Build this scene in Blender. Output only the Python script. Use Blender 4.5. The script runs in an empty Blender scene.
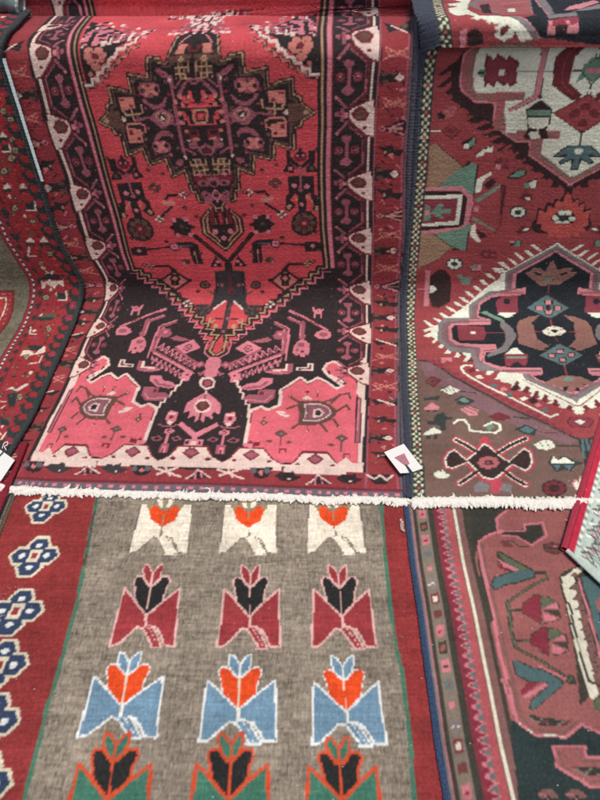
# Rugs draped over a display bench, with more rugs laid on the ground in front.
# Every rug is a sheet of knots: RUG[...] holds, per rug, the drape profile (y, z along the
# length), the guide lines across the width and the weaver's chart (polygons and lines in
# half-knot units, colour letter first).  The chart is knotted row by row in make_pile().
import bpy, math, random
import numpy as np

RUG = {}
RUG['centre'] = dict(half=0.72, v_origin=0.074, u0=-1, u1=1, v0=0.0740, v1=2.8800, ds=0.012,
 profile='1250 120 1262 121 1274 121 1286 122 1298 123 1310 124 1322 124 1334 125 1346 126 1358 127 1370 127 1382 128 1394 129 1406 130 1418 130 1430 131 1442 132 1454 133 1466 133 1478 134 1490 135 1502 136 1514 136 1526 137 1538 138 1550 138 1562 139 1574 140 1586 141 1598 141 1610 142 1622 143 1634 144 1646 144 1658 145 1670 146 1682 147 1694 147 1706 148 1718 149 1730 150 1742 150 1754 151 1766 152 1778 152 1790 153 1802 154 1814 155 1826 155 1838 156 1850 157 1862 158 1874 158 1886 159 1898 160 1910 161 1922 163 1934 164 1946 165 1958 167 1970 168 1982 169 1994 171 2006 172 2018 173 2030 175 2042 176 2054 178 2066 179 2078 180 2090 182 2102 183 2114 184 2126 186 2138 187 2150 189 2162 190 2174 191 2186 193 2198 194 2210 195 2222 197 2234 198 2246 200 2258 205 2270 214 2282 237 2293 266 2305 305 2316 354 2326 409 2336 476 2346 549 2355 628 2363 716 2370 809 2377 908 2383 1013 2388 1120 2392 1234 2396 1349 2398 1466 2399 1585 2400 1705 2400 1825 2400 1945 2400 2065 2400 2185 2400 2305 2400 2425 2400 2545 2400 2665 2400 2785 2400 2905 2400 3025 2400 3145 2400 3265 2400 3385 2400 3505 2400 3625 2400 3745 2400 3865 2400 3985 2400 4105 2400 4225 2400 4345 2400 4465 2400 4585 2400 4705 2400 4825 2400 4945 2400 5065 2400 5185 2400 5305 2400 5425 2400 5545 2400 5665 2400 5785 2400 5905 2400 6025 2400 6145 2400 6265 2400 6385 2400 6505 2400 6625 2400 6745 2400 6865 2400 6985 2400 7105 2400 7225 2400 7345 2400 7465 2400 7585 2400 7705 2400 7825 2400 7945 2400 8065 2400 8185 2400 8305 2400 8425 2400 8545 2400 8665 2400 8785 2400 8905 2400 9025 2400 9145 2400 9265 2400 9385 2400 9505 2400 9625 2400 9745 2400 9865 2400 9985 2400 10105 2400 10225 2400 10345 2400 10465 2400 10585 2400 10705 2400 10825 2400 10945 2401 11065 2404 11180 2409 11289 2416 11388 2424 11474 2434 11546 2444 11600 2456 11635 2468 11648 2480 11651 2492 11653 2504 11655 2516 11657 2528 11659 2540 11661 2552 11663 2564 11664 2576 11666 2588 11668 2600 11670 2612 11666 2624 11662 2636 11658 2648 11653 2660 11649 2672 11645 2684 11641 2696 11637 2708 11633 2720 11624 2730 11574 2738 11482 2742 11372 2748 11268 2754 11163 2756 11254 2758 11373 2759 11492 2761 11611 2763 11730 2764 11849 2762 11966 2760 12085 2761 12204 2764 12320 2769 12429 2775 12530 2783 12619 2793 12689 2804 12743 2815 12782 2827 12796 2839 12803 2851 12806 2863 12810 2875 12813 2887 12817 2899 12820 2911 12824 2923 12827 2935 12831 2947 12834 2959 12838 2971 12841 2983 12845 2995 12848',
 guide_u=[-1.0, -0.815, -0.58, 0.0, 0.58, 0.815, 1.0],
 guide_x='-1168 -1162 -1155 -1149 -1144 -1140 -1137 -1133 -1130 -1126 -1123 -1120 -1116 -1113 -1111 -1109 -1107 -1106 -1105 -1105 -1105 -1105 -1104 -1103 -1101 -1098 -1095 -1090 -1082 -1070 -1057 -1048 -1042 -1040 -1043 -1049 -1059 -1069 -1077 -1081 -1083 -1084 -1085 -1085 -1085 -1084 -1083 -1082 -1081 -1080 -1081 -1083 -1085 -1088 -1090 -1091 -1089 -1087 -1084 -1082 -1079 -1076 -1075 -1075 -1075 -1071 -1066 -1063 -1064 -1066 -1066 -1067 -1067 -1068 -1075 -1087 -1093 -1093 -1093 -1093 -1093 -1093/-1016 -1012 -1007 -1002 -999 -996 -994 -991 -988 -985 -982 -978 -975 -972 -969 -967 -965 -964 -963 -963 -963 -962 -962 -961 -958 -954 -950 -944 -935 -922 -908 -897 -890 -886 -888 -894 -903 -913 -920 -923 -925 -926 -927 -928 -928 -929 -929 -929 -929 -929 -932 -936 -939 -943 -945 -945 -945 -944 -943 -942 -942 -941 -941 -941 -939 -934 -929 -928 -929 -928 -928 -927 -927 -928 -933 -940 -944 -944 -944 -944 -944 -944/-896 -893 -889 -885 -881 -877 -873 -869 -865 -860 -856 -852 -848 -844 -841 -840 -839 -838 -837 -836 -835 -834 -834 -834 -834 -833 -833 -831 -827 -820 -811 -801 -791 -781 -771 -763 -760 -763 -767 -768 -769 -769 -770 -771 -773 -775 -778 -780 -782 -783 -784 -785 -786 -787 -788 -790 -793 -795 -796 -797 -798 -798 -798 -796 -794 -795 -798 -801 -802 -802 -803 -803 -804 -805 -810 -813 -814 -814 -814 -814 -814 -814/-399 -401 -404 -407 -409 -411 -410 -407 -405 -402 -399 -397 -394 -392 -389 -387 -384 -382 -380 -378 -375 -373 -369 -364 -359 -354 -350 -348 -344 -340 -334 -329 -324 -321 -321 -322 -324 -326 -328 -330 -331 -332 -334 -337 -340 -343 -346 -350 -353 -356 -360 -365 -369 -372 -374 -377 -379 -382 -385 -387 -386 -379 -368 -361 -359 -357 -354 -351 -349 -347 -345 -345 -346 -343 -336 -333 -333 -333 -333 -333 -333 -333/64 65 66 68 70 72 74 76 79 82 85 88 91 94 97 99 102 104 107 109 111 114 116 119 121 124 126 129 131 132 134 134 134 132 130 127 124 120 115 111 107 103 101 99 97 94 93 91 90 89 89 89 89 90 89 88 86 85 85 85 84 82 81 83 85 87 90 92 95 96 97 97 97 98 99 100 100 100 100 100 100 100/217 218 221 225 228 231 235 238 242 246 249 253 257 261 265 269 273 277 281 285 288 292 296 300 304 308 311 314 316 317 318 317 316 314 311 308 306 304 301 299 297 295 292 289 287 284 281 279 277 275 274 272 271 269 267 266 266 266 266 267 267 268 271 276 280 284 288 292 292 290 289 288 288 287 285 284 284 284 284 284 284 284/370 371 372 374 376 378 380 382 384 387 391 395 399 403 407 411 415 419 423 427 430 434 438 442 446 450 454 458 462 465 467 468 468 467 466 465 463 462 459 457 455 452 449 445 441 437 434 430 426 423 420 417 415 414 413 410 408 405 404 402 400 402 408 417 424 432 440 443 443 443 442 442 442 442 441 441 441 441 441 441 441 441',
 guide_s='103 139 175 211 247 283 317 351 385 419 453 487 521 554 588 622 656 690 723 758 793 828 863 898 933 968 1003 1034 1063 1093 1125 1157 1190 1221 1251 1281 1310 1340 1370 1400 1433 1467 1500 1534 1568 1602 1636 1670 1705 1740 1775 1810 1845 1880 1915 1949 1983 2016 2050 2084 2118 2153 2185 2209 2221 2233 2247 2268 2294 2321 2347 2361 2361 2362 2437 2638 2675 2711 2740 2767 2801 2842/98 133 169 205 241 276 310 344 378 413 447 481 515 549 583 617 651 685 719 753 788 823 858 893 928 963 998 1029 1059 1091 1123 1156 1189 1220 1251 1282 1312 1343 1374 1405 1438 1472 1506 1540 1574 1608 1642 1676 1711 1746 1781 1816 1851 1886 1920 1955 1989 2022 2056 2090 2124 2159 2191 2216 2229 2242 2260 2290 2317 2344 2370 2385 2385 2385 2468 2644 2681 2716 2745 2772 2805 2846/91 126 162 197 233 268 302 336 371 405 439 473 508 542 576 610 644 678 713 747 782 817 852 887 922 956 991 1024 1055 1087 1120 1153 1187 1220 1251 1283 1315 1347 1379 1411 1444 1478 1512 1547 1581 1615 1649 1684 1719 1753 1788 1823 1858 1893 1927 1962 1996 2030 2064 2098 2133 2167 2199 2225 2240 2257 2286 2319 2347 2374 2401 2419 2420 2420 2508 2652 2688 2723 2752 2778 2811 2853/74 109 143 178 213 247 282 316 351 386 420 455 490 524 559 594 628 663 698 732 767 801 836 871 905 940 975 1009 1044 1079 1113 1148 1183 1217 1252 1286 1321 1356 1390 1425 1460 1494 1529 1564 1598 1633 1668 1702 1737 1771 1806 1841 1875 1910 1945 1979 2014 2049 2083 2118 2153 2187 2222 2256 2291 2326 2360 2395 2430 2464 2499 2534 2568 2603 2638 2672 2707 2741 2776 2811 2845 2880/57 91 125 159 193 227 262 297 332 367 402 437 472 507 542 577 612 648 683 718 752 786 821 855 889 924 958 994 1032 1070 1106 1142 1178 1215 1252 1290 1327 1365 1402 1439 1475 1510 1545 1580 1615 1650 1685 1720 1755 1789 1824 1858 1893 1927 1962 1997 2032 2067 2102 2137 2172 2207 2252 2327 2367 2403 2448 2493 2622 2629 2636 2640 2640 2640 2657 2691 2726 2769 2836 2863 2886 2903/51 84 118 151 185 219 254 289 324 359 395 430 465 500 535 571 606 641 677 712 746 780 814 849 883 917 951 987 1027 1066 1104 1140 1177 1214 1253 1291 1330 1368 1407 1445 1481 1517 1552 1587 1622 1658 1693 1728 1762 1796 1831 1865 1900 1934 1969 2004 2039 2074 2110 2145 2180 2216 2273 2358 2399 2444 2489 2623 2631 2637 2644 2648 2648 2648 2666 2698 2735 2794 2863 2885 2894 2903/45 79 112 145 179 213 248 283 318 353 389 424 459 495 530 566 601 636 672 707 741 775 810 844 878 912 946 982 1024 1063 1101 1139 1175 1213 1253 1292 1332 1371 1411 1450 1486 1522 1557 1592 1628 1663 1698 1733 1768 1802 1836 1871 1905 1940 1974 2009 2045 2080 2116 2151 2186 2224 2297 2383 2430 2476 2621 2630 2637 2644 2651 2654 2654 2655 2673 2704 2743 2818 2885 2895 2894 2903',
 chart='''o-,-58 0,1268 0,0 2325,-1268 0
m+,1134 24,7 0,0 2301,-7 0
g+,1143 0,67 0,0 2325,-67 0
m+,1055 0,5 0,0 2325,-5 0
k-,95 94,962 0,0 2231,-962 0
w-,107 105,938 0,0 2220,-938 0
g-,0 0,1152 0,0 26,-1152 0
d-,0 26,1152 0,0 8,-1152 0
i-,23 10,12 0,0 11,-12 0
i-,51 10,11 0,0 11,-11 0
i-,78 10,12 0,0 11,-12 0
i-,106 10,12 0,0 11,-12 0
i-,134 10,11 0,0 11,-11 0
i-,161 10,12 0,0 11,-12 0
i-,189 10,11 0,0 11,-11 0
i-,217 10,11 0,0 11,-11 0
i-,244 10,12 0,0 11,-12 0
i-,272 10,11 0,0 11,-11 0
i-,300 10,11 0,0 11,-11 0
i-,327 10,12 0,0 11,-12 0
i-,355 10,11 0,0 11,-11 0
i-,382 10,12 0,0 11,-12 0
i-,410 10,12 0,0 11,-12 0
i-,438 10,11 0,0 11,-11 0
i-,465 10,12 0,0 11,-12 0
i-,493 10,12 0,0 11,-12 0
i-,521 10,11 0,0 11,-11 0
i-,548 10,12 0,0 11,-12 0
i-,576 10,12 0,0 11,-12 0
i-,604 10,11 0,0 11,-11 0
i-,631 10,12 0,0 11,-12 0
i-,659 10,11 0,0 11,-11 0
i-,687 10,11 0,0 11,-11 0
i-,714 10,12 0,0 11,-12 0
i-,742 10,11 0,0 11,-11 0
i-,770 10,11 0,0 11,-11 0
i-,797 10,12 0,0 11,-12 0
i-,825 10,11 0,0 11,-11 0
i-,852 10,12 0,0 11,-12 0
i-,880 10,12 0,0 11,-12 0
i-,908 10,11 0,0 11,-11 0
i-,935 10,12 0,0 11,-12 0
i-,963 10,12 0,0 11,-12 0
i-,991 10,11 0,0 11,-11 0
i-,1018 10,12 0,0 11,-12 0
i-,1046 10,12 0,0 11,-12 0
i-,1074 10,11 0,0 11,-11 0
i-,1101 10,12 0,0 11,-12 0
i-,1129 10,11 0,0 11,-11 0
k+,910 419,126 0,0 1906,-126 0
k-,173 120,806 0,0 2205,-806 0
r-,251 737,650 0,0 1588,-650 0
k+,580 579,14 27,5 55,32 46,276 276,61 0,24 -883,-424 -20
r+,506 696,101 4,-14 -45,1 -49,-14 -21,-30 20
k+9.9,903 983,-25 1,-1 -22,-26 0,-1 -23,-26 0,-1 -22,-27 -1,0 -21,-26 0,1 -21,-26 0,1 -20,-26 -1,2 -20,-26 -1,2 -21,-25 0,3 -23,-25 0,3 -26,-25 -1,4 -30,-25 -1,5 -32,-25 -1,6 -31
t+2.5,903 983,-25 1,-1 -22,-26 0,-1 -23,-26 0,-1 -22,-27 -1,0 -21,-26 0,1 -21,-26 0,1 -20,-26 -1,2 -20,-26 -1,2 -21,-25 0,3 -23,-25 0,3 -26,-25 -1,4 -30,-25 -1,5 -32,-25 -1,6 -31
k+7.3,920 964,-26 0,-1 -23,-26 0,-1 -22,-26 -1,-1 -21,-26 0,0 -21,-26 -1,1 -20,-26 0,2 -21,-26 0,2 -22,-25 0,3 -23,-26 0,3 -26,-25 -1,3 -30,-24 -1,4 -32,-24 -1,5 -32,-24 -1,6 -31
i+2.5,918 968,-26 0,-1 -23,-26 0,0 -23,-27 0,0 -21,-27 -1,1 -21,-26 0,0 -21,-25 0,1 -20,-26 -1,2 -21,-25 0,2 -23,-25 0,3 -25,-25 -1,3 -30,-24 0,3 -33,-24 -1,6 -32,-24 -1,6 -31
k+7.2,594 666,3 -60,-17 -21
t+3.1,594 666,3 -60,-17 -21
i+2.3,615 639,-4 -43,-28 -32
k+,895 983,7 0,0 1342,-7 0
t+,903 983,7 0,0 1342,-7 0
k+,910 983,8 0,0 1342,-8 0
i+,919 983,11 0,0 1342,-11 0
d+,930 983,4 0,0 1342,-4 0
k+,745 1748,142 205,6 -334,-19 6,-7 17,-15 7,-6 18,-17 7,-18 17,-18 9,-3 16,-21 12
k+4.5,730 1721,3 -7,25 -4,4 -19,20 -3,3 -14,17 -3,2 -13,19 -1,2 -15,19 -3,2 -11,19 -3,2 -11,28 -1
s+2.2,730 1721,3 -7,25 -4,4 -19,20 -3,3 -14,17 -3,2 -13,19 -1,2 -15,19 -3,2 -11,19 -3,2 -11,28 -1
k+5.0,724 1812,12 -68,8 -15,21 -7,6 -12,18 1,5 -23,17 -1,5 -19,17 -1,3 -15,16 0,3 -18,17 2,3 -16,20 -1
w+3.8,706 1815,29 -60,9 -26,21 -7,6 -12,18 1,5 -23,17 -1,5 -19,17 -1,3 -15,16 0,3 -18,17 2,3 -16,20 -1
s+,854 1708,-2 -6,-5 -4,-6 -1,-7 2,-5 4,-1 6,1 6,5 4,6 2,7 -2,5 -5
s+,880 1709,-2 -6,-5 -4,-6 -1,-7 2,-4 4,-2 6,2 6,4 4,7 2,7 -2,5 -5
s+,852 1685,-2 -5,-4 -4,-7 -1,-6 2,-5 4,-2 5,2 5,4 4,7 1,6 -2,5 -4
s+,877 1684,-2 -5,-4 -4,-7 -1,-6 2,-4 4,-2 5,1 5,5 4,7 1,6 -2,5 -4
s+,884 1696,-2 -6,-5 -3,-6 -1,-6 1,-5 5,-2 5,2 5,5 4,6 1,7 -2,5 -4
s+,867 1668,-2 -5,-4 -4,-7 -1,-6 1,-5 5,-2 5,2 5,5 4,6 1,6 -1,5 -5
s+,844 1696,-1 -6,-5 -3,-6 -1,-7 1,-4 4,-2 6,1 5,5 4,6 1,7 -2,5 -4
d+,861 1695,-3 -6,-6 -2,-7 3,-3 6,3 5,7 2,6 -2
k+,847 1689,-2 -2,-3 0,-2 3,1 2,4 0
k+,866 1705,-2 -3,-3 1,-1 2,1 3,3 0
s+,880 1648,-2 -5,-5 -1,-4 2,-2 5,1 5,5 1,5 -2
w+,748 1799,12 -2,6 -63,-11 1
m+,766 1804,12 -2,6 -66,-11 1
w+,779 1786,30 -6,4 -49,-29 2
m+,787 1769,18 -4,3 -34,-18 1
i+,820 1763,38 -7,2 -32,-38 3
m+,820 1843,17 -3,4 -65,-16 2
i+,865 1835,15 -3,5 -103,-13 0
m+,839 1887,20 -4,1 -39,-19 4
i+,813 1845,38 -7,5 -81,-36 6
k+,824 1810,13 -3,3 -40,-13 2
w+,884 1727,6 1,0 -7,-6 0
w+,856 1872,8 3,0 -24,-7 -1
k+,733 1784,10 2,-1 -20,-6 -1
i+,791 1816,16 1,3 -21,-17 1
i+,706 1820,11 2,-1 -21,-7 0
w+,787 1737,7 1,2 -8,-8 -1
i+,710 1786,7 3,3 -20,-7 -1
m+,795 1782,16 1,-1 -20,-14 0
i+,840 1733,14 0,0 -7,-14 0
m+,888 1726,7 1,-2 -7,-5 0
m+,788 1784,10 2,1 -20,-10 0
m+,850 1843,15 1,2 -21,-16 1
k+,836 1790,10 2,3 -21,-12 0
i+,768 1754,7 2,2 -14,-8 0
k+,863 1861,17 1,-2 -21,-13 0
m+,805 1793,12 2,2 -21,-13 1
i+,740 1776,16 1,-2 -19,-12 0
w+,846 1842,5 3,-3 -21,-1 -1
i+,728 1764,6 2,3 -17,-7 -1
i+,856 1923,12 2,2 -28,-13 0
i+,786 1753,6 2,1 -13,-6 -1
w+,744 1848,7 2,5 -22,-10 0
w+,829 1925,9 4,-1 -28,-7 -1
w+,789 1896,13 2,3 -28,-14 1
k+,710 1786,12 1,0 -19,-10 -1
i+,757 1783,9 2,-1 -20,-6 -1
i+,841 1733,14 1,-2 -8,-12 0
i+,784 1840,12 2,-1 -21,-10 0
m+,874 1809,14 1,1 -21,-14 1
w+,753 1765,10 2,0 -17,-8 -1
w+,881 1770,8 2,3 -19,-10 0
k+,724 1757,11 2,-2 -15,-7 0
i+,881 1895,11 3,3 -28,-13 1
i+,813 1826,13 2,1 -21,-13 1
w+,702 1815,9 2,2 -21,-9 0
w+,719 1817,5 3,4 -21,-7 -1
i+,712 1753,10 1,0 -12,-8 -1
i+,881 1756,11 1,3 -14,-13 0
i+,813 1736,16 1,2 -9,-17 1
i+,768 1782,16 2,2 -21,-16 1
k+,835 1731,8 1,1 -8,-9 0
w+,719 1808,13 2,0 -21,-11 1
i+,718 1756,11 2,0 -14,-9 0
k+,702 1816,9 2,4 -21,-10 0
m+,835 1879,12 2,-1 -25,-10 -1
i+,726 1794,15 1,4 -21,-17 1
w+,824 1729,13 1,-2 -7,-11 0
i+,780 1877,13 2,3 -25,-14 0
i+,792 1744,8 1,-2 -10,-5 0
m+,837 1754,10 1,-2 -13,-6 0
i+,754 1822,10 2,2 -21,-10 0
k+,835 1758,6 3,-2 -16,-3 0
w+,718 1789,16 1,0 -20,-13 1
k+,868 1744,15 0,-3 -9,-11 0
w+,816 1882,9 3,-1 -26,-7 -1
i+,863 1853,8 2,3 -21,-10 -1
w+,805 1731,14 1,1 -8,-14 0
w+,752 1777,7 3,1 -20,-6 -1
i+,826 1823,17 1,-1 -21,-14 1
m+,790 1753,14 1,-2 -12,-11 0
m+,738 1775,10 2,3 -20,-11 0
i+,834 1822,12 2,-2 -20,-9 0
k+,767 1749,12 1,2 -11,-13 0
k+,813 1817,13 2,-2 -20,-9 0
m+,759 1779,15 1,0 -19,-13 0
k+,841 1943,17 1,0 -28,-16 1
m+,766 1834,17 1,-1 -21,-14 1
i+,836 1878,14 2,0 -25,-13 0
k+,797 1771,5 2,1 -19,-5 -1
w+,752 1770,10 2,-2 -18,-7 -1
i+,836 1839,16 1,-2 -21,-12 1
k+,826 1749,11 2,-3 -12,-7 0
w+,792 1737,10 1,-1 -8,-9 0
m+,768 1748,16 0,2 -11,-17 1
w+,820 1740,13 1,2 -9,-14 0
w+,774 1791,8 3,3 -21,-10 0
m+,782 1885,6 4,1 -27,-5 -1
m+,574 1842,8 3,1 -21,-6 2
k+,628 1952,4 85,1 -109,-3 2
m+,639 2037,9 1,1 -106,-7 3
i+,613 1870,6 4,1 -24,-4 2
k+,666 1951,9 4,1 -29,-10 3
w+,678 2038,8 1,0 -100,-3 2
k+,574 1814,7 3,1 -21,-6 3
m+,608 1916,7 3,1 -27,-5 2
m+,618 1792,11 2,0 -20,-6 2
m+,561 1943,4 4,2 -28,-3 3
m+,655 1950,6 5,0 -29,-1 2
m+,609 1810,9 2,0 -20,-5 2
i+,592 1934,10 3,1 -28,-8 3
w+,645 1946,11 2,0 -27,-6 2
k+,675 1952,13 2,0 -28,-10 3
m+,578 2044,6 1,2 -6,-7 1
m+,677 2041,8 1,1 -89,-7 84
m+,634 1775,4 3,0 -20,-3 2
m+,624 1793,10 2,0 -20,-11 3
i+,620 1805,9 2,1 -20,-8 2
m+,633 2046,7 1,1 -6,-7 1
m+,552 2038,7 1,1 -100,-4 2
w+,567 2039,9 0,1 -100,-6 3
w+,606 1906,10 3,1 -27,-6 3
k+,549 2046,7 1,1 -6,-7 1
w+,624 2037,7 1,1 -105,-4 2
m+,635 1769,7 3,-1 -19,-4 2
w+,610 1862,9 3,0 -22,-6 2
w+,624 1948,13 3,1 -28,-11 3
w+,624 1864,4 4,1 -23,-3 2
i+,574 2042,12 0,0 -24,-7 19
w+,570 1932,10 3,1 -27,-10 3
m+,639 2045,4 1,1 -6,-1 0
w+,577 1784,9 3,0 -20,-5 2
w+,611 2048,5 1,1 -6,-5 1
w+,615 2048,5 1,1 -6,-1 1
m+,592 1838,11 2,1 -21,-9 3
m+,572 1872,5 4,1 -25,-5 2
i+,565 2037,6 1,2 -105,-4 2
w+,595 1788,8 3,0 -20,-8 2
m+,593 1811,9 2,1 -20,-8 2
m+,590 1919,4 4,2 -28,-4 2
m+,615 1808,8 3,1 -21,-8 3
m+,622 2042,6 1,1 -6,-3 1
i+,647 2039,4 0,0 -98,0 1
m+,566 1911,3 4,2 -27,-2 2
w+,651 2038,8 0,0 -102,-5 2
k+,665 2043,5 1,0 -5,-5 0
i+,551 2043,9 1,1 -5,-5 0
m+,648 2046,10 1,0 -6,-7 1
k+,677 2044,7 0,0 -5,-2 0
w+,568 2045,11 0,1 -5,-8 0
w+,614 2040,5 1,0 -92,-1 1
k+,673 2046,8 1,0 -6,-5 0
m+,578 1874,11 2,1 -24,-9 3
m+,570 2039,11 1,2 -97,-7 2
i+,621 1846,9 2,0 -20,-7 2
k+,565 1891,8 3,2 -26,-9 3
i+,620 1843,8 3,0 -21,-4 2
m+,622 2047,12 0,1 -5,-10 0
w+,589 2042,11 1,1 -6,-11 1
w+,603 1921,6 4,1 -28,-3 2
w+,657 2046,8 1,0 -6,-8 1
i+,577 2041,5 1,2 -89,-3 4
k+,648 2039,8 1,0 -99,-5 3
m+,618 2038,11 1,1 -103,-9 4
i+,621 1799,5 2,1 -20,-2 2
i+,667 2038,10 1,0 -100,-8 3
m+,638 2040,6 1,1 -92,-6 3
m+,589 1906,7 3,2 -27,-6 3
m+,614 2044,6 1,1 -6,-7 1
i+,624 1977,9 60,0 -107,-6 3
i+,567 1837,6 3,2 -21,-7 2
m+,608 1909,12 2,1 -27,-10 3
w+,648 2037,5 1,1 -103,-7 3
m+,565 1849,5 3,1 -21,-3 2
w+,632 2039,12 1,0 -97,-9 4
w+,626 2039,5 1,0 -95,-5 2
i+,580 1844,7 3,2 -21,-7 2
w+,626 1785,9 2,-1 -19,-6 1
w+,513 2045,5 0,6 -8,-5 0
k+,523 2037,5 -27,4 -86,-4 1
w+,529 1993,5 -38,6 -42,-5 1
k+,528 2045,4 -1,5 -6,-5 0
w+,533 2044,5 0,6 -92,-5 1
k+,543 1952,5 -1,5 -32,-5 1
w+,549 1950,5 -1,6 -40,-5 1
k+,548 2044,4 -1,5 -6,-4 0
w+,553 2043,5 0,6 -96,-5 1
k+,564 1947,4 -1,5 -32,-5 1
w+,569 1946,5 -2,6 -40,-5 1
k+,568 2043,4 0,5 -90,-4 1
w+,573 2042,5 0,7 -100,-6 1
k+,584 1942,5 -1,4 -32,-4 1
w+,590 1941,5 -2,6 -40,-5 1
k+,589 2042,5 0,5 -95,-5 1
w+,595 2041,5 0,6 -104,-5 1
k+,605 1937,5 -1,5 -32,-5 1
m+,542 1883,18 -4,18 -104,-18 3
w+,523 1952,7 -2,10 -67,-7 2
m+,561 1900,14 -4,10 -59,-14 3
k+,550 1860,6 -1,10 -51,-7 2
m+,539 1846,10 -2,12 -76,-9 2
d+,620 2048,9 1,4 -106,-7 -2
d+,636 2048,10 1,3 -98,-8 -3
d+,653 2048,10 1,1 -12,-8 -17
d+,670 2048,10 1,0 -10,-9 -1
d+,687 2049,10 0,-2 -9,-8 0
d+,704 2049,10 0,-3 -7,-9 -1
d+,721 2049,10 0,-4 -6,-9 0
d+,738 2049,10 0,-5 -4,-9 -1
d-,104 2101,944 0,0 72,-944 0
k+,611 2117,28 0,-5 40,-18 0
k+,662 2117,29 0,-6 40,-17 0
k+,714 2117,29 0,-6 40,-17 0
k+,766 2117,29 0,-6 40,-17 0
k+,818 2117,29 0,-6 40,-17 0
k+,870 2117,29 0,-6 40,-17 0
k+,922 2117,28 0,-5 40,-18 0
k+,588 2189,23 0,5 48,-34 0
k+,645 2189,23 0,6 48,-35 0
k+,703 2189,23 0,6 48,-35 0
k+,760 2189,23 0,6 48,-34 0
k+,818 2189,23 0,6 48,-35 0
k+,876 2189,23 0,5 48,-34 0
k+,545 1815,31 -24,49 -36,24 -90,23 4,-1 12,32 4,6 -52,56 11,2 -48,16 2,13 7,34 7,1 -44,16 -6,6 -23,31 -25,-33 -20,-6 -18,-16 -2,-1 -65,-28 8,-28 13,-7 -53,-55 15,-10 -58,-42 21,-8 -73,-12 0,-5 -35,-36 -5,-13 -21,-23 1,5 -8
k+6.3,576 1791,49 -36,24 -90,23 4,-1 12,32 4,6 -52,56 11,2 -48,16 2,13 7,34 7,1 -44,16 -6,6 -23,31 -25,-33 -20,-6 -18,-16 -2,-1 -65,-28 8,-28 13,-7 -53,-55 15,-10 -58,-42 21,-8 -73,-12 0,-5 -35,-36 -5,-13 -21,-23 1
t+1.7,576 1791,49 -36,24 -90,23 4,-1 12,32 4,6 -52,56 11,2 -48,16 2,13 7,34 7,1 -44,16 -6,6 -23,31 -25,-33 -20,-6 -18,-16 -2,-1 -65,-28 8,-28 13,-7 -53,-55 15,-10 -58,-42 21,-8 -73,-12 0,-5 -35,-36 -5,-13 -21,-23 1
b+2.4,620 1736,21 -80,22 4,-1 13,33 4,3 -53,58 11,1 -48,16 2,13 7,34 7,1 -44,16 -6,6 -23,31 -15,-33 -11,-5 -17,-17 -3,-1 -64,-28 8,-28 13,-7 -53,-54 15,-10 -58,-42 22,-8 -73,-12 0,-6 -34,-35 -6
d+,670 1653,7 6,6 -6,-6 -6
m+,674 1653,3 2,2 -2,-2 -2
b+,681 1629,7 5,6 -6,-7 -5
m+,685 1629,3 2,2 -2,-3 -2
m+,747 1626,7 5,6 -6,-7 -5
k+,751 1626,3 2,2 -2,-2 -2
b+,717 1633,7 5,6 -6,-7 -5
m+,722 1632,2 2,2 -2,-2 -2
d+,649 1584,8 6,6 -6,-8 -6
m+,654 1584,2 2,2 -2,-2 -2
b+,656 1539,8 6,6 -6,-8 -6
m+,661 1539,2 2,3 -2,-3 -2
m+,651 1499,8 6,6 -7,-8 -6
k+,655 1499,3 2,2 -2,-2 -3
b+,656 1426,8 6,6 -7,-8 -6
m+,660 1426,3 2,3 -3,-3 -2
m+,682 1406,8 6,7 -7,-9 -6
k+,686 1406,3 2,3 -3,-3 -2
d+,728 1410,9 7,6 -7,-8 -7
m+,733 1410,3 2,2 -2,-2 -3
b+,749 1456,8 6,7 -7,-8 -6
m+,754 1456,3 2,2 -3,-3 -2
d+,739 1586,7 6,6 -7,-7 -5
m+,743 1586,3 2,2 -2,-3 -2
b+,759 1577,7 6,6 -7,-7 -5
m+,763 1577,3 2,2 -3,-3 -2
d+,639 1470,8 6,6 -7,-8 -6
m+,644 1469,3 3,2 -3,-3 -2
d+,660 1381,9 7,6 -7,-8 -7
m+,665 1381,3 2,2 -2,-3 -3
b+,675 1364,9 7,7 -7,-9 -7
m+,680 1364,3 3,3 -3,-3 -3
m+,624 1344,9 6,7 -7,-9 -7
k+,629 1343,3 3,3 -3,-3 -2
d+,626 1300,10 7,7 -8,-10 -7
m+,632 1299,3 3,2 -3,-3 -2
m+,759 1524,8 6,6 -7,-7 -6
k+,764 1523,2 3,3 -3,-3 -2
m+,654 1617,7 5,6 -6,-7 -5
k+,658 1617,3 2,2 -3,-3 -2
d+,730 1548,7 5,6 -6,-7 -6
m+,734 1547,3 2,2 -2,-3 -2
d+,735 1490,7 6,7 -7,-8 -6
m+,739 1489,3 3,2 -3,-2 -2
b+,816 1544,33 1,24 -29,-28 -22,-32 -8
w+,801 1519,9 8,7 -9,-9 -8
t+,852 1517,11 8,10 -9,-11 -8
m+4.6,643 1631,1 -50,1 -76
m+4.7,647 1553,1 -58,-2 -97
w+,651 1621,-2 -4,-4 -2,-3 2,-1 5,2 4,4 2,3 -2
w+,640 1395,8 7,5 -7,-8 -7
m+,657 1389,21 -3,3 -11,-15 -6,-10 10
m+,648 1639,22 15,13 -5,-19 -19,-13 -4
d+,665 1639,-2 -4,-5 0,-1 4,2 4,5 -1
r+,546 1555,67 -5,-4 -58,-76 -1
k+2.7,559 1542,43 -1,-3 -41,-49 -1
t-2.4,565 1537,28 0,4 -11,-5 -21,-8 -8,-24 1,-6 11,5 21,6 7
k-2.1,569 1531,21 0,-2 -27,-25 -1,6 28
r-,572 1527,15 0,-3 -20,-16 0
i-,572 1517,6 4,3 -5,-5 -4
d+,613 1550,31 -2,-1 -5,-31 1
k+,605 1545,12 0,-8 -51,-11 1
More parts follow.
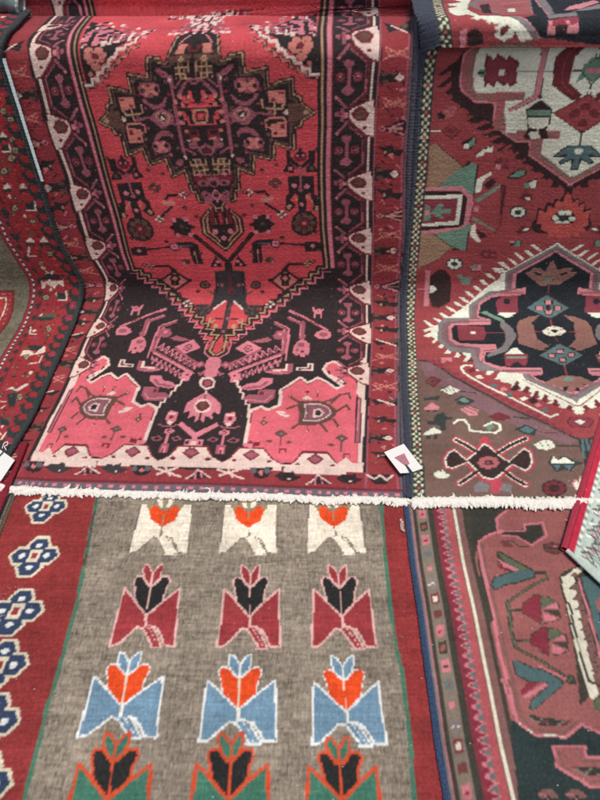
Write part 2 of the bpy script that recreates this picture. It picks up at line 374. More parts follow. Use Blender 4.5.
d+,606 1489,30 -1,-1 -5,-30 1
r+,620 1535,11 0,-5 -29,-11 0
s+,643 1527,-2 -5,-6 -2,-4 3,-2 4,3 5,5 2,5 -2
s+,642 1500,-3 -5,-5 -1,-5 2,-1 5,2 5,6 1,5 -2
s+,632 1473,-3 -5,-5 -1,-5 2,-2 5,3 5,5 2,5 -3
s+,603 1452,-3 -5,-5 -2,-5 2,-2 5,3 5,6 2,5 -2
s+,557 1451,-4 -5,-6 -2,-5 3,-2 5,4 5,6 2,5 -3
s+,649 1562,-3 -4,-5 -2,-5 2,-1 5,2 4,5 2,5 -2
s+,633 1575,-3 -5,-5 -2,-5 2,-1 5,2 5,6 1,4 -2
w+,630 1447,-3 -4,-4 0,-1 4,2 4,4 0
r+,608 1578,14 -1,-3 -18,-13 0
k+,578 1582,15 -1,-4 -28,-16 1
k+,562 1481,27 -1,-5 -27,-27 1
d+,591 1480,32 -1,-3 -23,-33 1
k+,595 1475,20 -1,-1 -13,-21 1
m+,628 1430,-3 -5,-6 -4,-8 -2,-7 2,-4 5,-1 5,3 6,6 4,7 1,7 -2,5 -4
m+,548 1418,29 19,17 -21,-27 -20
k+,557 1415,17 12,11 -13,-17 -12
d+,565 1414,7 6,5 -6,-7 -6
m+3.1,533 1450,13 -9,13 -34
m+3.1,613 1405,27 17
m+3.5,626 1577,-14 24,-18 19,-12 2
m+,588 1615,-4 -6,-8 -2,-7 3,-2 6,5 6,8 3,7 -3
k+,582 1616,-2 -4,-5 0,-1 4,3 3,4 0
m+3.5,604 1606,23 -20
m+2.9,612 1623,22 -23
s+,605 1573,-2 -4,-5 -1,-4 2,-1 4,2 4,5 2,4 -2
s+,632 1577,-2 -4,-5 -2,-4 2,-1 4,2 5,5 1,4 -2
s+,628 1551,-2 -4,-5 -2,-4 2,-1 5,2 4,5 2,4 -2
s+,641 1529,-3 -4,-4 -2,-5 2,-1 5,3 4,4 2,5 -2
s+,564 1575,-3 -4,-5 -1,-4 1,-2 5,3 4,6 2,4 -2
k+,571 1593,18 0,-6 -37,-19 0
r+,591 1590,8 0,-5 -32,-9 0
r+,597 1564,23 -1,-2 -9,-22 1
b+,580 1689,73 -7,-17 -20,-54 2
t+,585 1669,43 -4,-1 -42,-42 2
k+,588 1667,11 0,0 -12,-11 1
b+,588 1653,11 -1,-1 -12,-11 1
k+,587 1638,10 -1,-2 -11,-11 0
b+,602 1666,11 0,0 -12,-11 1
k+,602 1652,11 -1,-1 -11,-11 0
b+,601 1637,10 0,-1 -12,-11 1
k+,617 1666,10 -1,0 -11,-10 0
b+,617 1651,10 0,-1 -12,-10 1
k+,615 1637,11 -1,-2 -12,-11 1
t+,618 1675,-3 -2,-8 -1,-8 1,-3 3,3 3,8 1,8 -2
t+,603 1682,8 0,0 -15,-8 1
d+,563 1342,73 -3,2 -23,-79 4
t+,587 1391,50 -5,-6 -52,-51 3
k+,590 1388,12 -1,-3 -14,-12 1
b+,586 1370,12 0,-2 -15,-13 1
k+,583 1352,12 0,-2 -15,-13 1
b+,606 1387,13 0,-3 -14,-12 0
k+,603 1369,12 0,-2 -14,-13 0
b+,600 1351,12 0,-2 -15,-13 1
k+,623 1387,13 -1,-3 -14,-13 1
b+,620 1369,12 -1,-2 -14,-13 0
k+,617 1351,12 -1,-2 -14,-13 0
i+,624 1338,-3 -4,-7 -2,-6 2,-2 5,3 4,7 1,6 -2
s+,594 1717,24 -1,8 -27,-23 1
k+,614 1748,6 -1,13 -52,-7 1
k+,580 1752,11 -1,8 -34,-11 1
i+2.1,596 1750,22 -32
d+,557 1712,16 -1,6 -17,-16 0
k+,559 1744,14 -1,13 -45,-13 0
m+,626 1308,-3 -5,-7 -4,-9 -1,-9 2,-5 4,-2 6,4 5,7 4,9 1,8 -2,6 -4
m+,596 1312,-3 -8,-7 -6,-8 -2,-7 3,-5 6,0 9,3 8,7 6,8 2,7 -3,5 -6
m+,621 1271,-5 -8,-10 -3,-9 4,-3 8,6 8,10 3,9 -3
m+,588 1264,-3 -7,-7 -5,-8 -1,-8 2,-5 5,-1 7,4 7,7 5,8 1,7 -2,5 -5
m+,562 1250,-5 -7,-11 -3,-9 4,-2 8,5 7,10 2,10 -3
k+,617 1309,-3 -4,-6 -1,-6 2,-1 3,3 4,6 1,5 -2
k+,587 1307,-3 -5,-5 -2,-5 2,-1 6,3 5,5 2,5 -3
k+,602 1284,-3 -5,-6 -2,-6 2,-1 5,3 5,6 2,6 -2
k+,579 1266,-2 -4,-5 -1,-5 1,-1 5,3 4,5 1,4 -2
k+,612 1269,-3 -4,-5 0,-2 4,3 4,5 0
i+1.8,576 1285,13 -18,-15 -23
m+,681 1611,12 9,42 -2,9 -12,-3 -18,-14 -11,-35 3,-12 13
k+,697 1599,-3 -5,-5 -3,-4 3,-1 6,2 5,5 3,4 -3
k+,738 1597,-3 -5,-5 -2,-4 2,-1 6,2 6,5 2,4 -3
k+2.3,712 1616,3 -11
s+5.2,696 1610,32 -26
s+5.2,730 1609,-37 -23
m+,663 1578,13 -8,9 -12,22 -3,17 9,5 9,13 4,-7 -14,-20 -18,-18 -1,-19 5
m+,653 1519,16 16,28 6,20 -12,12 -15,-19 -17,-19 -1,-27 3
m+,654 1524,29 18,22 -2,23 -19,-9 -14,-15 -19,-18 1,-17 15
t+1.9,668 1521,14 11,25 -1,3 -12,-18 -16,-14 0,-10 18
k+,678 1519,15 13,12 -14,-15 -13
w+,685 1516,7 7,5 -8,-7 -7
m+3.3,728 1521,46 -7
t+2.1,780 1547,-4 -42
m+,667 1464,14 15,18 4,18 -11,15 -18,-8 -5,-22 16,-18 -1,-11 -10
m+,685 1438,14 12,35 -1,9 -13,-5 -18,-17 -7,-29 3,-9 11
k+,704 1435,-3 -6,-5 -2,-4 3,-1 5,2 6,5 2,4 -3
k+,739 1433,-2 -5,-5 -2,-5 2,-1 6,2 5,5 2,5 -2
s+4.6,703 1445,21 -27
s+4.6,726 1444,-26 -25
s+2.6,777 1475,-26 1,-1 20,12 9,38 0,9 -14
s+,765 1488,44 3,0 -45,-44 2
k+,782 1460,-2 -4,-4 -2,-4 2,-1 4,1 4,4 1,4 -1
d+,791 1484,13 0,0 -11,-14 0
s+,766 1583,45 -2,-2 -35,-45 2
t+2.5,745 1556,4 -22,49 -4,7 14
d+,783 1556,-2 -3,-4 -1,-4 1,-1 4,2 3,4 2,4 -2
d+,793 1579,13 -1,0 -9,-14 1
k+,597 1775,7 2,0 -22,-8 2
w+,585 1804,10 2,1 -24,-7 2
w+,595 1871,10 3,2 -28,-6 2
k+,591 1865,12 2,2 -27,-11 3
w+,607 1784,9 2,0 -24,-6 2
w+,583 1804,9 2,1 -24,-9 3
k+,560 1933,7 4,2 -34,-5 3
i+,590 1804,10 2,1 -24,-5 2
i+,586 1937,13 2,2 -33,-11 4
w+,603 1871,11 3,1 -28,-10 3
k+,603 2037,12 1,2 -112,-11 4
m+,609 1859,11 2,1 -25,-10 3
i+,604 1857,6 3,2 -26,-3 2
m+,596 1897,13 2,1 -32,-11 4
k+,581 1882,9 3,2 -31,-5 2
k+,574 1890,8 3,2 -32,-4 2
w+,583 1775,8 3,0 -23,-8 2
w+,614 1894,8 3,1 -32,-3 2
w+,577 1852,9 2,2 -25,-7 2
w+,571 2039,7 0,2 -104,-4 3
w+,587 1947,14 2,2 -34,-10 4
w+,621 2038,6 1,2 -107,-6 2
m+,597 1953,10 68,2 -99,-4 2
i+,578 1801,8 2,1 -24,-8 3
i+,639 1804,13 1,1 -24,-13 4
w+,587 1878,7 4,2 -30,-5 2
w+,600 1865,7 4,2 -27,-8 2
i+,619 1828,12 2,1 -25,-8 3
m+,614 1863,9 2,2 -26,-7 3
w+,553 2042,7 1,2 -92,-4 3
m+,620 1835,6 2,2 -24,-3 1
i+,616 1769,11 1,0 -21,-10 2
i+,605 1931,8 3,1 -33,-6 3
m+,591 1935,8 3,2 -33,-4 3
w+,629 1775,13 2,-1 -23,-10 3
k+,566 1886,12 2,2 -31,-8 3
m+,604 1835,12 2,2 -25,-10 3
i+,572 1869,9 3,2 -28,-5 2
k+,578 1915,11 2,2 -32,-9 3
i+,607 1892,12 2,1 -32,-10 4
w+,594 1863,10 2,2 -26,-10 3
w+,579 1820,8 2,2 -24,-5 1
m+,618 1796,13 1,0 -24,-9 3
w+,591 1915,12 2,2 -32,-12 4
w+,572 1927,10 2,2 -32,-9 3
m+,624 1837,12 1,1 -24,-10 3
w+,559 2038,7 1,2 -105,-3 2
w+,646 1774,12 1,-1 -22,-12 2
w+,571 1923,6 3,3 -32,-4 2
i+,642 1773,7 3,0 -22,-6 1
w+,618 2038,12 0,2 -108,-8 3
w+,605 1890,12 2,2 -32,-9 4
m+,601 1902,9 3,1 -32,-4 2
i+,582 1789,12 1,1 -23,-12 3
w+,567 1926,9 3,2 -33,-6 3
w+,572 1858,7 3,2 -25,-6 2
k+,595 1778,7 3,-1 -23,-6 1
w+,582 1836,9 3,1 -25,-5 2
w+,599 1848,13 1,1 -25,-8 3
w+,568 1908,9 3,2 -32,-9 3
k+,564 1220,35 -1,10 -19,-59 3
d+,580 1220,30 2,35 -35,0 -63,-34 -37,-22 -23,-18 -9
k+2.5,603 1219,40 -38,0 -54,-32 -34,-23 -25,-17 -12
t+2.5,604 1219,32 -40,1 -50,-30 -30,-20 -26,-15 -9
k+2.5,605 1219,25 -41,0 -47,-26 -27,-19 -25,-12 -7
t+2.5,607 1219,15 -42,1 -44,-23 -22,-16 -26,-9 -4
k+2.5,608 1219,7 -43,1 -41,-19 -19,-15 -25,-7 -2
t+2.2,588 1225,5 -61
k+3.7,592 1225,-4 -61
k+,559 1159,50 4,1 -31,-22 -25,-3 -33,-20 1
i+,559 1131,-4 -7,-6 -2,-6 3,-2 6,3 6,7 3,6 -3
i+,609 1135,-4 -6,-6 -2,-6 2,-2 7,3 6,7 2,6 -3
i+,583 1107,-3 -6,-6 -3,-6 3,-2 7,3 6,7 2,6 -2
k-,584 1081,-3 -8,-5 -4,-4 4,-1 8,3 9,5 3,4 -4
k+,804 1404,12 0,-2 -41,-12 0
k+,869 1402,19 -1,0 -41,-20 0
k+6.3,810 1380,33 -34
k+6.3,878 1377,-35 -31
d+,864 1383,-3 -9,-7 -6,-10 -2,-10 3,-7 7,-2 9,3 9,7 6,10 2,10 -3,7 -7
k+,857 1390,-4 -7,-9 -3,-8 3,-3 8,3 7,9 3,9 -3
i+,841 1387,-2 -4,-4 0,-2 4,3 4,3 0
i+,856 1388,-2 -4,-4 0,-2 4,3 4,3 0
k+,809 1371,19 -21,-6 -18,-34 3
i+,821 1344,-2 -4,-5 -1,-5 2,-2 4,2 4,5 2,5 -2
k+,878 1368,-19 -20,1 -19,38 1
b+,885 1344,-2 -5,-5 -2,-6 3,-2 5,3 5,5 2,5 -2
m+2.2,860 1348,-3 -18
m+,834 1347,9 7,9 -8,-9 -7
k+,804 1323,78 -3,-1 -60,15 -12,0 -53,-23 7,-15 24,-6 -30,-24 0,1 31,-26 -28,-16 6,7 47,8 12
m+4.2,843 1341,-2 -62
i+,831 1288,-3 -6,-6 -2,-6 3,-2 6,3 6,6 2,6 -3
i+,870 1283,-3 -5,-6 -3,-7 3,-2 6,3 6,6 2,6 -2
m+,830 1274,11 7,10 -8,-11 -8
r+,806 1240,17 23,10 -12,-5 -35
r+,854 1256,16 5,11 -48,-19 -11
t+2.1,857 1253,19 -25
i+,849 1222,-3 -5,-5 -1,-4 2,-2 4,2 5,5 2,5 -2
t+,806 1217,-2 -7,-5 -3,-4 3,-1 7,2 7,5 2,4 -3
t+,895 1207,-3 -7,-5 -2,-4 3,-2 7,2 6,5 3,5 -3
t+2.0,823 1254,3 -18
k+,890 1153,-7 -24,-18 -18,-23 -6,-22 8,-15 18,-4 25,8 24,17 16,22 6,22 -7,15 -18
b+,884 1153,-6 -10,-10 0,-5 11,6 9,10 0
b+,875 1132,-7 -10,-10 0,-5 11,6 10,11 -1
b+,854 1124,-6 -10,-11 0,-4 10,6 10,11 0
b+,835 1133,-6 -10,-11 1,-4 10,6 10,11 0
b+,829 1155,-6 -10,-11 0,-5 11,6 9,11 0
b+,838 1176,-6 -10,-11 0,-4 10,6 10,10 0
b+,858 1183,-6 -9,-11 0,-4 10,6 10,10 -1
b+,877 1174,-6 -10,-11 1,-4 10,5 10,11 -1
d+,863 1154,-3 -9,-7 -7,-8 -2,-9 3,-6 7,-1 9,3 9,6 6,9 2,8 -2,6 -7
i+,852 1154,-4 -6,-6 1,-3 5,4 6,6 0
k+,760 1301,-3 -6,-6 -2,-6 3,-2 6,3 6,6 2,6 -2
k+,786 1300,-3 -6,-6 -2,-6 3,-2 6,3 6,6 2,6 -3
k+,774 1313,-3 -6,-6 -3,-6 3,-2 6,3 6,6 2,6 -2
k+,772 1289,-3 -6,-6 -2,-6 2,-2 7,3 6,6 2,6 -3
b+,758 1301,-3 -4,-4 -2,-4 2,-2 5,2 4,5 2,4 -2
b+,784 1300,-3 -4,-4 -2,-4 2,-2 5,2 4,5 2,4 -2
b+,771 1313,-2 -5,-4 -1,-4 2,-2 4,2 4,5 2,4 -2
b+,770 1289,-3 -4,-4 -2,-4 2,-2 5,2 4,5 1,4 -2
k+4.3,692 1274,38 -3,13 -17
s+,743 1243,-3 -5,-6 -4,-8 -1,-8 2,-5 4,-2 5,3 5,6 4,8 1,8 -2,5 -4
s+,756 1248,-4 -6,-7 -2,-6 3,-2 6,3 5,7 3,6 -3
k+4.7,726 1232,42 -35
k+,676 1272,-3 -5,-5 -2,-4 2,-1 5,2 5,5 2,4 -2
k+,696 1271,-2 -5,-5 -2,-5 3,-1 4,2 5,5 2,5 -2
k+,687 1281,-2 -5,-5 -2,-5 2,-1 5,3 5,4 2,5 -3
k+,685 1262,-3 -5,-5 -2,-4 3,-2 5,3 4,5 2,4 -2
w+,674 1272,-2 -4,-4 -1,-3 2,-1 3,2 4,4 1,3 -2
w+,694 1271,-2 -3,-3 -2,-3 2,-1 3,1 4,4 1,3 -1
w+,685 1281,-1 -4,-4 -1,-3 2,-1 3,2 3,3 2,3 -2
w+,683 1262,-2 -3,-4 -2,-3 2,-1 4,2 3,4 1,3 -1
k+,771 1189,-2 -5,-5 -2,-5 2,-1 6,2 5,5 2,5 -3
k+,792 1188,-2 -5,-5 -2,-5 3,-1 5,2 5,5 2,5 -3
k+,783 1198,-3 -5,-5 -2,-4 3,-2 5,3 5,5 2,4 -2
k+,781 1179,-2 -5,-6 -2,-4 2,-2 5,3 5,5 2,4 -2
w+,770 1189,-2 -3,-4 -2,-3 2,-2 4,2 3,4 1,3 -1
w+,791 1188,-2 -3,-4 -2,-3 2,-1 4,1 3,4 2,3 -2
w+,781 1198,-2 -3,-4 -1,-3 1,-1 4,2 3,3 2,4 -2
w+,779 1179,-2 -4,-3 -1,-4 2,-1 3,2 4,4 1,3 -1
k+,663 1155,20 12,0 18,16 0,14 8,16 -7,11 0,-5 -18,18 -13,-17 -9,0 -22,-21 4,-12 -6,-24 4,2 19
i+,683 1193,14 -1,-2 -15,-14 1
i+,722 1191,14 -1,-1 -14,-14 0
i+,676 1134,14 -1,-1 -15,-14 1
i+,720 1135,14 0,-1 -15,-14 0
b+,700 1159,9 7,8 -8,-10 -8
k+,667 1085,17 12,55 1,-4 -19,-37 -5,-6 -71,-33 1
s+2.3,681 1058,-1 -50
g+2.6,688 1084,39 -1
k+4.2,757 1080,87 -6
k+,761 1079,-3 -8,-7 -6,-8 -2,-8 3,-6 6,-1 9,3 8,7 6,8 2,8 -3,6 -6
i+,758 1080,-5 -9,-10 -4,-9 4,-3 9,5 9,10 4,9 -4
d+,740 1080,5 5,5 -5,-6 -5
m+2.6,708 1064,22 -4
k+,842 1086,53 -4,-3 -36,-52 3
s+,857 1069,10 8,8 -9,-10 -8
b+,889 1052,-3 -3,-5 0,-2 4,3 3,5 0
b+,735 1016,-3 -6,-7 -5,-9 -2,-8 2,-5 5,-2 7,3 6,7 5,8 2,9 -2,5 -5
k+,716 1018,-3 -5,-6 0,-2 5,4 5,5 0
i+,731 1011,-3 -4,-4 0,-2 4,3 4,4 0
k+4.3,765 977,46 -41,-49 -49,-48 45,51 45
s+,722 932,43 39,38 -38,-42 -37
k+,774 977,-3 -8,-7 -3,-7 3,-3 8,4 8,7 3,7 -4
k+,821 936,-3 -6,-6 -3,-6 3,-2 6,3 6,6 3,6 -3
k+,772 887,-3 -6,-7 -2,-7 2,-4 6,3 6,7 3,8 -3
k+,721 935,-3 -7,-6 -2,-6 2,-2 7,3 6,6 3,6 -3
k+,753 963,23 0,4 -20,-7 -31,-23 0,-4 31
s+,753 943,11 12,9 -12,-11 -13
b+,756 919,6 5,5 -5,-6 -5
k+5.4,766 980,12 18,23 2,33 1
k+,839 1002,-2 -5,-5 -2,-4 2,-2 6,3 5,5 2,4 -2
k+,860 1002,-2 -5,-5 -2,-5 2,-1 5,2 5,5 3,5 -3
k+,851 1012,-3 -5,-5 -2,-4 2,-2 5,3 5,5 3,4 -3
k+,849 992,-3 -5,-5 -2,-4 2,-2 6,3 5,5 2,4 -2
t+,838 1003,-2 -4,-4 -2,-3 2,-1 4,2 3,3 2,4 -2
t+,858 1002,-2 -3,-3 -2,-4 2,-1 3,2 4,4 1,3 -1
t+,849 1012,-2 -3,-4 -2,-3 2,-1 3,2 4,4 1,3 -1
t+,847 992,-2 -3,-3 -2,-4 2,-1 4,2 3,4 2,3 -2
k+4.8,761 884,-34 -32
k+,710 842,-2 -5,-4 -2,-6 2,-2 5,1 5,5 2,5 -2
k+,732 843,-2 -6,-5 -2,-5 2,-2 5,1 5,5 3,5 -2
k+,720 852,-2 -5,-4 -2,-6 2,-2 5,2 5,4 2,6 -2
k+,722 833,-2 -6,-5 -2,-5 2,-2 5,1 5,5 3,5 -2
w+,708 842,-1 -4,-4 -1,-3 1,-2 4,1 4,3 1,4 -1
w+,730 842,-1 -3,-4 -2,-4 2,-2 3,2 4,3 2,4 -2
w+,718 852,-1 -4,-4 -1,-3 1,-2 4,1 4,4 1,3 -1
w+,720 832,-1 -3,-4 -2,-4 2,-2 3,2 4,3 2,4 -2
k+,680 914,-3 -9,-6 -7,-9 -2,-9 2,-8 7,-2 9,4 9,7 7,9 3,9 -3,6 -7
b+,675 914,-4 -9,-9 -4,-10 3,-4 10,5 9,10 4,9 -4
k+,667 914,-3 -5,-5 0,-2 5,3 4,5 0
b+2.8,651 892,-19 -15
k+8.1,577 1010,93 110
d+1.8,601 1047,50 48
k+,566 1021,17 3,-3 -45,-17 0
k+,613 1039,27 -48,-44 2
i+,616 1013,-2 -4,-5 -2,-5 2,-1 4,3 4,5 2,4 -2
i+,625 999,-4 -5,-5 0,-3 5,4 5,5 0
G+,572 979,57 -6,-4 -51,7 -39,-3 -22,10 -27,-12 -10,-35 32,-22 1
d+2.2,577 950,3 -68
d-,570 885,10 10,12 -10,-10 -10
k-,576 885,4 5,6 -5,-5 -5
m+,613 913,-3 -5,-6 -2,-6 2,-1 5,3 6,6 3,5 -3
k+2.9,618 964,3 -81
w+3.4,591 853,31 -29
G+,625 830,14 7,45 1,-3 -29,-23 -12,-25 5
b+,643 818,-2 -5,-6 0,-3 5,2 5,5 0
b+,660 825,-2 -5,-6 0,-3 5,2 4,6 1
b+,665 809,-2 -5,-6 0,-3 5,2 5,5 0
b+,679 825,-2 -5,-6 0,-3 5,2 5,6 0
b+,648 831,-2 -5,-6 0,-3 5,2 4,6 1
G-,570 857,18 1,-3 -64,1 -90,-20 4,0 85
m-,572 785,5 10,9 -10,-5 -10
m-,569 720,5 8,7 -8,-5 -9
b-2.2,580 845,-2 -45
t+,634 777,-2 -9,-8 -4,-8 4,-4 9,2 8,7 3,8 -3
r+,627 781,-2 -5,-4 -2,-5 2,-2 4,1 5,4 2,5 -2
t+,615 748,-2 -9,-6 -4,-6 3,-4 9,2 9,5 4,7 -3
k+2.2,589 783,25 0
b+2.2,624 765,-13 -22
k+,675 1228,10 7,8 -8,-10 -7
b+,680 1228,4 3,4 -4,-5 -3
k+,644 1193,11 8,7 -9,-10 -7
b+,649 1193,5 3,4 -4,-5 -3
k+,886 1244,9 7,8 -8,-9 -7
b+,890 1244,5 3,4 -4,-5 -3
k+,873 1121,10 8,8 -9,-10 -8
b+,878 1121,5 3,3 -4,-4 -3
k+,674 888,9 9,10 -9,-9 -8
b+,679 888,4 4,5 -4,-4 -3
k+,789 889,10 9,9 -8,-9 -9
b+,794 889,5 4,4 -4,-4 -3
k+,608 915,11 9,8 -9,-10 -9
i+,613 915,5 4,4 -4,-5 -4
k+,824 916,10 9,9 -9,-10 -8
b+,829 916,4 4,5 -4,-5 -4
k+,667 814,9 9,10 -9,-8 -8
b+,672 814,4 4,5 -4,-4 -4
k+,639 758,8 10,10 -10,-8 -12
i+,644 758,3 5,5 -5,-4 -5
k+,710 791,8 9,10 -8,-8 -10
b+,715 791,4 4,4 -4,-3 -4
k+,759 1102,10 8,8 -9,-10 -8
b+,764 1102,5 3,3 -4,-4 -3
k+,853 1007,10 9,8 -9,-10 -8
i+,858 1007,4 4,4 -4,-4 -4
k+,654 1051,10 8,9 -8,-11 -9
b+,659 1051,5 4,4 -4,-5 -4
k+,837 1406,8 6,8 -7,-8 -7
b+,841 1405,4 3,4 -3,-4 -3
k+,764 1361,9 6,7 -7,-9 -7
b+,768 1360,4 3,4 -3,-4 -3
k+,720 1346,10 7,7 -8,-9 -7
b+,725 1346,4 3,4 -3,-5 -4
k+,883 1404,8 6,8 -7,-8 -7
b+,887 1404,4 3,4 -4,-4 -3
k+,659 1274,10 7,8 -8,-10 -7
i+,664 1274,5 3,3 -3,-4 -4
k+,770 860,9 8,10 -8,-9 -8
b+,775 860,4 4,5 -4,-4 -4
i+,853 834,8 2,4 -10,15 2,7 -2,8 9,-2 -12,-5 -4,1 -24,-5 0,-2 15,-14 1,-1 -16,-6 0,-1 21
d+,879 821,-1 -3,-4 0,-1 2,1 3,4 0
i+4.1,782 819,52 -26,50 -36,25 -21
d+1.5,800 808,78 -45
i+,865 706,9 19,21 15,22 -13,6 -19,-10 -19,-31 -2
m+,911 712,-2 -7,-5 -5,-7 -2,-8 2,-5 4,-2 7,1 7,5 5,8 2,7 -2,6 -4
m+4.5,779 791,23 -13,23 -13,4 -84
i+1.9,782 795,45 -24,9 -71
i+2.6,734 775,43 -26,7 -15,-5 -65
m+3.7,738 765,34 -25,5 -43
m+8.5,825 771,4 -81
i+2.2,820 763,4 -73
i+,805 634,13 37,14 15,23 -27,3 -32,-2 -31,-9 8,-3 -13,-10 -2,-7 14,-8 -9,-10 13
m+,841 653,-3 -9,-8 -4,-8 4,-4 9,3 9,7 4,9 -4
d+,843 617,-1 -5,-4 -3,-5 2,-2 6,2 6,4 2,4 -2
m+,824 626,-2 -7,-5 0,-3 6,2 7,5 0
m+7.3,773 726,5 -120
i+2.6,786 741,2 -170
i+2.2,768 735,5 -111
m+,736 701,13 29,18 0,6 -28,-11 -24,-19 4
i+,765 711,-1 -7,-4 -3,-5 3,-3 7,1 6,4 3,5 -2
m+,670 665,34 18,17 8,16 -14,-15 -14,-25 -4
i+,630 623,31 47,50 -41,-35 -40
k+1.9,658 624,8 18,11 -4,5 -22,-13 -10,-11 18
m+,677 625,-1 -7,-4 -3,-6 2,-3 7,1 7,5 3,5 -3
m+2.5,700 603,-22 -31,-50 -41
i+5.4,634 490,137 105
m+2.0,635 500,135 106
i+2.0,631 510,-1 37,18 -24
m+2.1,637 515,-1 20
i+2.1,648 524,-1 36,18 -24
m+2.1,654 528,-1 20
i+2.1,665 537,-1 37,18 -24
m+2.1,671 542,-1 20
i+2.1,682 551,-1 37,18 -24
m+2.1,688 555,0 21
i+2.1,699 565,-1 37,18 -24
m+2.1,706 569,-1 21
i+2.1,716 578,-1 38,19 -24
m+2.1,723 583,-1 21
i+2.1,734 592,-2 39,19 -25
m+2.1,740 597,-1 21
i+2.1,751 607,-1 38,19 -25
m+2.1,758 611,-1 22
i+1.9,644 482,8 -31,8 44
m+2.0,652 478,1 -16
i+1.9,660 494,8 -31,9 44
m+2.0,668 490,2 -16
i+1.9,677 506,7 -31,9 44
m+2.0,684 502,2 -16
i+1.9,693 519,7 -32,10 45
m+2.1,700 515,2 -17
i+1.9,710 531,7 -32,9 46
m+2.1,717 527,2 -17
i+1.9,726 544,7 -33,10 46
m+2.1,734 540,1 -17
i+1.9,743 556,7 -33,10 47
m+2.1,751 552,1 -17
i+1.9,760 569,7 -33,10 47
m+2.1,767 565,2 -17
i+,632 498,22 2,10 -26,-2 -21,-23 0
d+,641 482,5 8,6 -8,-4 -8
m+,732 508,20 17,37 3,6 24,20 3,-2 -44,-15 -14,-43 -1
w+,755 520,34 3,3 29,7 1,0 -39,-43 -2
i+2.6,739 506,54 -2
w+2.7,826 533,31 3,0 19,14 0,0 -34,-45 -1,0 13
m+1.7,830 526,37 3
i+,671 425,16 22,30 7,10 23,34 1,-3 -24,-26 -29,-39 -9
m+,677 425,21 11,28 5,12 18,15 3,-22 -29,-36 -13
m+,680 380,17 16,28 2,-2 19,19 5,27 2,2 -40,-18 -23,-47 -2
d+,725 413,13 2,1 -17,-13 -2
i+2.1,691 373,56 -4,16 26
w+2.9,650 458,8 0,3 -27,8 0,3 -26,8 0,3 -26,8 0,3 -25,8 0,3 -25
p+,710 326,28 19,20 -14,32 24,-3 67,24 30,27 33,23 -26,27 28,28 -21,34 -30,19 14,-31 30,-20 20,-15 28,10 29,23 13,21 -19,33 -16,27 -402,-300 -15,-1 98
p+,710 325,280 212,33 -105,9 -307,-318 -12
k+,907 516,8 -16,12 -18,42 -32,13 16,-23 27,-22 7,-12 25
k+,710 326,28 19,20 -14,32 24,-3 67,24 30,27 33,23 -26,27 28,28 -21,34 -30,32 26,-24 64,-93 -12,-86 -19,-6 -72,-1 -46,-33 -21,-32 -1
m+,680 380,17 16,28 2,-2 19,19 5,27 2,2 -40,-18 -23,-47 -2
d+,725 413,13 2,1 -17,-13 -2
i+2.1,691 373,56 -4,16 26
p+,920 525,7 25,11 8,19 -15,34 -16,14 -95,-43 -6,20 36,-23 31,-27 3
w+4.8,710 326,28 19,20 -14,32 24,-3 67,24 30,27 33,23 -26,27 28,28 -21,34 -30,19 14,-31 30,-20 20,-15 28,10 29,23 13,21 -19
w+5.1,921 500,39 -23,8 -9
w+5.8,710 326,2 -82,-1 -58
d+1.6,716 315,1 -71,0 -58
d+1.7,787 419,27 27,24 32,23 -25,28 26,28 -19
b+4.2,838 372,-23 20
b+4.2,841 357,-29 -18
b+4.1,851 278,-20 -23
b+4.1,906 277,22 -29
b+4.1,947 296,18 -27
b+4.2,910 373,24 10,28 24
b+4.2,950 328,36 35,9 -22
b+,835 375,63 3,34 -14,23 -28,-2 -18,-14 -22,-24 -15,-27 -12,-45 -2,2 53
m+,857 365,41 2,29 -14,15 -29,-17 -22,-24 -16,-43 -2,5 37
w+1.6,858 361,41 2,26 -14,12 -23,-15 -20,-24 -16,-38 -1,4 32,-6 40
g+2.6,867 350,30 2,20 -10,11 -17,-14 -16,-16 -9,-29 -2,-2 52
w+,882 340,20 2,13 -17,-9 -18,-22 -3
k+,889 333,11 4,8 -13,-5 -12,-13 2
d+,867 419,-3 -7,-5 0,-3 6,3 7,5 0
w+,863 418,0 -2,-2 0,-1 2,0 3,2 0
d+,896 420,-2 -7,-5 0,-3 6,2 7,5 0
w+,893 420,-1 -3,-2 0,-1 2,1 3,2 0
d+,820 394,-2 -7,-5 0,-3 6,2 7,5 0
w+,817 394,-1 -3,-2 0,-1 2,1 3,2 0
d+,879 248,-3 -6,-4 -1,-3 6,2 6,5 1
w+,875 248,0 -3,-2 0,-1 2,1 3,1 0
d+,970 269,-3 -6,-5 0,-4 5,3 7,6 0
w+,966 269,-1 -3,-2 0,-1 3,1 2,2 0
d+1.5,862 411,3 -31
d+1.5,891 412,3 -34
d+1.4,872 272,1 -21
w+,848 387,13 16,16 -18,-9 -6
w+,779 326,21 0,22 -18,-9 -7,-19 8
i+1.6,794 318,23 -6
b+,740 275,11 13,14 -12,-12 -13
t+,748 275,4 5,5 -4,-4 -5
i+1.4,721 293,115 4
d+1.4,752 302,-1 -14
b+4.2,934 368,26 39,29 9,7 -23
b+2.5,803 232,2 -48
b+,785 231,17 17,20 -15,-17 -17
g+,794 232,9 8,10 -8,-9 -7
s+,806 232,-1 -2,-3 0,-1 2,1 2,3 0
b+2.5,976 222,0 -53
b+,955 221,21 17,23 -15,-21 -17
g+,966 221,11 8,12 -7,-11 -8
s+,980 222,-1 -3,-3 0,-2 2,1 3,4 0
b+,765 201,10 7,11 -6,-10 -8
b+,817 198,10 7,11 -6,-10 -8
b+,933 193,12 8,13 -7,-12 -8
d+,802 174,22 1,1 -19,-21 -2
p+,807 168,13 0,1 -13,-13 0
b+,985 163,21 1,3 -19,-24 -1
p+,989 158,14 1,1 -14,-14 -1
d+,496 112,22 20,16 44,71 0,28 -42,24 -18
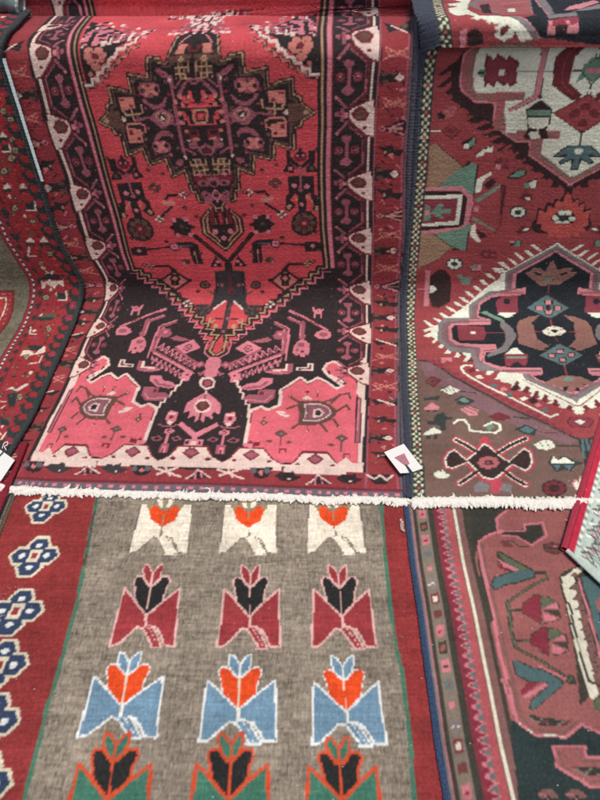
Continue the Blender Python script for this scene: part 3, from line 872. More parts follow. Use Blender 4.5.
w+,498 90,-2 18,25 21,18 38,64 1,28 -38,26 -18,1 -22
d+,552 144,19 24,28 -22,-22 -24
m+,560 144,13 16,18 -14,-14 -17
d+,524 121,7 8,9 -7,-8 -8
d+,616 122,7 8,8 -8,-7 -8
d+,655 110,22 20,20 44,68 -1,26 -41,23 -18
w+,655 88,0 18,25 21,21 38,62 1,25 -38,27 -18,0 -22
d+,710 142,22 24,25 -22,-23 -24
m+,718 142,15 16,16 -14,-15 -17
d+,683 119,7 8,8 -7,-7 -8
d+,773 120,7 8,8 -7,-7 -9
d+,820 103,22 20,22 43,72 0,30 -41,29 -18
w+,821 80,-1 19,25 20,22 38,66 1,30 -37,32 -17,1 -23
d+,876 134,22 24,27 -21,-25 -25
m+,883 135,15 16,17 -15,-16 -16
d+,848 112,7 8,8 -7,-7 -8
d+,944 113,10 8,9 -7,-9 -9
w+,961 91,-1 26,34 29,19 -18,37 2,-4 -35
w-,109 105,934 0,0 8,-934 0
w+,1025 589,16 5,7 -363,-8 0,-5 164,-19 22
k+,1016 405,18 -11,3 -190,-19 0
m+,1020 402,12 -9,3 -185,-14 -1
i+1.3,1024 387,3 -176
i+,643 312,27 5,5 -33,-9 -21,-18 -1,-6 21
d+,667 290,-1 -7,-5 -2,-6 2,-3 6,1 6,6 3,5 -2
w+,647 308,20 1,1 -9,-20 -1
w+,650 269,12 6,4 -16,-13 -3
m+2.5,636 258,11 -9,27 0,15 9
i+,636 233,14 9,17 -4,-1 -14,-12 -7,-14 6
d+,659 230,-1 -4,-5 -2,-5 1,-3 5,1 4,5 2,6 -1
w+,654 230,0 -2,-3 0,-1 2,1 2,2 0
i+2.8,652 220,2 -47
m+2.0,613 198,9 11,16 -6,-9 -11,-16 6
m+2.0,666 197,11 12,18 -8,-13 -12,-16 8
m+,639 179,23 0,2 -34,-23 -2
i+,645 170,13 0,2 -26,-13 0
d+,651 160,4 0,1 -16,-5 0
i+,705 188,13 0,3 -10,-11 -3
d+,719 193,6 10,8 -11,19 6,-1 -17,-27 -8
i+,720 188,13 1,2 -18,-13 -1
i+,575 406,25 -25,24 -26,4 -51,-14 14,-7 -12,6 -24,-14 13,-9 3,-3 -26,-8 8
m+,574 399,-11 -23,11 -67,28 1,9 30
i+,576 399,25 -22,20 -25,4 -41,-11 10,-10 -11,5 -22,-13 13,-9 1
w-,559 368,24 5,18 -26,-3 -26,-17 -12,-20 6,-13 26
d-,563 360,20 4,12 -19,-3 -19,-14 -8,-15 5,-8 18
b-,567 355,14 2,6 -14,-1 -13,-11 -5,-10 17
i+,575 224,51 49,6 -16,-46 -47,-11 -10
i+,553 550,9 26,16 1,17 -17,-9 -26,1 -21,7 -37,-16 -5,-13 0,-8 16
i+2.7,588 505,24 -16
m+,594 488,9 12,12 -11,-9 -12
m+,597 534,16 20,21 -18,-16 -20
i+,607 535,8 8,10 -8,-8 -8
m+4.5,629 544,79 73
w-,545 450,7 19,28 6,17 -23,-3 -28,-19 -13,-18 13
d-,555 446,5 15,19 4,12 -17,-3 -18,-15 -9,-11 9
m-,561 445,5 11,11 2,8 -12,-3 -12,-12 -5
w-1.7,575 411,1 -15
i+,566 196,7 10,10 -6,19 -2,0 -24,-31 -1
k+,587 194,10 -2,0 -13,-9 1
w+,569 191,7 2,9 -16,-15 -2
d+,1050 2378,-17 -6,-45 -16,-8 -7,0 -25,8 -14,41 -37,26 -8
w+,1050 2375,-16 -7,-43 -16,-6 -6,0 -19,7 -13,40 -36,23 -8
d+,987 2336,12 16,16 6,14 -7,11 -17,-9 -16,-17 -4,-17 8
b+,999 2336,7 11,9 4,10 -7,5 -9,-7 -12,-9 -2,-10 5
d+,1031 2376,-1 -3,-5 -1,-4 1,-2 4,1 3,5 1,4 -1
d+,1035 2297,-2 -4,-5 -1,-5 2,-2 4,2 4,5 1,5 -2
k+,957 2356,21 -1,0 -37,-21 1
i+,980 2334,-4 -6,-8 -3,-8 3,-3 7,3 7,8 2,8 -3
m+,960 2337,-4 -5,-7 -3,-7 3,-3 6,3 6,7 2,8 -3
s+,971 2332,-3 -3,-5 0,-2 4,2 3,5 0
m+,957 2354,9 -1,0 -37,-9 0
d+,961 2337,-2 -3,-5 0,-2 4,2 3,5 0
m+4.2,976 2314,-27 -30
i+,955 2282,-3 -4,-5 0,-3 5,3 4,5 0
d+1.5,980 2318,2 -11
m+4.2,973 2355,-24 26
i+,950 2383,-2 -4,-4 0,-3 4,2 4,5 0
d+2.1,985 2307,43 -37,3 -82,-46 -38
m+1.8,981 2303,40 -33,4 -79,-42 -37
m+,961 2272,12 6,15 -4,-1 -13,-5 -7,0 -43,12 -14,-5 -10,-13 -4,-15 8,0 10,13 10,-2 43,-8 7
d+,969 2232,-1 -7,-6 -5,-7 -2,-7 2,-5 6,-2 7,1 7,5 5,8 2,7 -3,5 -5
m+,966 2232,-3 -7,-8 -3,-7 3,-3 8,2 7,8 3,7 -4
k+,962 2232,-2 -5,-5 -2,-5 2,-2 6,2 5,5 1,5 -2
i+,958 2232,-1 -3,-3 0,-2 3,1 4,4 -1
d+,1016 2231,-2 -7,-5 -5,-7 -1,-7 2,-6 5,-2 8,2 7,5 5,7 1,7 -2,6 -5
m+,1012 2232,-3 -8,-7 -2,-8 3,-3 7,3 7,7 3,8 -3
k+,1009 2232,-2 -5,-5 -2,-5 2,-3 5,2 5,5 2,5 -2
i+,1005 2232,-2 -3,-3 0,-2 3,2 3,3 0
d+,1050 2170,-17 -6,-45 -15,-8 -8,0 -24,8 -15,41 -37,26 -8
w+,1050 2168,-16 -8,-43 -16,-6 -6,0 -19,7 -12,40 -37,23 -8
d+,987 2129,12 15,16 6,14 -7,11 -16,-9 -17,-17 -4,-17 8
b+,999 2128,7 11,9 5,10 -8,5 -9,-7 -12,-9 -2,-10 6
d+,1031 2169,-1 -4,-5 -1,-4 2,-2 3,1 3,5 2,4 -2
d+,1035 2090,-2 -4,-5 -2,-5 2,-2 4,2 4,5 2,5 -2
k+,957 2148,21 -1,0 -37,-21 1
i+,980 2127,-4 -7,-8 -2,-8 3,-3 7,3 6,8 2,8 -3
m+,960 2130,-4 -6,-7 -2,-7 3,-3 6,3 5,7 2,8 -2
s+,971 2125,-3 -4,-5 0,-2 4,2 4,5 -1
m+,957 2146,9 0,0 -38,-9 1
d+,961 2130,-2 -3,-5 0,-2 3,2 3,5 0
m+4.2,976 2106,-27 -30
i+,955 2075,-3 -5,-5 0,-3 5,3 5,5 0
d+1.5,980 2110,2 -11
m+4.2,973 2148,-24 25
i+,950 2175,-2 -3,-4 0,-3 4,2 3,5 0
d+2.1,985 2099,43 -37,3 -82,-46 -38
m+1.8,981 2096,40 -34,4 -79,-42 -37
m+,961 2065,12 6,15 -5,-1 -12,-5 -8,0 -43,12 -13,-5 -11,-13 -3,-15 7,0 10,13 10,-2 44,-8 6
d+,969 2024,-1 -7,-6 -5,-7 -2,-7 3,-5 5,-2 7,1 7,5 5,8 2,7 -2,5 -6
m+,966 2024,-3 -7,-8 -3,-7 4,-3 7,2 7,8 3,7 -3
k+,962 2024,-2 -5,-5 -1,-5 2,-2 5,2 5,5 2,5 -2
i+,958 2025,-1 -3,-3 0,-2 3,1 3,4 0
d+,1016 2024,-2 -7,-5 -5,-7 -2,-7 2,-6 6,-2 7,2 7,5 5,7 2,7 -3,6 -5
m+,1012 2024,-3 -7,-7 -3,-8 3,-3 8,3 7,7 2,8 -3
k+,1009 2024,-2 -5,-5 -2,-5 2,-3 6,2 5,5 1,5 -2
i+,1005 2024,-2 -3,-3 0,-2 3,2 3,3 0
d+,1050 1963,-17 -6,-45 -16,-8 -8,0 -24,8 -15,41 -36,26 -8
w+,1050 1960,-16 -7,-43 -17,-6 -6,0 -18,7 -13,40 -36,23 -8
d+,987 1921,12 16,16 6,14 -8,11 -16,-9 -16,-17 -4,-17 7
b+,999 1921,7 11,9 4,10 -7,5 -10,-7 -11,-9 -2,-10 5
d+,1031 1961,-1 -4,-5 -1,-4 2,-2 3,1 4,5 1,4 -2
d+,1035 1882,-2 -4,-5 -2,-5 2,-2 4,2 5,5 1,5 -2
k+,957 1941,21 -1,0 -38,-21 1
i+,980 1919,-4 -7,-8 -2,-8 3,-3 7,3 6,8 3,8 -3
m+,960 1922,-4 -6,-7 -2,-7 3,-3 6,3 6,7 2,8 -3
s+,971 1917,-3 -4,-5 1,-2 3,2 4,5 0
m+,957 1938,9 0,0 -37,-9 0
d+,961 1922,-2 -3,-5 0,-2 3,2 4,5 -1
m+4.2,976 1899,-27 -30
i+,955 1867,-3 -5,-5 1,-3 4,3 5,5 0
d+1.5,980 1902,2 -10
m+4.2,973 1940,-24 26
i+,950 1968,-2 -4,-4 0,-3 4,2 4,5 0
d+2.1,985 1892,43 -38,3 -82,-46 -38
m+1.8,981 1888,40 -33,4 -80,-42 -36
m+,961 1857,12 6,15 -5,-1 -12,-5 -7,0 -44,12 -13,-5 -10,-13 -4,-15 7,0 11,13 10,-2 43,-8 6
d+,969 1816,-1 -7,-6 -5,-7 -1,-7 2,-5 5,-2 8,1 7,5 5,8 1,7 -2,5 -5
m+,966 1817,-3 -8,-8 -2,-7 3,-3 7,2 8,8 2,7 -3
k+,962 1817,-2 -5,-5 -2,-5 2,-2 5,2 5,5 2,5 -2
i+,958 1817,-1 -3,-3 0,-2 3,1 3,4 0
d+,1016 1816,-2 -7,-5 -5,-7 -2,-7 3,-6 5,-2 7,2 7,5 5,7 2,7 -2,6 -6
m+,1012 1816,-3 -7,-7 -3,-8 4,-3 7,3 7,7 3,8 -3
k+,1009 1816,-2 -5,-5 -2,-5 3,-3 5,2 5,5 2,5 -3
i+,1005 1817,-2 -4,-3 1,-2 3,2 3,3 0
d+,1050 1755,-17 -6,-45 -16,-8 -7,0 -25,8 -14,41 -37,26 -8
w+,1050 1752,-16 -7,-43 -16,-6 -6,0 -19,7 -13,40 -36,23 -8
d+,987 1713,12 16,16 6,14 -7,11 -17,-9 -16,-17 -4,-17 8
b+,999 1713,7 11,9 4,10 -7,5 -9,-7 -12,-9 -2,-10 5
d+,1031 1753,-1 -3,-5 -1,-4 1,-2 4,1 3,5 1,4 -1
d+,1035 1674,-2 -4,-5 -1,-5 2,-2 4,2 4,5 1,5 -2
k+,957 1733,21 -1,0 -37,-21 1
i+,980 1711,-4 -6,-8 -3,-8 3,-3 7,3 7,8 2,8 -3
m+,960 1714,-4 -5,-7 -3,-7 3,-3 6,3 6,7 2,8 -3
s+,971 1709,-3 -3,-5 0,-2 4,2 3,5 0
m+,957 1731,9 -1,0 -37,-9 0
d+,961 1714,-2 -3,-5 0,-2 4,2 3,5 0
m+4.2,976 1691,-27 -30
i+,955 1659,-3 -4,-5 0,-3 5,3 4,5 0
d+1.5,980 1695,2 -11
m+4.2,973 1732,-24 26
i+,950 1760,-2 -4,-4 0,-3 4,2 4,5 0
d+2.1,985 1684,43 -37,3 -82,-46 -38
m+1.8,981 1680,40 -33,4 -79,-42 -37
m+,961 1649,12 6,15 -4,-1 -13,-5 -7,0 -43,12 -14,-5 -10,-13 -4,-15 8,0 10,13 10,-2 43,-8 7
d+,969 1609,-1 -7,-6 -5,-7 -2,-7 2,-5 6,-2 7,1 7,5 5,8 2,7 -3,5 -5
m+,966 1609,-3 -7,-8 -3,-7 3,-3 8,2 7,8 3,7 -4
k+,962 1609,-2 -5,-5 -2,-5 2,-2 6,2 5,5 1,5 -2
i+,958 1609,-1 -3,-3 0,-2 3,1 3,4 0
d+,1016 1608,-2 -7,-5 -5,-7 -1,-7 2,-6 5,-2 8,2 7,5 5,7 1,7 -2,6 -5
m+,1012 1609,-3 -8,-7 -2,-8 3,-3 7,3 7,7 3,8 -3
k+,1009 1609,-2 -5,-5 -2,-5 2,-3 5,2 5,5 2,5 -2
i+,1005 1609,-2 -3,-3 0,-2 3,2 3,3 0
d+,1050 1549,-17 -6,-45 -17,-8 -8,0 -25,8 -15,41 -38,26 -8
w+,1050 1546,-16 -7,-43 -17,-6 -7,0 -19,7 -13,40 -38,23 -8
d+,987 1506,12 16,16 6,14 -7,11 -17,-9 -17,-17 -4,-17 8
b+,999 1505,7 12,9 4,10 -7,5 -10,-7 -12,-9 -2,-10 5
d+,1031 1547,-1 -4,-5 -1,-4 2,-2 3,1 4,5 1,4 -1
d+,1035 1465,-2 -4,-5 -2,-5 2,-2 5,2 4,5 2,5 -2
k+,957 1526,21 -1,0 -39,-21 1
i+,980 1504,-4 -7,-8 -3,-8 4,-3 7,3 6,8 3,8 -3
m+,960 1507,-4 -6,-7 -2,-7 2,-3 7,3 6,7 2,8 -3
s+,971 1502,-3 -4,-5 0,-2 4,2 4,5 -1
m+,957 1524,9 -1,0 -38,-9 0
d+,961 1507,-2 -3,-5 0,-2 3,2 3,5 0
m+4.2,976 1483,-27 -31
i+,955 1450,-3 -5,-5 0,-3 5,3 5,5 0
d+1.5,980 1486,2 -11
m+4.2,973 1525,-24 27
i+,950 1554,-2 -4,-4 0,-3 4,2 4,5 0
d+2.1,985 1475,43 -38,3 -85,-46 -40
m+1.8,981 1471,40 -34,4 -82,-42 -38
m+,961 1439,12 7,15 -5,-1 -13,-5 -8,0 -44,12 -14,-5 -11,-13 -4,-15 8,0 11,13 10,-2 45,-8 6
d+,969 1397,-1 -7,-6 -5,-7 -2,-7 2,-5 6,-2 8,1 7,5 5,8 2,7 -2,5 -6
m+,966 1398,-3 -8,-8 -3,-7 4,-3 7,2 8,8 3,7 -4
k+,962 1398,-2 -5,-5 -2,-5 2,-2 5,2 5,5 2,5 -2
i+,958 1398,-1 -3,-3 0,-2 3,1 3,4 0
d+,1016 1397,-2 -7,-5 -5,-7 -2,-7 2,-6 6,-2 7,2 8,5 5,7 1,7 -2,6 -5
m+,1012 1397,-3 -7,-7 -3,-8 3,-3 8,3 7,7 3,8 -3
k+,1009 1397,-2 -5,-5 -2,-5 3,-3 5,2 5,5 2,5 -2
i+,1005 1398,-2 -4,-3 1,-2 3,2 3,3 0
d+,1050 1330,-17 -5,-45 -15,-8 -8,0 -23,8 -14,41 -34,26 -8
w+,1050 1328,-16 -7,-43 -16,-6 -6,0 -17,7 -12,40 -35,23 -7
d+,987 1291,12 14,16 6,14 -7,11 -15,-9 -16,-17 -4,-17 8
b+,999 1290,7 11,9 4,10 -7,5 -9,-7 -11,-9 -2,-10 5
d+,1031 1328,-1 -3,-5 -1,-4 2,-2 3,1 3,5 1,4 -1
d+,1035 1254,-2 -4,-5 -2,-5 2,-2 4,2 4,5 1,5 -1
k+,957 1309,21 -1,0 -35,-21 1
i+,980 1289,-4 -6,-8 -3,-8 3,-3 7,3 6,8 2,8 -3
m+,960 1292,-4 -6,-7 -2,-7 3,-3 5,3 6,7 2,8 -3
s+,971 1287,-3 -4,-5 1,-2 3,2 4,5 -1
m+,957 1307,9 0,0 -36,-9 1
d+,961 1292,-2 -3,-5 0,-2 3,2 3,5 0
m+4.2,976 1270,-27 -29
i+,955 1239,-3 -4,-5 0,-3 5,3 4,5 0
d+1.5,980 1273,2 -10
m+4.2,973 1309,-24 24
i+,950 1335,-2 -4,-4 1,-3 3,2 4,5 0
d+2.1,985 1263,43 -36,3 -77,-46 -36
m+1.8,981 1259,40 -31,4 -76,-42 -34
m+,961 1230,12 6,15 -5,-1 -12,-5 -6,0 -42,12 -12,-5 -10,-13 -4,-15 7,0 10,13 10,-2 41,-8 6
d+,969 1191,-1 -6,-6 -5,-7 -2,-7 3,-5 5,-2 7,1 6,5 5,8 2,7 -3,5 -5
m+,966 1192,-3 -7,-8 -3,-7 3,-3 7,2 7,8 3,7 -3
k+,962 1192,-2 -5,-5 -2,-5 2,-2 5,2 5,5 2,5 -2
i+,958 1192,-1 -3,-3 0,-2 3,1 3,4 0
d+,1016 1191,-2 -7,-5 -4,-7 -2,-7 2,-6 5,-2 7,2 7,5 5,7 1,7 -2,6 -5
m+,1012 1191,-3 -6,-7 -3,-8 3,-3 7,3 7,7 2,8 -3
k+,1009 1191,-2 -4,-5 -2,-5 2,-3 5,2 5,5 1,5 -2
i+,1005 1192,-2 -3,-3 0,-2 3,2 3,3 0
d+,1050 1133,-17 -6,-45 -15,-8 -7,0 -22,8 -14,41 -34,26 -8
w+,1050 1130,-16 -7,-43 -15,-6 -6,0 -17,7 -12,40 -34,23 -7
d+,987 1094,12 14,16 6,14 -7,11 -15,-9 -15,-17 -4,-17 7
b+,999 1093,7 11,9 4,10 -7,5 -9,-7 -11,-9 -2,-10 5
d+,1031 1131,-1 -3,-5 -1,-4 1,-2 3,1 4,5 1,4 -2
d+,1035 1057,-2 -4,-5 -1,-5 2,-2 4,2 3,5 2,5 -2
k+,957 1112,21 -1,0 -35,-21 1
i+,980 1092,-4 -6,-8 -3,-8 3,-3 7,3 6,8 2,8 -3
m+,960 1095,-4 -6,-7 -2,-7 3,-3 5,3 6,7 2,8 -3
s+,971 1090,-3 -3,-5 0,-2 3,2 4,5 -1
m+,957 1110,9 -1,0 -34,-9 0
d+,961 1095,-2 -3,-5 0,-2 3,2 3,5 0
m+4.2,976 1073,-27 -28
i+,955 1043,-3 -4,-5 0,-3 5,3 4,5 0
d+1.5,980 1076,2 -10
m+4.2,973 1111,-24 24
i+,950 1137,-2 -3,-4 0,-3 4,2 3,5 0
d+2.1,985 1066,43 -35,3 -76,-46 -36
m+1.8,981 1063,40 -31,4 -74,-42 -35
m+,961 1034,12 5,15 -4,-1 -11,-5 -7,0 -41,12 -12,-5 -10,-13 -3,-15 7,0 9,13 10,-2 40,-8 6
d+,969 996,-1 -7,-6 -4,-7 -2,-7 2,-5 5,-2 7,1 7,5 4,8 2,7 -2,5 -5
m+,966 996,-3 -6,-8 -3,-7 3,-3 7,2 7,8 2,7 -3
k+,962 996,-2 -4,-5 -2,-5 2,-2 5,2 4,5 2,5 -2
i+,958 996,-1 -2,-3 0,-2 3,1 3,4 -1
d+,1016 996,-2 -7,-5 -5,-7 -1,-7 2,-6 5,-2 7,2 6,5 5,7 2,7 -3,6 -5
m+,1012 996,-3 -7,-7 -2,-8 3,-3 7,3 6,7 3,8 -3
k+,1009 996,-2 -5,-5 -1,-5 2,-3 5,2 4,5 2,5 -2
i+,1005 996,-2 -3,-3 0,-2 3,2 3,3 0
d+,1050 933,-17 -5,-45 -12,-8 -7,0 -19,8 -12,41 -29,26 -6
w+,1050 931,-16 -6,-43 -13,-6 -5,0 -15,7 -10,40 -29,23 -6
d+,987 900,12 12,16 5,14 -6,11 -13,-9 -13,-17 -3,-17 6
b+,999 899,7 9,9 4,10 -6,5 -8,-7 -9,-9 -1,-10 4
d+,1031 931,-1 -2,-5 -1,-4 1,-2 3,1 2,5 1,4 -1
d+,1035 868,-2 -3,-5 -1,-5 2,-2 3,2 3,5 1,5 -1
k+,957 915,21 -1,0 -29,-21 1
i+,980 898,-4 -5,-8 -2,-8 2,-3 6,3 5,8 2,8 -3
m+,960 900,-4 -4,-7 -2,-7 2,-3 5,3 5,7 1,8 -2
s+,971 896,-3 -2,-5 0,-2 3,2 3,5 -1
m+,957 913,9 0,0 -30,-9 1
d+,961 900,-2 -2,-5 0,-2 3,2 2,5 0
m+4.2,976 882,-27 -24
i+,955 857,-3 -4,-5 0,-3 4,3 4,5 -1
d+1.5,980 885,2 -9
m+4.2,973 915,-24 20
i+,950 937,-2 -3,-4 0,-3 3,2 3,5 0
d+2.1,985 876,43 -30,3 -65,-46 -30
m+1.8,981 873,40 -26,4 -64,-42 -29
m+,961 849,12 4,15 -3,-1 -10,-5 -6,0 -35,12 -10,-5 -9,-13 -2,-15 5,0 9,13 8,-2 34,-8 5
d+,969 816,-1 -5,-6 -4,-7 -2,-7 2,-5 4,-2 6,1 6,5 4,8 1,7 -2,5 -4
m+,966 816,-3 -5,-8 -2,-7 2,-3 6,2 6,8 2,7 -3
k+,962 816,-2 -3,-5 -2,-5 2,-2 4,2 4,5 1,5 -1
i+,958 817,-1 -3,-3 0,-2 3,1 2,4 0
d+,1016 816,-2 -6,-5 -4,-7 -1,-7 2,-6 4,-2 6,2 6,5 3,7 2,7 -2,6 -4
m+,1012 816,-3 -6,-7 -2,-8 3,-3 6,3 5,7 3,8 -3
k+,1009 816,-2 -4,-5 -1,-5 2,-3 4,2 4,5 1,5 -2
i+,1005 816,-2 -2,-3 0,-2 3,2 2,3 0
d+,1050 777,-17 -6,-45 -16,-8 -8,0 -25,8 -15,41 -37,26 -8
w+,1050 774,-16 -7,-43 -17,-6 -6,0 -19,7 -13,40 -37,23 -8
d+,987 734,12 16,16 6,14 -7,11 -17,-9 -16,-17 -4,-17 8
b+,999 734,7 11,9 4,10 -7,5 -9,-7 -12,-9 -2,-10 5
d+,1031 775,-1 -4,-5 -1,-4 2,-2 3,1 4,5 1,4 -2
d+,1035 695,-2 -4,-5 -2,-5 2,-2 4,2 4,5 2,5 -2
k+,957 754,21 -1,0 -37,-21 0
i+,980 732,-4 -6,-8 -3,-8 3,-3 7,3 7,8 2,8 -3
m+,960 735,-4 -5,-7 -3,-7 3,-3 6,3 6,7 2,8 -3
s+,971 730,-3 -3,-5 0,-2 4,2 3,5 0
m+,957 752,9 -1,0 -37,-9 0
d+,961 735,-2 -3,-5 0,-2 4,2 3,5 0
m+4.2,976 712,-27 -31
i+,955 680,-3 -5,-5 0,-3 5,3 5,5 0
d+1.5,980 715,2 -10
m+4.2,973 753,-24 26
i+,950 782,-2 -4,-4 0,-3 4,2 4,5 0
d+2.1,985 705,43 -38,3 -83,-46 -39
m+1.8,981 701,40 -34,4 -80,-42 -37
m+,961 669,12 6,15 -4,-1 -13,-5 -7,0 -44,12 -14,-5 -10,-13 -4,-15 8,0 10,13 10,-2 44,-8 7
d+,969 628,-1 -7,-6 -5,-7 -2,-7 3,-5 5,-2 8,1 7,5 5,8 1,7 -2,5 -5
m+,966 628,-3 -7,-8 -2,-7 3,-3 7,2 8,8 2,7 -3
k+,962 629,-2 -5,-5 -2,-5 2,-2 5,2 5,5 2,5 -2
i+,958 629,-1 -3,-3 0,-2 3,1 3,4 0
d+,1016 628,-2 -7,-5 -5,-7 -2,-7 2,-6 6,-2 7,2 7,5 5,7 2,7 -2,6 -6
m+,1012 628,-3 -7,-7 -3,-8 4,-3 7,3 7,7 3,8 -3
k+,1009 628,-2 -5,-5 -2,-5 3,-3 5,2 5,5 2,5 -3
i+,1005 628,-2 -3,-3 0,-2 4,2 3,3 0
d+,1050 566,-17 -6,-45 -16,-8 -8,0 -24,8 -15,41 -37,26 -8
w+,1050 564,-16 -8,-43 -17,-6 -6,0 -19,7 -12,40 -37,23 -8
d+,987 524,12 16,16 6,14 -8,11 -16,-9 -17,-17 -4,-17 8
b+,999 523,7 12,9 4,10 -7,5 -10,-7 -11,-9 -3,-10 6
d+,1031 564,-1 -3,-5 -1,-4 1,-2 4,1 3,5 1,4 -1
d+,1035 484,-2 -4,-5 -1,-5 2,-2 4,2 4,5 1,5 -1
k+,957 544,21 -1,0 -38,-21 1
i+,980 522,-4 -7,-8 -2,-8 3,-3 7,3 6,8 3,8 -3
m+,960 525,-4 -6,-7 -2,-7 3,-3 6,3 6,7 2,8 -3
s+,971 520,-3 -4,-5 0,-2 4,2 4,5 0
m+,957 541,9 0,0 -38,-9 1
d+,961 525,-2 -3,-5 0,-2 3,2 3,5 0
m+4.2,976 501,-27 -30
i+,955 469,-3 -4,-5 0,-3 5,3 4,5 0
d+1.5,980 505,2 -11
m+4.2,973 543,-24 26
i+,950 571,-2 -4,-4 1,-3 4,2 3,5 0
k+,1064 1779,22 -23,23 -20,30 48,0 -73,-30 18,-29 -9
w+2.6,1086 1749,45 -32
b+,1137 1743,-4 -9,-8 -3,-8 4,-3 10,3 16,8 7,8 -10
k+1.3,1142 1784,0 -73
s+1.6,1067 1650,69 27
s+1.5,1074 1680,67 -30
s+1.4,1074 1673,12 -16
s+1.4,1086 1672,12 -15
s+1.4,1097 1671,12 -15
s+1.4,1108 1671,12 -16
s+1.4,1120 1670,12 -15
k+1.3,1060 1683,2 -35
k+,1062 1625,29 -12,22 2,23 -14,-21 -12,-22 3,-27 -9
b+,1084 1614,-3 -5,-6 -2,-7 3,-4 4,3 5,7 2,7 -3
b+,1086 1592,-3 -4,-6 -2,-7 2,-4 5,3 5,6 1,8 -2
w+,1103 1602,13 10,15 -11,-13 -10
i+,1112 1602,4 3,5 -4,-4 -3
k+1.3,1059 1622,4 -37
s+1.6,1068 1517,67 30
s+1.6,1074 1550,65 -33
s+1.5,1075 1541,12 -17
s+1.5,1086 1541,12 -17
s+1.5,1097 1541,12 -18
s+1.5,1108 1540,12 -17
s+1.5,1119 1540,12 -17
k+1.3,1060 1553,3 -39
k+,1067 1461,24 8,46 19,4 -55,-49 18
i+2.1,1092 1460,43 16
i+2.1,1092 1460,46 -20
t+2.4,1097 1460,37 -2
i+,1067 1461,10 9,12 -10,-11 -9
k+,1072 1461,6 4,5 -5,-5 -4
k+1.4,1140 1479,4 -43
k+,1063 1409,25 -4,20 5,4 -16,28 -1,-8 -22,-26 11,-20 -9,-3 16
t+,1093 1389,-2 -4,-4 0,-2 4,2 3,4 0
k+1.4,1143 1412,1 -45
k+,1062 1345,29 -15,23 2,23 -17,-22 -16,-23 4,-28 -12
b+,1084 1330,-3 -5,-6 -2,-8 2,-3 6,3 6,7 2,7 -3
b+,1085 1304,-3 -6,-7 -2,-7 2,-3 6,3 6,7 2,7 -2
w+,1103 1316,14 13,14 -14,-14 -13
i+,1113 1316,4 4,5 -5,-5 -4
k+1.4,1060 1341,1 -47
k+,1063 1267,26 -4,20 6,2 -17,29 -1,-8 -24,-26 11,-20 -9,-3 17
t+,1093 1246,-2 -4,-4 0,-2 4,2 4,4 0
k+1.5,1060 1274,0 -48
k+,1066 1173,26 7,48 18,1 -51,-49 16
i+2.4,1092 1172,45 15
i+2.4,1092 1172,46 -20
t+2.7,1097 1171,38 -1
i+,1066 1173,11 8,12 -9,-12 -8
k+,1071 1172,6 5,6 -5,-6 -4
k+1.5,1060 1193,0 -41
s+1.9,1066 1084,71 34
s+1.9,1073 1120,69 -35
s+1.7,1074 1111,12 -19
s+1.7,1085 1111,13 -19
s+1.7,1097 1110,12 -18
s+1.7,1109 1110,12 -19
s+1.7,1120 1109,13 -18
k+1.5,1143 1121,2 -42
k+,1061 1068,30 -13,23 3,25 -15,-23 -14,-24 3,-30 -11
b+,1083 1056,-2 -5,-8 -2,-7 2,-3 5,3 5,7 2,7 -2
b+,1084 1032,-3 -5,-7 -2,-7 3,-4 5,3 5,8 2,7 -2
w+,1103 1044,15 11,15 -12,-14 -11
i+,1113 1043,5 5,5 -5,-5 -4
k+1.6,1144 1062,2 -39
s+2.0,1064 960,75 35
s+2.0,1072 996,72 -34
s+1.8,1072 987,13 -18
s+1.8,1085 987,13 -18
s+1.8,1097 987,13 -18
s+1.8,1109 987,13 -18
s+1.8,1121 986,14 -18
k+1.6,1145 998,3 -42
k+,1062 910,28 9,53 21,3 -52,-55 13
i+2.6,1091 910,50 18
i+2.6,1091 910,52 -17
t+3.0,1097 910,42 0
i+,1062 910,12 9,13 -9,-12 -9
k+,1068 910,6 4,7 -4,-6 -4
k+1.7,1147 931,2 -40
k+,1057 860,30 -1,23 4,3 -9,33 0,-9 -16,-30 6,-23 -7,-3 9
t+,1092 846,-2 -4,-5 0,-3 4,3 4,5 0
k+1.7,1054 865,0 -31
k+,1057 817,33 -8,27 3,27 -11,-27 -13,-27 2,-34 -11
b+,1082 809,-3 -4,-9 -2,-8 1,-3 4,3 4,8 2,9 -1
b+,1082 790,-4 -5,-8 -2,-8 2,-4 4,4 4,8 2,8 -1
w+,1104 800,17 9,16 -9,-16 -10
i+,1115 800,6 5,5 -5,-5 -5
k+1.7,1054 815,-1 -34
k+,1057 761,30 -2,24 7,3 -13,34 1,-10 -25,-31 9,-24 -12,-3 15
t+,1092 742,-3 -6,-5 -1,-2 6,2 6,5 1
k+1.7,1053 767,0 -45
k+,1056 690,27 -6,27 -9,37 26,0 -49,-36 16,-34 -12
w+3.2,1083 685,54 -26
b+,1144 687,-4 -12,-9 -5,-10 5,-4 11,4 12,9 6,10 -5
k+1.6,1151 701,0 -49
s+1.9,1062 577,81 43
s+1.9,1071 617,75 -33
s+1.8,1071 607,13 -19
s+1.8,1084 608,13 -20
s+1.8,1097 608,13 -19
s+1.8,1110 609,13 -20
s+1.8,1123 609,13 -19
k+1.6,1149 623,0 -46
k+,1058 550,33 -12,25 4,26 -15,-26 -16,-25 2,-32 -13
b+,1083 538,-4 -6,-8 -2,-8 2,-3 5,3 6,8 2,8 -2
b+,1083 513,-3 -6,-8 -2,-8 2,-3 5,3 6,8 2,8 -2
w+,1104 526,15 13,16 -12,-15 -13
i+,1114 526,5 7,6 -6,-5 -7
k+1.5,1148 550,0 -44
s+1.8,1063 430,78 38
s+1.8,1072 466,72 -30
s+1.7,1072 457,13 -17
s+1.7,1084 457,13 -17
s+1.7,1097 458,13 -17
s+1.7,1110 458,12 -17
s+1.7,1122 459,13 -17
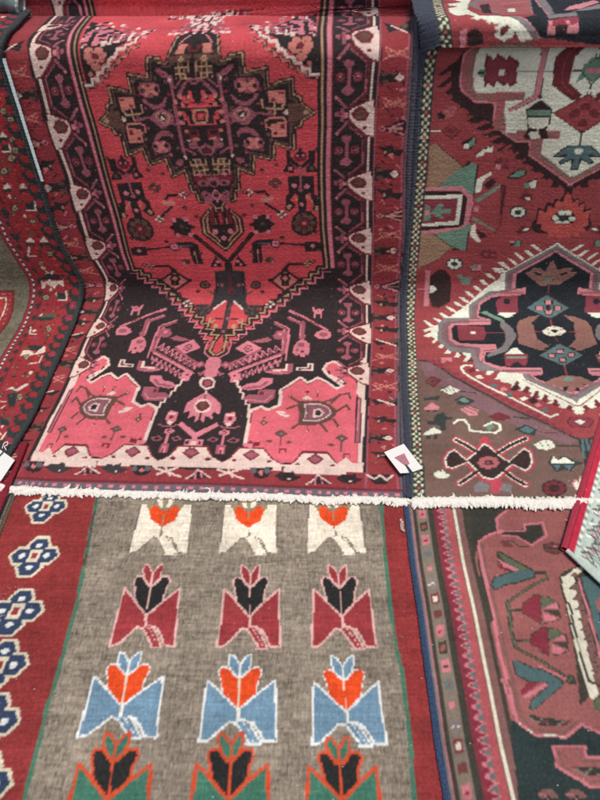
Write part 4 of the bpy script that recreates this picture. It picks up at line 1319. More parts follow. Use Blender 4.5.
k+1.5,1147 471,0 -40
k+,1060 393,25 -5,24 -7,34 21,0 -39,-34 12,-30 -9
w+2.9,1085 389,49 -21
b+,1140 391,-4 -10,-8 -4,-9 4,-4 9,4 10,8 4,9 -3
k+1.5,1057 398,1 -38
k+,1061 314,27 -2,21 7,3 -12,30 1,-9 -20,-27 7,-20 -9,-3 12
t+,1093 298,-2 -5,-5 0,-2 5,2 4,5 1
k+1.4,1058 319,1 -36
k+,1062 247,29 -9,24 4,23 -12,-24 -13,-23 1,-28 -11
b+,1084 238,-3 -5,-7 -2,-7 2,-3 4,3 4,7 3,7 -2
b+,1084 218,-3 -5,-7 -2,-7 2,-3 4,3 4,7 3,7 -2
w+,1103 229,15 10,14 -9,-15 -11
i+,1113 229,5 5,4 -5,-5 -5
k+1.4,1059 244,1 -35
k+,1064 172,25 -1,20 6,2 -11,28 2,-10 -19,-24 6,-19 -8,-2 10
t+,1093 158,-2 -4,-4 -1,-2 5,2 4,4 0
k+1.4,1142 181,-2 -34
k+2.0,1111 879,14 -9
k+,1111 425,9 6,9 -5,-9 -6
b+,1095 1612,5 4,5 -5,-4 -4
k+,1109 1444,8 5,9 -6,-8 -5
k+1.9,1075 591,13 -12
k+,1093 881,6 5,6 -5,-6 -4
i+1.7,1128 1494,12 -11
k+1.7,1077 1363,12 -12
s+,1128 1530,5 5,6 -5,-6 -5
k+,1075 1288,6 5,5 -6,-5 -6
i+1.8,1102 478,12 -11
b+,1087 1665,6 4,6 -5,-6 -4
k+,1107 1100,9 4,8 -5,-8 -4
s+1.8,1090 1299,12 -12
k+,1100 1279,7 6,8 -6,-7 -6
k+,1122 873,9 4,10 -4,-10 -5
b+,1087 233,5 5,6 -4,-6 -6
i+1.9,1102 1137,12 -13
k+1.8,1067 391,12 -10
k+,1097 1498,6 5,6 -5,-6 -5
s+,1099 265,6 6,6 -5,-6 -5
i+1.9,1104 518,13 -12
b+,1073 140,7 5,6 -5,-6 -5
i+1.8,1080 1228,11 -13
b+,1093 1142,4 6,5 -6,-5 -7
b+,1117 1080,7 4,7 -5,-6 -4
k+,1122 1588,6 5,7 -5,-6 -5
s+,1117 1569,8 5,8 -6,-8 -4
s+2.0,1075 882,14 -8
s+,1084 766,8 6,7 -6,-7 -5
k+1.6,1088 1579,12 -10
k+,1095 867,8 5,7 -4,-7 -5
k+1.9,1099 1052,13 -9
k+1.9,1114 546,13 -12
i+1.9,1088 606,13 -13
i+1.8,1081 441,13 -11
k+,1086 207,6 6,6 -5,-6 -5
s+,1083 566,9 7,9 -7,-9 -7
b+,1114 837,7 4,7 -4,-6 -5
k+1.7,1091 247,11 -9
i+1.8,1108 373,13 -10
s+,1096 1042,8 5,9 -5,-8 -5
s+1.9,1109 1111,12 -9
s+1.6,1115 1548,12 -10
i+1.7,1100 1378,12 -12
s+,1065 691,8 7,9 -6,-8 -8
b+,1115 1532,4 4,5 -5,-4 -5
k+,1080 1117,4 4,6 -5,-5 -4
s+1.7,1096 194,11 -9
k+1.9,1089 1134,12 -14
s+,1121 1459,7 5,9 -6,-8 -5
i+1.8,1120 401,12 -10
s+,1099 195,7 5,6 -4,-6 -6
k+1.8,1102 1325,11 -12
i+1.8,1117 1206,12 -13
s+,1072 1124,8 6,9 -7,-9 -6
b+,1105 189,5 5,4 -4,-5 -6
k+1.6,1101 1623,12 -10
s+1.7,1121 1345,12 -12
b+,1078 1181,7 6,6 -7,-6 -6
i+1.7,1124 207,11 -9
k+,1084 642,6 7,7 -7,-6 -7
s+,1097 161,5 5,4 -4,-4 -5
k+,1123 817,9 5,9 -5,-9 -4
i+1.8,1065 458,13 -11
s+,1095 1452,5 6,6 -6,-5 -5
b+,1126 1562,8 5,9 -5,-8 -5
k+1.9,1120 1047,12 -9
b+,1072 1721,6 5,6 -6,-6 -5
s+,1097 1380,7 5,8 -6,-7 -5
b+,1072 481,7 6,7 -6,-6 -6
k+1.7,1122 286,12 -10
s+1.8,1117 1190,11 -13
b+,1116 389,8 6,9 -5,-8 -6
k+1.6,1083 1519,12 -10
k-,82 89,88 4,-1 -33,-25 -8,-33 6
g-,109 79,1 -7,-5 -4,-7 3,-6 8,-1 7,4 4,7 -3
g-,166 82,0 -8,-8 -3,-12 2,-10 8,0 7,8 4,13 -3
s-,120 73,3 11,18 -10,-4 -11
G-,182 74,17 15,31 -2,18 8,8 -14,20 -7,-16 -15,-14 -4,-34 5
w-,248 66,0 -4,-3 0,-3 3,0 4,4 0
k-,295 53,7 30,21 1,25 -28
w-2.3,290 53,12 11,9 23,23 -18,15 -10
i-2.4,308 79,5 -25
i-2.1,322 76,7 -18
G-,350 77,12 16,19 -3,14 8,6 -15,19 -6,-18 -15,-14 -5,-22 7
w-,392 68,-1 -3,-4 0,-2 3,1 4,3 0
k-,420 92,62 3,-9 -34,-16 -8,-19 6
g-,442 82,-1 -8,-5 -4,-5 3,-4 8,1 8,5 3,6 -3
g-,477 83,-2 -8,-6 -3,-6 3,-4 7,1 8,6 4,7 -3
s-,447 74,5 12,8 -11,-5 -11
w-3.5,488 84,66 -30
w-3.5,496 62,49 24
w-2.7,511 92,18 -36
k-,575 47,14 30,20 1,19 -28
w-2.3,570 47,14 12,15 22,19 -17,13 -11
i-2.3,594 74,-2 -26
i-2.0,607 71,3 -19
w-3.5,650 84,66 -31
w-3.5,656 62,51 24
w-2.6,673 92,17 -36
k-,730 95,62 3,-12 -34,-18 -9,-18 7
g-,751 85,-2 -8,-5 -4,-6 3,-3 8,2 8,6 3,5 -3
g-,786 86,-3 -8,-6 -3,-6 3,-3 7,2 8,6 4,7 -3
s-,755 77,6 12,7 -11,-6 -12
k-,798 68,15 16,18 -3,15 8,3 -15,18 -6,-20 -16,-15 -4,-21 6
w-,838 59,-2 -4,-3 0,-2 4,1 3,4 0
k-,884 43,14 30,23 1,23 -29
w-2.3,879 42,15 12,14 23,23 -18,16 -10
i-2.3,903 69,-1 -26
i-2.0,918 66,4 -18
k-,965 68,18 16,22 -3,19 9,4 -15,21 -7,-24 -16,-18 -4,-26 6
w-,1014 59,-2 -3,-4 -1,-3 4,2 4,4 0
k-,1056 87,73 4,-21 -39,-31 -1
w-2.9,1059 84,18 -14,16 15,15 -18,18 20
k-,19 74,9 15,20 -3,13 8,9 -14,22 -7,-15 -15,-14 -4,-24 6
w-,64 65,0 -4,-4 0,-3 3,0 4,4 0''')
RUG['right'] = dict(half=0.62, v_origin=0.05, u0=-1, u1=0.62, v0=0.0666, v1=2.6200, ds=0.012,
 profile='1220 240 1232 241 1244 241 1256 242 1268 243 1280 243 1292 244 1304 245 1316 246 1328 246 1340 247 1352 248 1364 248 1376 249 1388 250 1400 250 1412 251 1424 252 1436 252 1448 253 1460 254 1472 255 1484 255 1496 256 1508 257 1520 257 1532 258 1544 259 1556 259 1568 260 1580 261 1592 262 1604 262 1616 263 1628 264 1640 264 1652 265 1664 266 1676 266 1688 267 1700 268 1712 268 1724 269 1736 270 1748 271 1760 271 1772 272 1784 273 1796 273 1808 274 1820 275 1832 275 1844 276 1856 277 1868 277 1880 278 1892 279 1904 280 1916 280 1928 282 1940 283 1952 285 1964 286 1976 288 1988 289 2000 290 2012 292 2024 293 2036 295 2048 296 2060 298 2072 299 2084 300 2096 302 2108 303 2120 305 2132 306 2144 307 2156 309 2168 310 2180 312 2192 313 2204 315 2216 316 2228 317 2240 319 2252 321 2264 329 2276 345 2288 369 2299 406 2310 448 2321 501 2331 563 2341 629 2350 708 2359 791 2367 881 2374 979 2380 1079 2386 1187 2390 1297 2394 1411 2397 1527 2399 1646 2400 1765 2400 1885 2400 2005 2400 2125 2400 2245 2400 2365 2400 2485 2400 2605 2400 2725 2400 2845 2400 2965 2400 3085 2400 3205 2400 3325 2400 3445 2400 3565 2400 3685 2400 3805 2400 3925 2400 4045 2400 4165 2400 4285 2400 4405 2400 4525 2400 4645 2400 4765 2400 4885 2400 5005 2400 5125 2400 5245 2400 5365 2400 5485 2400 5605 2400 5725 2400 5845 2400 5965 2400 6085 2400 6205 2400 6325 2400 6445 2400 6565 2400 6685 2400 6805 2400 6925 2400 7045 2400 7165 2400 7285 2400 7405 2400 7525 2400 7645 2400 7765 2400 7885 2400 8005 2400 8125 2400 8245 2400 8365 2400 8485 2400 8605 2400 8725 2400 8845 2400 8965 2400 9085 2400 9205 2400 9325 2400 9445 2400 9565 2400 9685 2400 9805 2400 9925 2400 10045 2400 10165 2400 10285 2400 10405 2400 10525 2400 10645 2400 10765 2400 10885 2400 11005 2401 11125 2402 11243 2406 11356 2412 11462 2420 11554 2429 11632 2439 11694 2450 11738 2462 11762 2474 11771 2486 11772 2498 11774 2510 11776 2522 11778 2534 11780 2546 11782 2558 11783 2570 11785 2582 11787 2594 11789 2606 11788 2618 11784 2630 11780 2642 11775 2654 11771 2666 11767 2678 11763 2690 11759 2702 11755 2714 11750 2725 11725 2735 11653 2740 11545 2745 11440 2751 11335 2756 11314 2757 11433 2759 11552 2760 11671 2762 11790 2763 11909 2763 12028 2760 12145 2761 12265 2762 12382 2766 12496 2772 12602 2779 12694 2788 12775 2798 12842 2809 12884 2821 12909 2833 12921 2845 12924 2857 12928 2869 12931 2881 12935 2893 12938 2905 12942 2917 12946 2929 12949 2941 12953 2953 12956 2965 12960 2977 12963 2989 12967',
 guide_u=[-1.0, 0.0, 0.62],
 guide_x='394 397 400 403 407 410 414 417 420 424 426 429 431 434 436 439 442 446 449 453 457 461 465 469 472 475 478 481 484 487 490 492 493 493 491 488 486 484 482 479 477 475 474 473 472 470 468 466 465 463 460 458 456 454 451 449 446 444 441 439 438 439 445 451 457 463 469 476 482 488 495 500 503 506/1030 1037 1043 1050 1056 1063 1069 1075 1081 1087 1093 1099 1106 1112 1115 1116 1116 1117 1121 1126 1130 1135 1139 1142 1144 1147 1151 1156 1162 1165 1166 1167 1166 1163 1158 1152 1146 1139 1133 1127 1122 1118 1115 1112 1108 1105 1101 1097 1095 1093 1092 1089 1084 1078 1072 1066 1062 1059 1056 1052 1050 1048 1050 1054 1064 1076 1088 1100 1113 1126 1139 1150 1157 1163/1425 1433 1442 1450 1458 1467 1475 1483 1490 1498 1504 1510 1517 1522 1527 1531 1534 1537 1541 1544 1548 1552 1555 1559 1563 1568 1573 1579 1585 1590 1594 1595 1593 1587 1577 1566 1556 1547 1540 1533 1526 1519 1513 1508 1504 1500 1495 1491 1488 1484 1480 1475 1468 1462 1455 1449 1445 1441 1437 1433 1429 1426 1424 1428 1440 1455 1471 1488 1504 1521 1538 1553 1563 1570',
 guide_s='67 102 137 172 207 242 277 311 346 381 416 451 486 521 556 591 626 661 696 731 766 801 836 871 906 941 976 1011 1046 1081 1116 1151 1186 1221 1256 1291 1326 1361 1396 1431 1466 1501 1536 1571 1606 1641 1676 1711 1746 1781 1816 1850 1885 1920 1955 1990 2025 2060 2095 2130 2165 2200 2235 2270 2305 2340 2375 2410 2445 2480 2515 2550 2585 2620/67 102 137 172 207 242 277 311 346 381 416 451 486 521 556 591 626 661 696 731 766 801 836 871 906 941 976 1011 1046 1081 1116 1151 1186 1221 1256 1291 1326 1361 1396 1431 1466 1501 1536 1571 1606 1641 1676 1711 1746 1781 1816 1850 1885 1920 1955 1990 2025 2060 2095 2130 2165 2200 2235 2270 2305 2340 2375 2410 2445 2480 2515 2550 2585 2620/67 102 137 172 207 242 277 311 346 381 416 451 486 521 556 591 626 661 696 731 766 801 836 871 906 941 976 1011 1046 1081 1116 1151 1186 1221 1256 1291 1326 1361 1396 1431 1466 1501 1536 1571 1606 1641 1676 1711 1746 1781 1816 1850 1885 1920 1955 1990 2025 2060 2095 2130 2165 2200 2235 2270 2305 2340 2375 2410 2445 2480 2515 2550 2585 2620',
 chart='''e-,-50 -40,1092 0,0 2384,-1092 0
n+,39 596,35 -8,31 -28,18 -20,20 -29,30 -24,27 -29,27 -24,26 -23,25 -27,24 -22,36 -26,41 -26,53 -42,39 -29,19 -8,17 -238,-546 -33,18 636
v+,39 591,35 -5,48 -51,50 -58,53 -52,76 -76,77 -52,92 -66,-17 -24,-108 57,-82 50,-82 66,-80 92,-45 49
h+4.5,39 596,35 -8
h+4.5,74 588,31 -28
h+4.4,105 560,18 -20
h+4.4,123 540,20 -29
h+4.4,143 511,30 -24
h+4.3,173 487,27 -29
h+4.3,200 458,27 -24
h+4.3,227 434,26 -23
h+4.2,253 411,25 -27
h+4.2,278 384,24 -22
h+4.1,302 362,36 -26
h+4.1,338 336,41 -26
h+4.1,379 310,53 -42
h+4.0,432 268,39 -29
h+4.0,471 239,19 -8
m+,65 596,25 0,-1 -20,-18 5
m+,90 574,25 0,-1 -20,-19 5
m+,114 553,25 0,-1 -20,-18 5
m+,138 532,25 0,-1 -20,-18 5
m+,162 511,25 0,-1 -19,-18 5
m+,186 491,25 0,-2 -19,-18 4
m+,209 471,24 0,-3 -19,-17 4
m+,230 451,24 0,-3 -19,-17 5
m+,251 431,24 0,-3 -19,-17 5
m+,272 411,24 0,-4 -18,-17 5
m+,292 392,24 0,-2 -18,-17 5
m+,314 373,23 0,-1 -17,-17 4
m+,336 355,23 0,-1 -18,-18 4
m+,358 336,23 0,-2 -17,-17 4
m+,379 318,23 0,-1 -17,-17 4
m+,401 300,23 0,-2 -17,-17 4
m+,422 282,23 0,-2 -16,-17 4
m+,443 265,23 0,-2 -17,-17 4
h+7.6,490 231,9 -59,3 -74
a+3.8,502 231,5 -78,1 -73
k+1.5,481 227,4 -111
c+,36 1463,22 5,33 -28,57 -46,-28 -25,-46 -45,-34 -3
k+1.2,58 1468,33 -28,57 -46,-28 -25,-46 -44
g+,74 1324,41 45,33 25,11 18,33 -12,1 -105,-29 18,-13 14
k+1.6,192 1400,1 -105
k+,148 1394,11 18,13 -2,-11 -13
g+,199 1283,40 30,37 25,2 -9,-32 -28,-40 -28
d+2.0,281 1336,13 -12,0 -132,-14 -35
w+,196 1353,19 13,22 12,4 -9,-17 -11,-8 -17,1 -23,-12 -11,-8 0
k+,220 1336,23 22,18 -11,-23 -29
i+,26 1324,125 5,39 -34,4 -23,-5 -80,-21 -25,-134 -16
k+,27 1311,120 4,28 -26,0 -94,-14 -12,-129 -16
w+,28 1296,129 5,1 -29,-2 -80,-119 -9
m+,29 1283,116 5,-1 -83,-112 -10
g+,38 1266,18 -6,7 -52,-24 -2
g+,60 1235,27 37,12 -9,-7 -15,33 1,-2 -15,-29 -2,12 -18,-13 0
i+,38 1245,16 0,2 -17,-17 0
i+,200 1260,16 -2,1 -18,-18 1
g+,75 1157,84 16,35 25,3 -44,-5 -59,-25 -4,-33 24
k+1.7,195 1198,-1 -107
k+,134 1115,18 -10,23 -10,-31 0
c+,36 1157,41 0,57 -42,12 -13,-39 -41,-65 -42,-9 4
k+1.4,77 1157,66 -52,-36 -44,-65 -42
g+,201 1223,37 -25,46 -28,-8 -3,-42 25,-37 19
w+,199 1186,12 9,8 -38,20 -29,-10 -5,-28 24
k+,217 1173,27 -13,18 -13,-27 -6
w+2.1,34 1506,29 1
d+,68 1507,26 22,37 -22,-28 -26
e+1.5,78 1507,19 15,19 -15,-16 -15,-22 15
q+,54 1556,17 10,35 19,0 -19,-19 -17,-24 -8
k+,56 1558,7 8,13 -5,-4 -10
k+,134 1476,37 16,9 -13,-13 -26,-25 -3
w+,140 1468,16 3,1 -17,-17 0
g+,157 1476,14 13,2 -23,-13 -8
w+,181 1434,13 8,13 16,23 3,2 -19,-23 -2,-9 -11,-15 -3
k+1.6,181 1437,17 13,34 13
d+,239 1413,19 11,26 -6,6 -29,-41 -2
i+,245 1405,19 0,3 -16,-19 0
q+,54 1549,17 17,14 9,24 5,-5 -24,-21 -12
k+,51 1556,13 5,15 -5,-4 -12,-18 1
k+,102 1719,10 17,1 -55,4 -54,46 -33,55 -4,6 -58,-30 9,-32 15,-38 24,-31 19,-8 55,0 35
k+,43 1665,13 11,26 20,22 11,-2 -18,-13 -8,-32 -16
k+,45 1634,25 20,25 18,15 0,-18 -18,-32 -23
k+,69 1620,16 11,23 14,17 -23,-20 5,-23 -16
k+,88 1599,16 12,27 2,1 -14,-26 -9
k+,115 1578,13 14,24 7,7 -19,-29 -5
k+,142 1556,21 17,22 2,2 -19,-40 -5
k+,141 1537,22 14,24 10,21 -15,-33 -17
k+,171 1514,24 13,24 10,8 -20,-35 -8
k+,193 1497,25 7,29 13,12 -20,-40 -8
k+,216 1474,29 15,30 8,7 -21,-40 -8
k+,242 1448,21 15,20 8,12 -16,-30 -13
k+,247 1512,50 -36,44 0,5 -42,39 -26,37 -25,75 -47,14 -15,-24 -3,-57 35,-62 38,-60 38,-24 26,-33 21
k+,287 1432,29 18,31 -5,-32 -27
k+,317 1410,26 24,33 -10,-31 -22
k+,359 1383,22 19,22 -5,-21 -22
k+,399 1358,15 17,26 0,-20 -25
k+,435 1327,7 20,32 0,-17 -23
k+,480 1330,26 0,5 -23,-26 -6
e+,259 1450,24 18,8 -5,-23 -21
e+,281 1424,28 21,5 -6,-24 -23
e+,306 1402,29 22,5 -6,-25 -24
q+,132 1744,-20 -25,-3 -30,7 -62,47 -33,62 -5,-1 -67,8 -10,27 -10,325 0,-74 653,-394 0
q+,235 1532,13 -23,52 -33,43 0,1 -42,156 -101,111 85,-54 245,-340 0
i+2.4,248 1509,52 -33,43 0,1 -42,156 -101
i+2.5,142 1744,-31 -25,-1 -38,6 -54,47 -34,60 -4,1 -48
j+3.4,161 1742,-27 -29,2 -41,4 -41,31 -25,64 2,10 -52,6 -49
j+3.6,249 1575,11 -38,43 -45,124 1
j+4.0,365 1481,4 -44,128 -87,90 79
w+,154 1736,-6 -17,-1 -38,4 -47,16 -19,95 7,45 -2,2 -26,-52 -2,2 -51,343 0,-66 597,-375 0,1 -398
w+,252 1575,7 -34,35 -34,136 1,3 -26,-51 -1,-1 -44,110 -76,93 81,-47 221,-295 0
w+,198 1719,16 -99,91 0,1 -21,-51 -7,9 -90,310 0,-52 217
w+,297 1667,33 -40,-22 -28
q+,223 1621,84 0,-1 -23,-54 -2,2 -55,-21 10
i+1.9,228 1619,77 0
j+2.2,240 1608,64 1
q+,295 1497,4 10,132 1,2 -25,-55 -1,-35 -6
i+1.8,301 1505,130 1
j+2.8,305 1494,125 1
d+,176 1722,24 -15,7 17,31 -17,3 12,34 -17,-3 -21,6 -36,-17 -11,-12 11,-6 -9,-24 14,-7 -19,-16 14,-13 -16,-6 60
m+,184 1713,17 -13,8 15,31 -15,3 11,26 -15,4 -46,-16 -7,-39 13,-10 -16,-16 12,-3 -9,-5 42
w+,220 1682,15 0,2 -15,-14 0
g+,184 1672,-2 -8,-8 -4,-9 4,-4 8,2 8,8 3,8 -3
k+1.4,160 1672,17 0
h+1.3,276 1676,185 2
k+,325 1760,28 0,-1 -88,6 -73,-25 14,-2 106
i+,328 1759,21 0,-1 -40,4 -47,1 -61,-18 2,1 59,-4 43
i+,335 1613,19 -7,-64 -33,-21 -10,-6 8,34 19
k+1.0,336 1611,-43 -24,-30 -19,23 2,68 35
d+,423 1758,50 4,-22 -26,-19 -21,0 -39,0 -31,44 -32,-7 -14,-19 -2,-68 43,-4 73,5 11
e+1.7,430 1740,-22 -21,-3 -38,5 -36,41 -32
k+1.1,423 1758,-40 -36,-7 -9,7 -73,67 -42
k+,358 1599,37 -24,2 -43,-10 -20,11 -26,-20 -5,-17 33,-19 -33,-23 8,12 23,-13 59
g+,323 1568,71 0,2 -14,-70 0
w+,326 1549,66 0,-1 -27,-27 -10,-31 7
w+,332 1502,30 5,10 -21,-27 -2
g+,461 1676,0 20,21 2,15 15,18 -2,27 -66,-23 14,-16 -14,-29 18
i+,487 1681,20 6,16 -6,-7 -9,-20 0
k+1.1,461 1676,0 20,21 2,15 15
k+1.1,461 1676,13 -13,29 -18
k+1.7,495 1645,6 -32
k+1.3,501 1711,-6 52
k+,429 1556,69 59,95 -54,-93 -59
q+,436 1556,63 55,89 -50,-86 -54
e+,436 1556,63 55,89 -50,-86 -54
d+,512 1580,0 -5,-4 -4,-7 -1,-7 1,-6 4,-4 5,1 5,4 4,7 1,7 -1,6 -4
d+,484 1563,-1 -5,-4 -4,-7 -1,-7 1,-6 4,-3 5,0 6,5 3,6 2,8 -2,6 -3
d+,543 1556,-1 -5,-4 -4,-7 -2,-7 2,-6 4,-3 5,1 5,4 4,7 2,7 -2,6 -4
d+,512 1532,-1 -6,-5 -4,-7 -1,-7 1,-6 4,-2 6,1 5,4 4,7 1,7 -1,6 -4
h+2.1,498 1507,-2 -49
k+,417 1426,26 27,20 8,68 4,35 -33,-24 0,-14 2,23 -24,-14 -8,-25 16,-3 -35,-27 3,-1 32,-32 -18,-9 8,23 18
a+,424 1428,22 21,17 8,66 4,31 -26,-27 4,-11 3,23 -30,-9 -3,-26 17,-8 -8,0 -29,-16 1,-1 34,-34 -19,-4 5,20 22,-9 3
w+,482 1450,22 5,0 -15,-17 -6
k+,485 1301,9 12,15 -12,10 -21,14 9,7 -20,17 8,6 -29,20 6,-1 -31,15 -31,-7 -22,-25 -10,-44 0,-83 0,-28 32,-3 62,25 -6,-1 24,23 -6,6 23,18 -9
o-,488 1295,7 13,12 -10,9 -26,17 11,6 -23,17 9,3 -31,25 10,-6 -31,9 -25,-16 -9,15 -19,-22 0,-5 -17,-21 10,-7 -19,-22 13,-7 -20,-18 16,-21 -3,-7 20,-24 9,0 19,-18 6,-3 50,26 -11,1 26,21 -9,8 26,21 -8
k-,455 1214,26 34,39 -3,19 -28,-8 -25,-44 -3
w-,483 1217,-2 -7,-8 -4,-9 4,-5 7,2 7,8 3,9 -3
w-,501 1235,-2 -7,-8 -3,-9 3,-5 7,2 8,8 3,9 -3
w-,523 1235,-2 -7,-8 -3,-9 3,-5 7,2 8,8 3,9 -3
w-,538 1214,-2 -8,-8 -3,-9 3,-5 8,2 7,8 3,9 -3
w-,522 1198,-2 -7,-8 -3,-9 3,-5 7,2 8,8 3,9 -3
w-,498 1198,-2 -7,-8 -3,-10 3,-5 7,2 8,8 3,9 -3
h-,510 1218,-1 -5,-4 -4,-8 -1,-8 1,-6 4,-3 5,1 5,5 4,7 2,8 -2,6 -4
o-,430 1198,138 0,15 7,-26 -32,-6 -26,-22 26,-7 -32,-27 -3,-31 29,-24 12
k+,287 1361,16 14,14 11,28 3,5 -23,-22 -11,-31 -2
g+,295 1361,14 11,14 11,19 2,2 -16,-19 -10
k+,349 1330,13 17,25 8,5 -25,-36 -10
w+,363 1341,22 10,2 -26,-16 -1
g+,350 1338,16 3,2 -16,-16 -1
d+,339 1292,19 15,25 -6,1 -21,-33 0
w+,361 1289,13 3,5 -12,-14 0
h+,375 1238,-2 -12,-9 -9,-14 -3,-16 3,-12 9,-6 12,2 13,10 8,14 4,15 -4,13 -8
w+,370 1233,-3 -5,-7 0,-5 5,3 5,8 0
w+,362 1225,-3 -5,-7 0,-5 5,3 5,7 0
w+,348 1225,-3 -5,-7 0,-4 5,2 5,8 0
w+,338 1233,-3 -5,-8 0,-4 5,3 5,7 0
w+,336 1244,-3 -5,-7 0,-5 5,3 5,7 0
w+,344 1252,-3 -6,-7 0,-4 6,2 5,8 0
w+,358 1252,-3 -6,-8 0,-4 6,3 5,7 0
w+,368 1244,-3 -5,-7 0,-4 5,3 5,7 0
h+,351 1238,-2 -4,-6 0,-3 4,2 4,6 0
d+,352 1173,31 13,19 -13
w+,376 1178,15 3,1 -8
k+,276 1336,16 -3,-1 -122
d+,274 1331,15 0,0 -108
m+,259 1418,19 6,11 -27,-21 -3
h+,188 1037,-4 -13,-10 -10,-15 -4,-16 4,-12 10,-5 13,3 13,11 9,15 4,15 -4,12 -9
w+,182 1031,-4 -6,-7 0,-5 6,4 6,7 0
w+,172 1023,-3 -6,-8 0,-4 6,4 5,7 0
w+,158 1022,-3 -5,-8 0,-4 5,4 6,7 0
w+,148 1031,-3 -6,-8 0,-4 6,3 6,8 0
w+,147 1043,-3 -6,-8 0,-4 6,3 5,8 0
w+,156 1051,-3 -5,-8 0,-4 5,3 6,8 0
w+,170 1051,-3 -5,-8 0,-4 5,3 6,8 0
w+,181 1043,-4 -6,-7 0,-5 6,4 5,7 0
h+,163 1037,-3 -4,-6 0,-3 4,2 4,6 0
d+,235 1078,16 17,42 -7,6 -27,-45 0
e+,270 1078,-2 -7,-7 -2,-6 2,-3 7,2 7,6 2,6 -2
e+,291 1073,-1 -5,-6 -2,-6 2,-2 5,2 5,5 2,6 -2
k+,208 1030,22 9,17 -2,0 -30,-29 0
i+,233 1037,14 0,0 -30,-29 2,-1 10,17 0
g+,210 1028,20 9,0 -16,-15 -2
g+,166 988,13 7,21 -18,8 7,12 -4,-7 -28,-25 0,-10 25
x+,99 1009,23 5,25 -30,2 -54,-1 -43,-36 -24,-23 5,-14 49,3 67
k+1.3,99 1009,23 5,25 -30,3 -97,-38 -24
i+,59 1007,16 1,5 -140,-17 -1
w+,80 943,8 3,15 -13,-11 -13,-11 -3
i+1.9,35 930,27 0
w-,369 1173,20 10,3 -10,-16 -6
d+,351 1167,15 22,34 -6,-3 -13,-36 -16
w+,370 1173,17 8,7 -7,-18 -7
k+,332 1128,41 6,3 -26,-36 -1
i+,334 1131,19 -2,-1 -9,-14 0
g+,353 1131,18 2,1 -25,-30 1,13 9
w+,496 1123,-157 -119,-13 -17,-74 -65,-39 -44,-68 -56,-59 -52,-3 -45,53 -55,78 -79,78 -41,61 -49,62 -57,79 -69,12 50,-7 670
w+,59 813,8 0,22 -21,16 -14,-22 0
w+,57 759,31 19,17 -10,-40 -21
w+,57 726,36 28,11 -7,-38 -28
w+,90 824,11 -2,25 -13,8 -8,-22 2
w+,113 845,13 -3,20 -14,6 -7,-23 3
w+,137 869,15 -4,20 -15,5 -8,-25 10
w+,159 887,15 -3,23 -16,6 -6,-32 12
w+,180 904,13 -2,21 -15,3 -10,-24 13
w+,197 927,15 -3,21 -19,6 -9,-26 12
w+,225 944,14 0,18 -17,6 -10,-23 13
w+,243 973,18 -3,15 -18,6 -8,-23 8
w+,261 998,17 0,19 -18,3 -9,-23 9
w+,283 1023,16 0,19 -21,3 -7,-23 10
w+,303 1044,14 0,25 -21,6 -11,-27 14
w+,406 1113,14 2,28 -24,-8 -4
w+,383 1095,14 0,25 -24,-8 -5
w+,350 1085,14 -2,28 -25,-8 -7
w+,335 1060,12 -2,24 -21,-5 -7
w+,311 1044,9 0,27 -25,-7 -7
w+,302 1019,17 0,15 -12,-7 -9
w+,498 1121,-166 -116,-16 -14,4 -61,23 0,-4 61,161 114
w+,58 726,29 23,16 -9,-29 -23
w+,81 689,27 37,11 -5,-28 -35
w+,101 662,30 45,10 -13,-27 -37
w+,121 631,24 44,13 -4,-18 -40
w+,152 609,16 44,13 -5,-13 -39
w+,177 587,18 35,13 -4,-15 -31
w+,216 541,16 34,18 0,-18 -34
w+,243 522,19 36,17 -13,-21 -26
w+,269 496,22 41,15 -12,-21 -30
w+,293 480,17 37,13 -5,-12 -32
w+,287 488,23 24,17 -8,-29 -24
w+,313 460,23 32,17 -8,-28 -26
w+,335 445,30 23,11 -8,-32 -19
w+,362 421,24 27,10 -7,-25 -24
w+,383 406,25 23,11 -8,-27 -19
w+,409 387,24 23,10 -12,-22 -15
w+,439 369,17 26,14 -8,-12 -22
w+,480 347,11 29,11 -11,-3 -22,-10 -6
w+,291 533,62 -6,1 -31,138 -127,4 -12,-15 0,-194 139
d+,116 684,25 10,-13 -26
d+,140 659,18 11,-6 -30
d+,167 635,16 13,-6 -35
d+,190 587,19 31,5 -31
d+,321 463,16 28,9 -9,-13 -22
d+,342 439,22 28,10 -8,-18 -30
d+,371 416,15 31,10 -8,-14 -31
d+,392 401,18 26,9 -7,-14 -33
d+,421 381,14 26,8 -10,-7 -26
d+,460 365,10 17,12 -8,-6 -24
w+3.8,205 566,-21 4,-14 -12,6 -25,25 -29,37 -36,35 -31,30 -23
w+,211 512,14 9,12 -17,-16 -4
i+,109 609,35 0,1 -22,-21 7,-3 -13,-11 2
a+,254 472,16 8,7 -20,-16 -4
i+,281 452,16 8,8 -12,-19 -7
d+,190 545,19 13,7 -21,-19 -8
w+3.6,278 437,42 -39,45 -37,45 -36,23 14
i+,281 456,16 4,8 -12,-22 -9
a+,296 429,17 8,0 -23,-17 0
w+,329 406,15 11,13 -7,-18 -14
k+,355 402,18 15,12 -22,-23 -12
i+,369 380,13 9,9 -13,-16 -7
a+,389 361,13 8,5 -19,-14 0
k+,310 448,17 24,16 -12,-19 -19
m+,454 307,14 21,49 0,22 -17,-18 -29,-54 -3
k-1.1,456 307,14 18,44 0,23 -14,-18 -25,-51 -4,-12 25
w-,478 308,18 8,14 -10,-17 -12
y+,499 1115,-156 -106,-11 -11,5 -68,-17 -3,-34 0,-44 -34,-25 -19,-3 -53,-79 0,-24 -24,-8 -94,37 -63,64 -9,11 -69,11 -21,128 0,11 -45,119 -90,15 -19,85 426
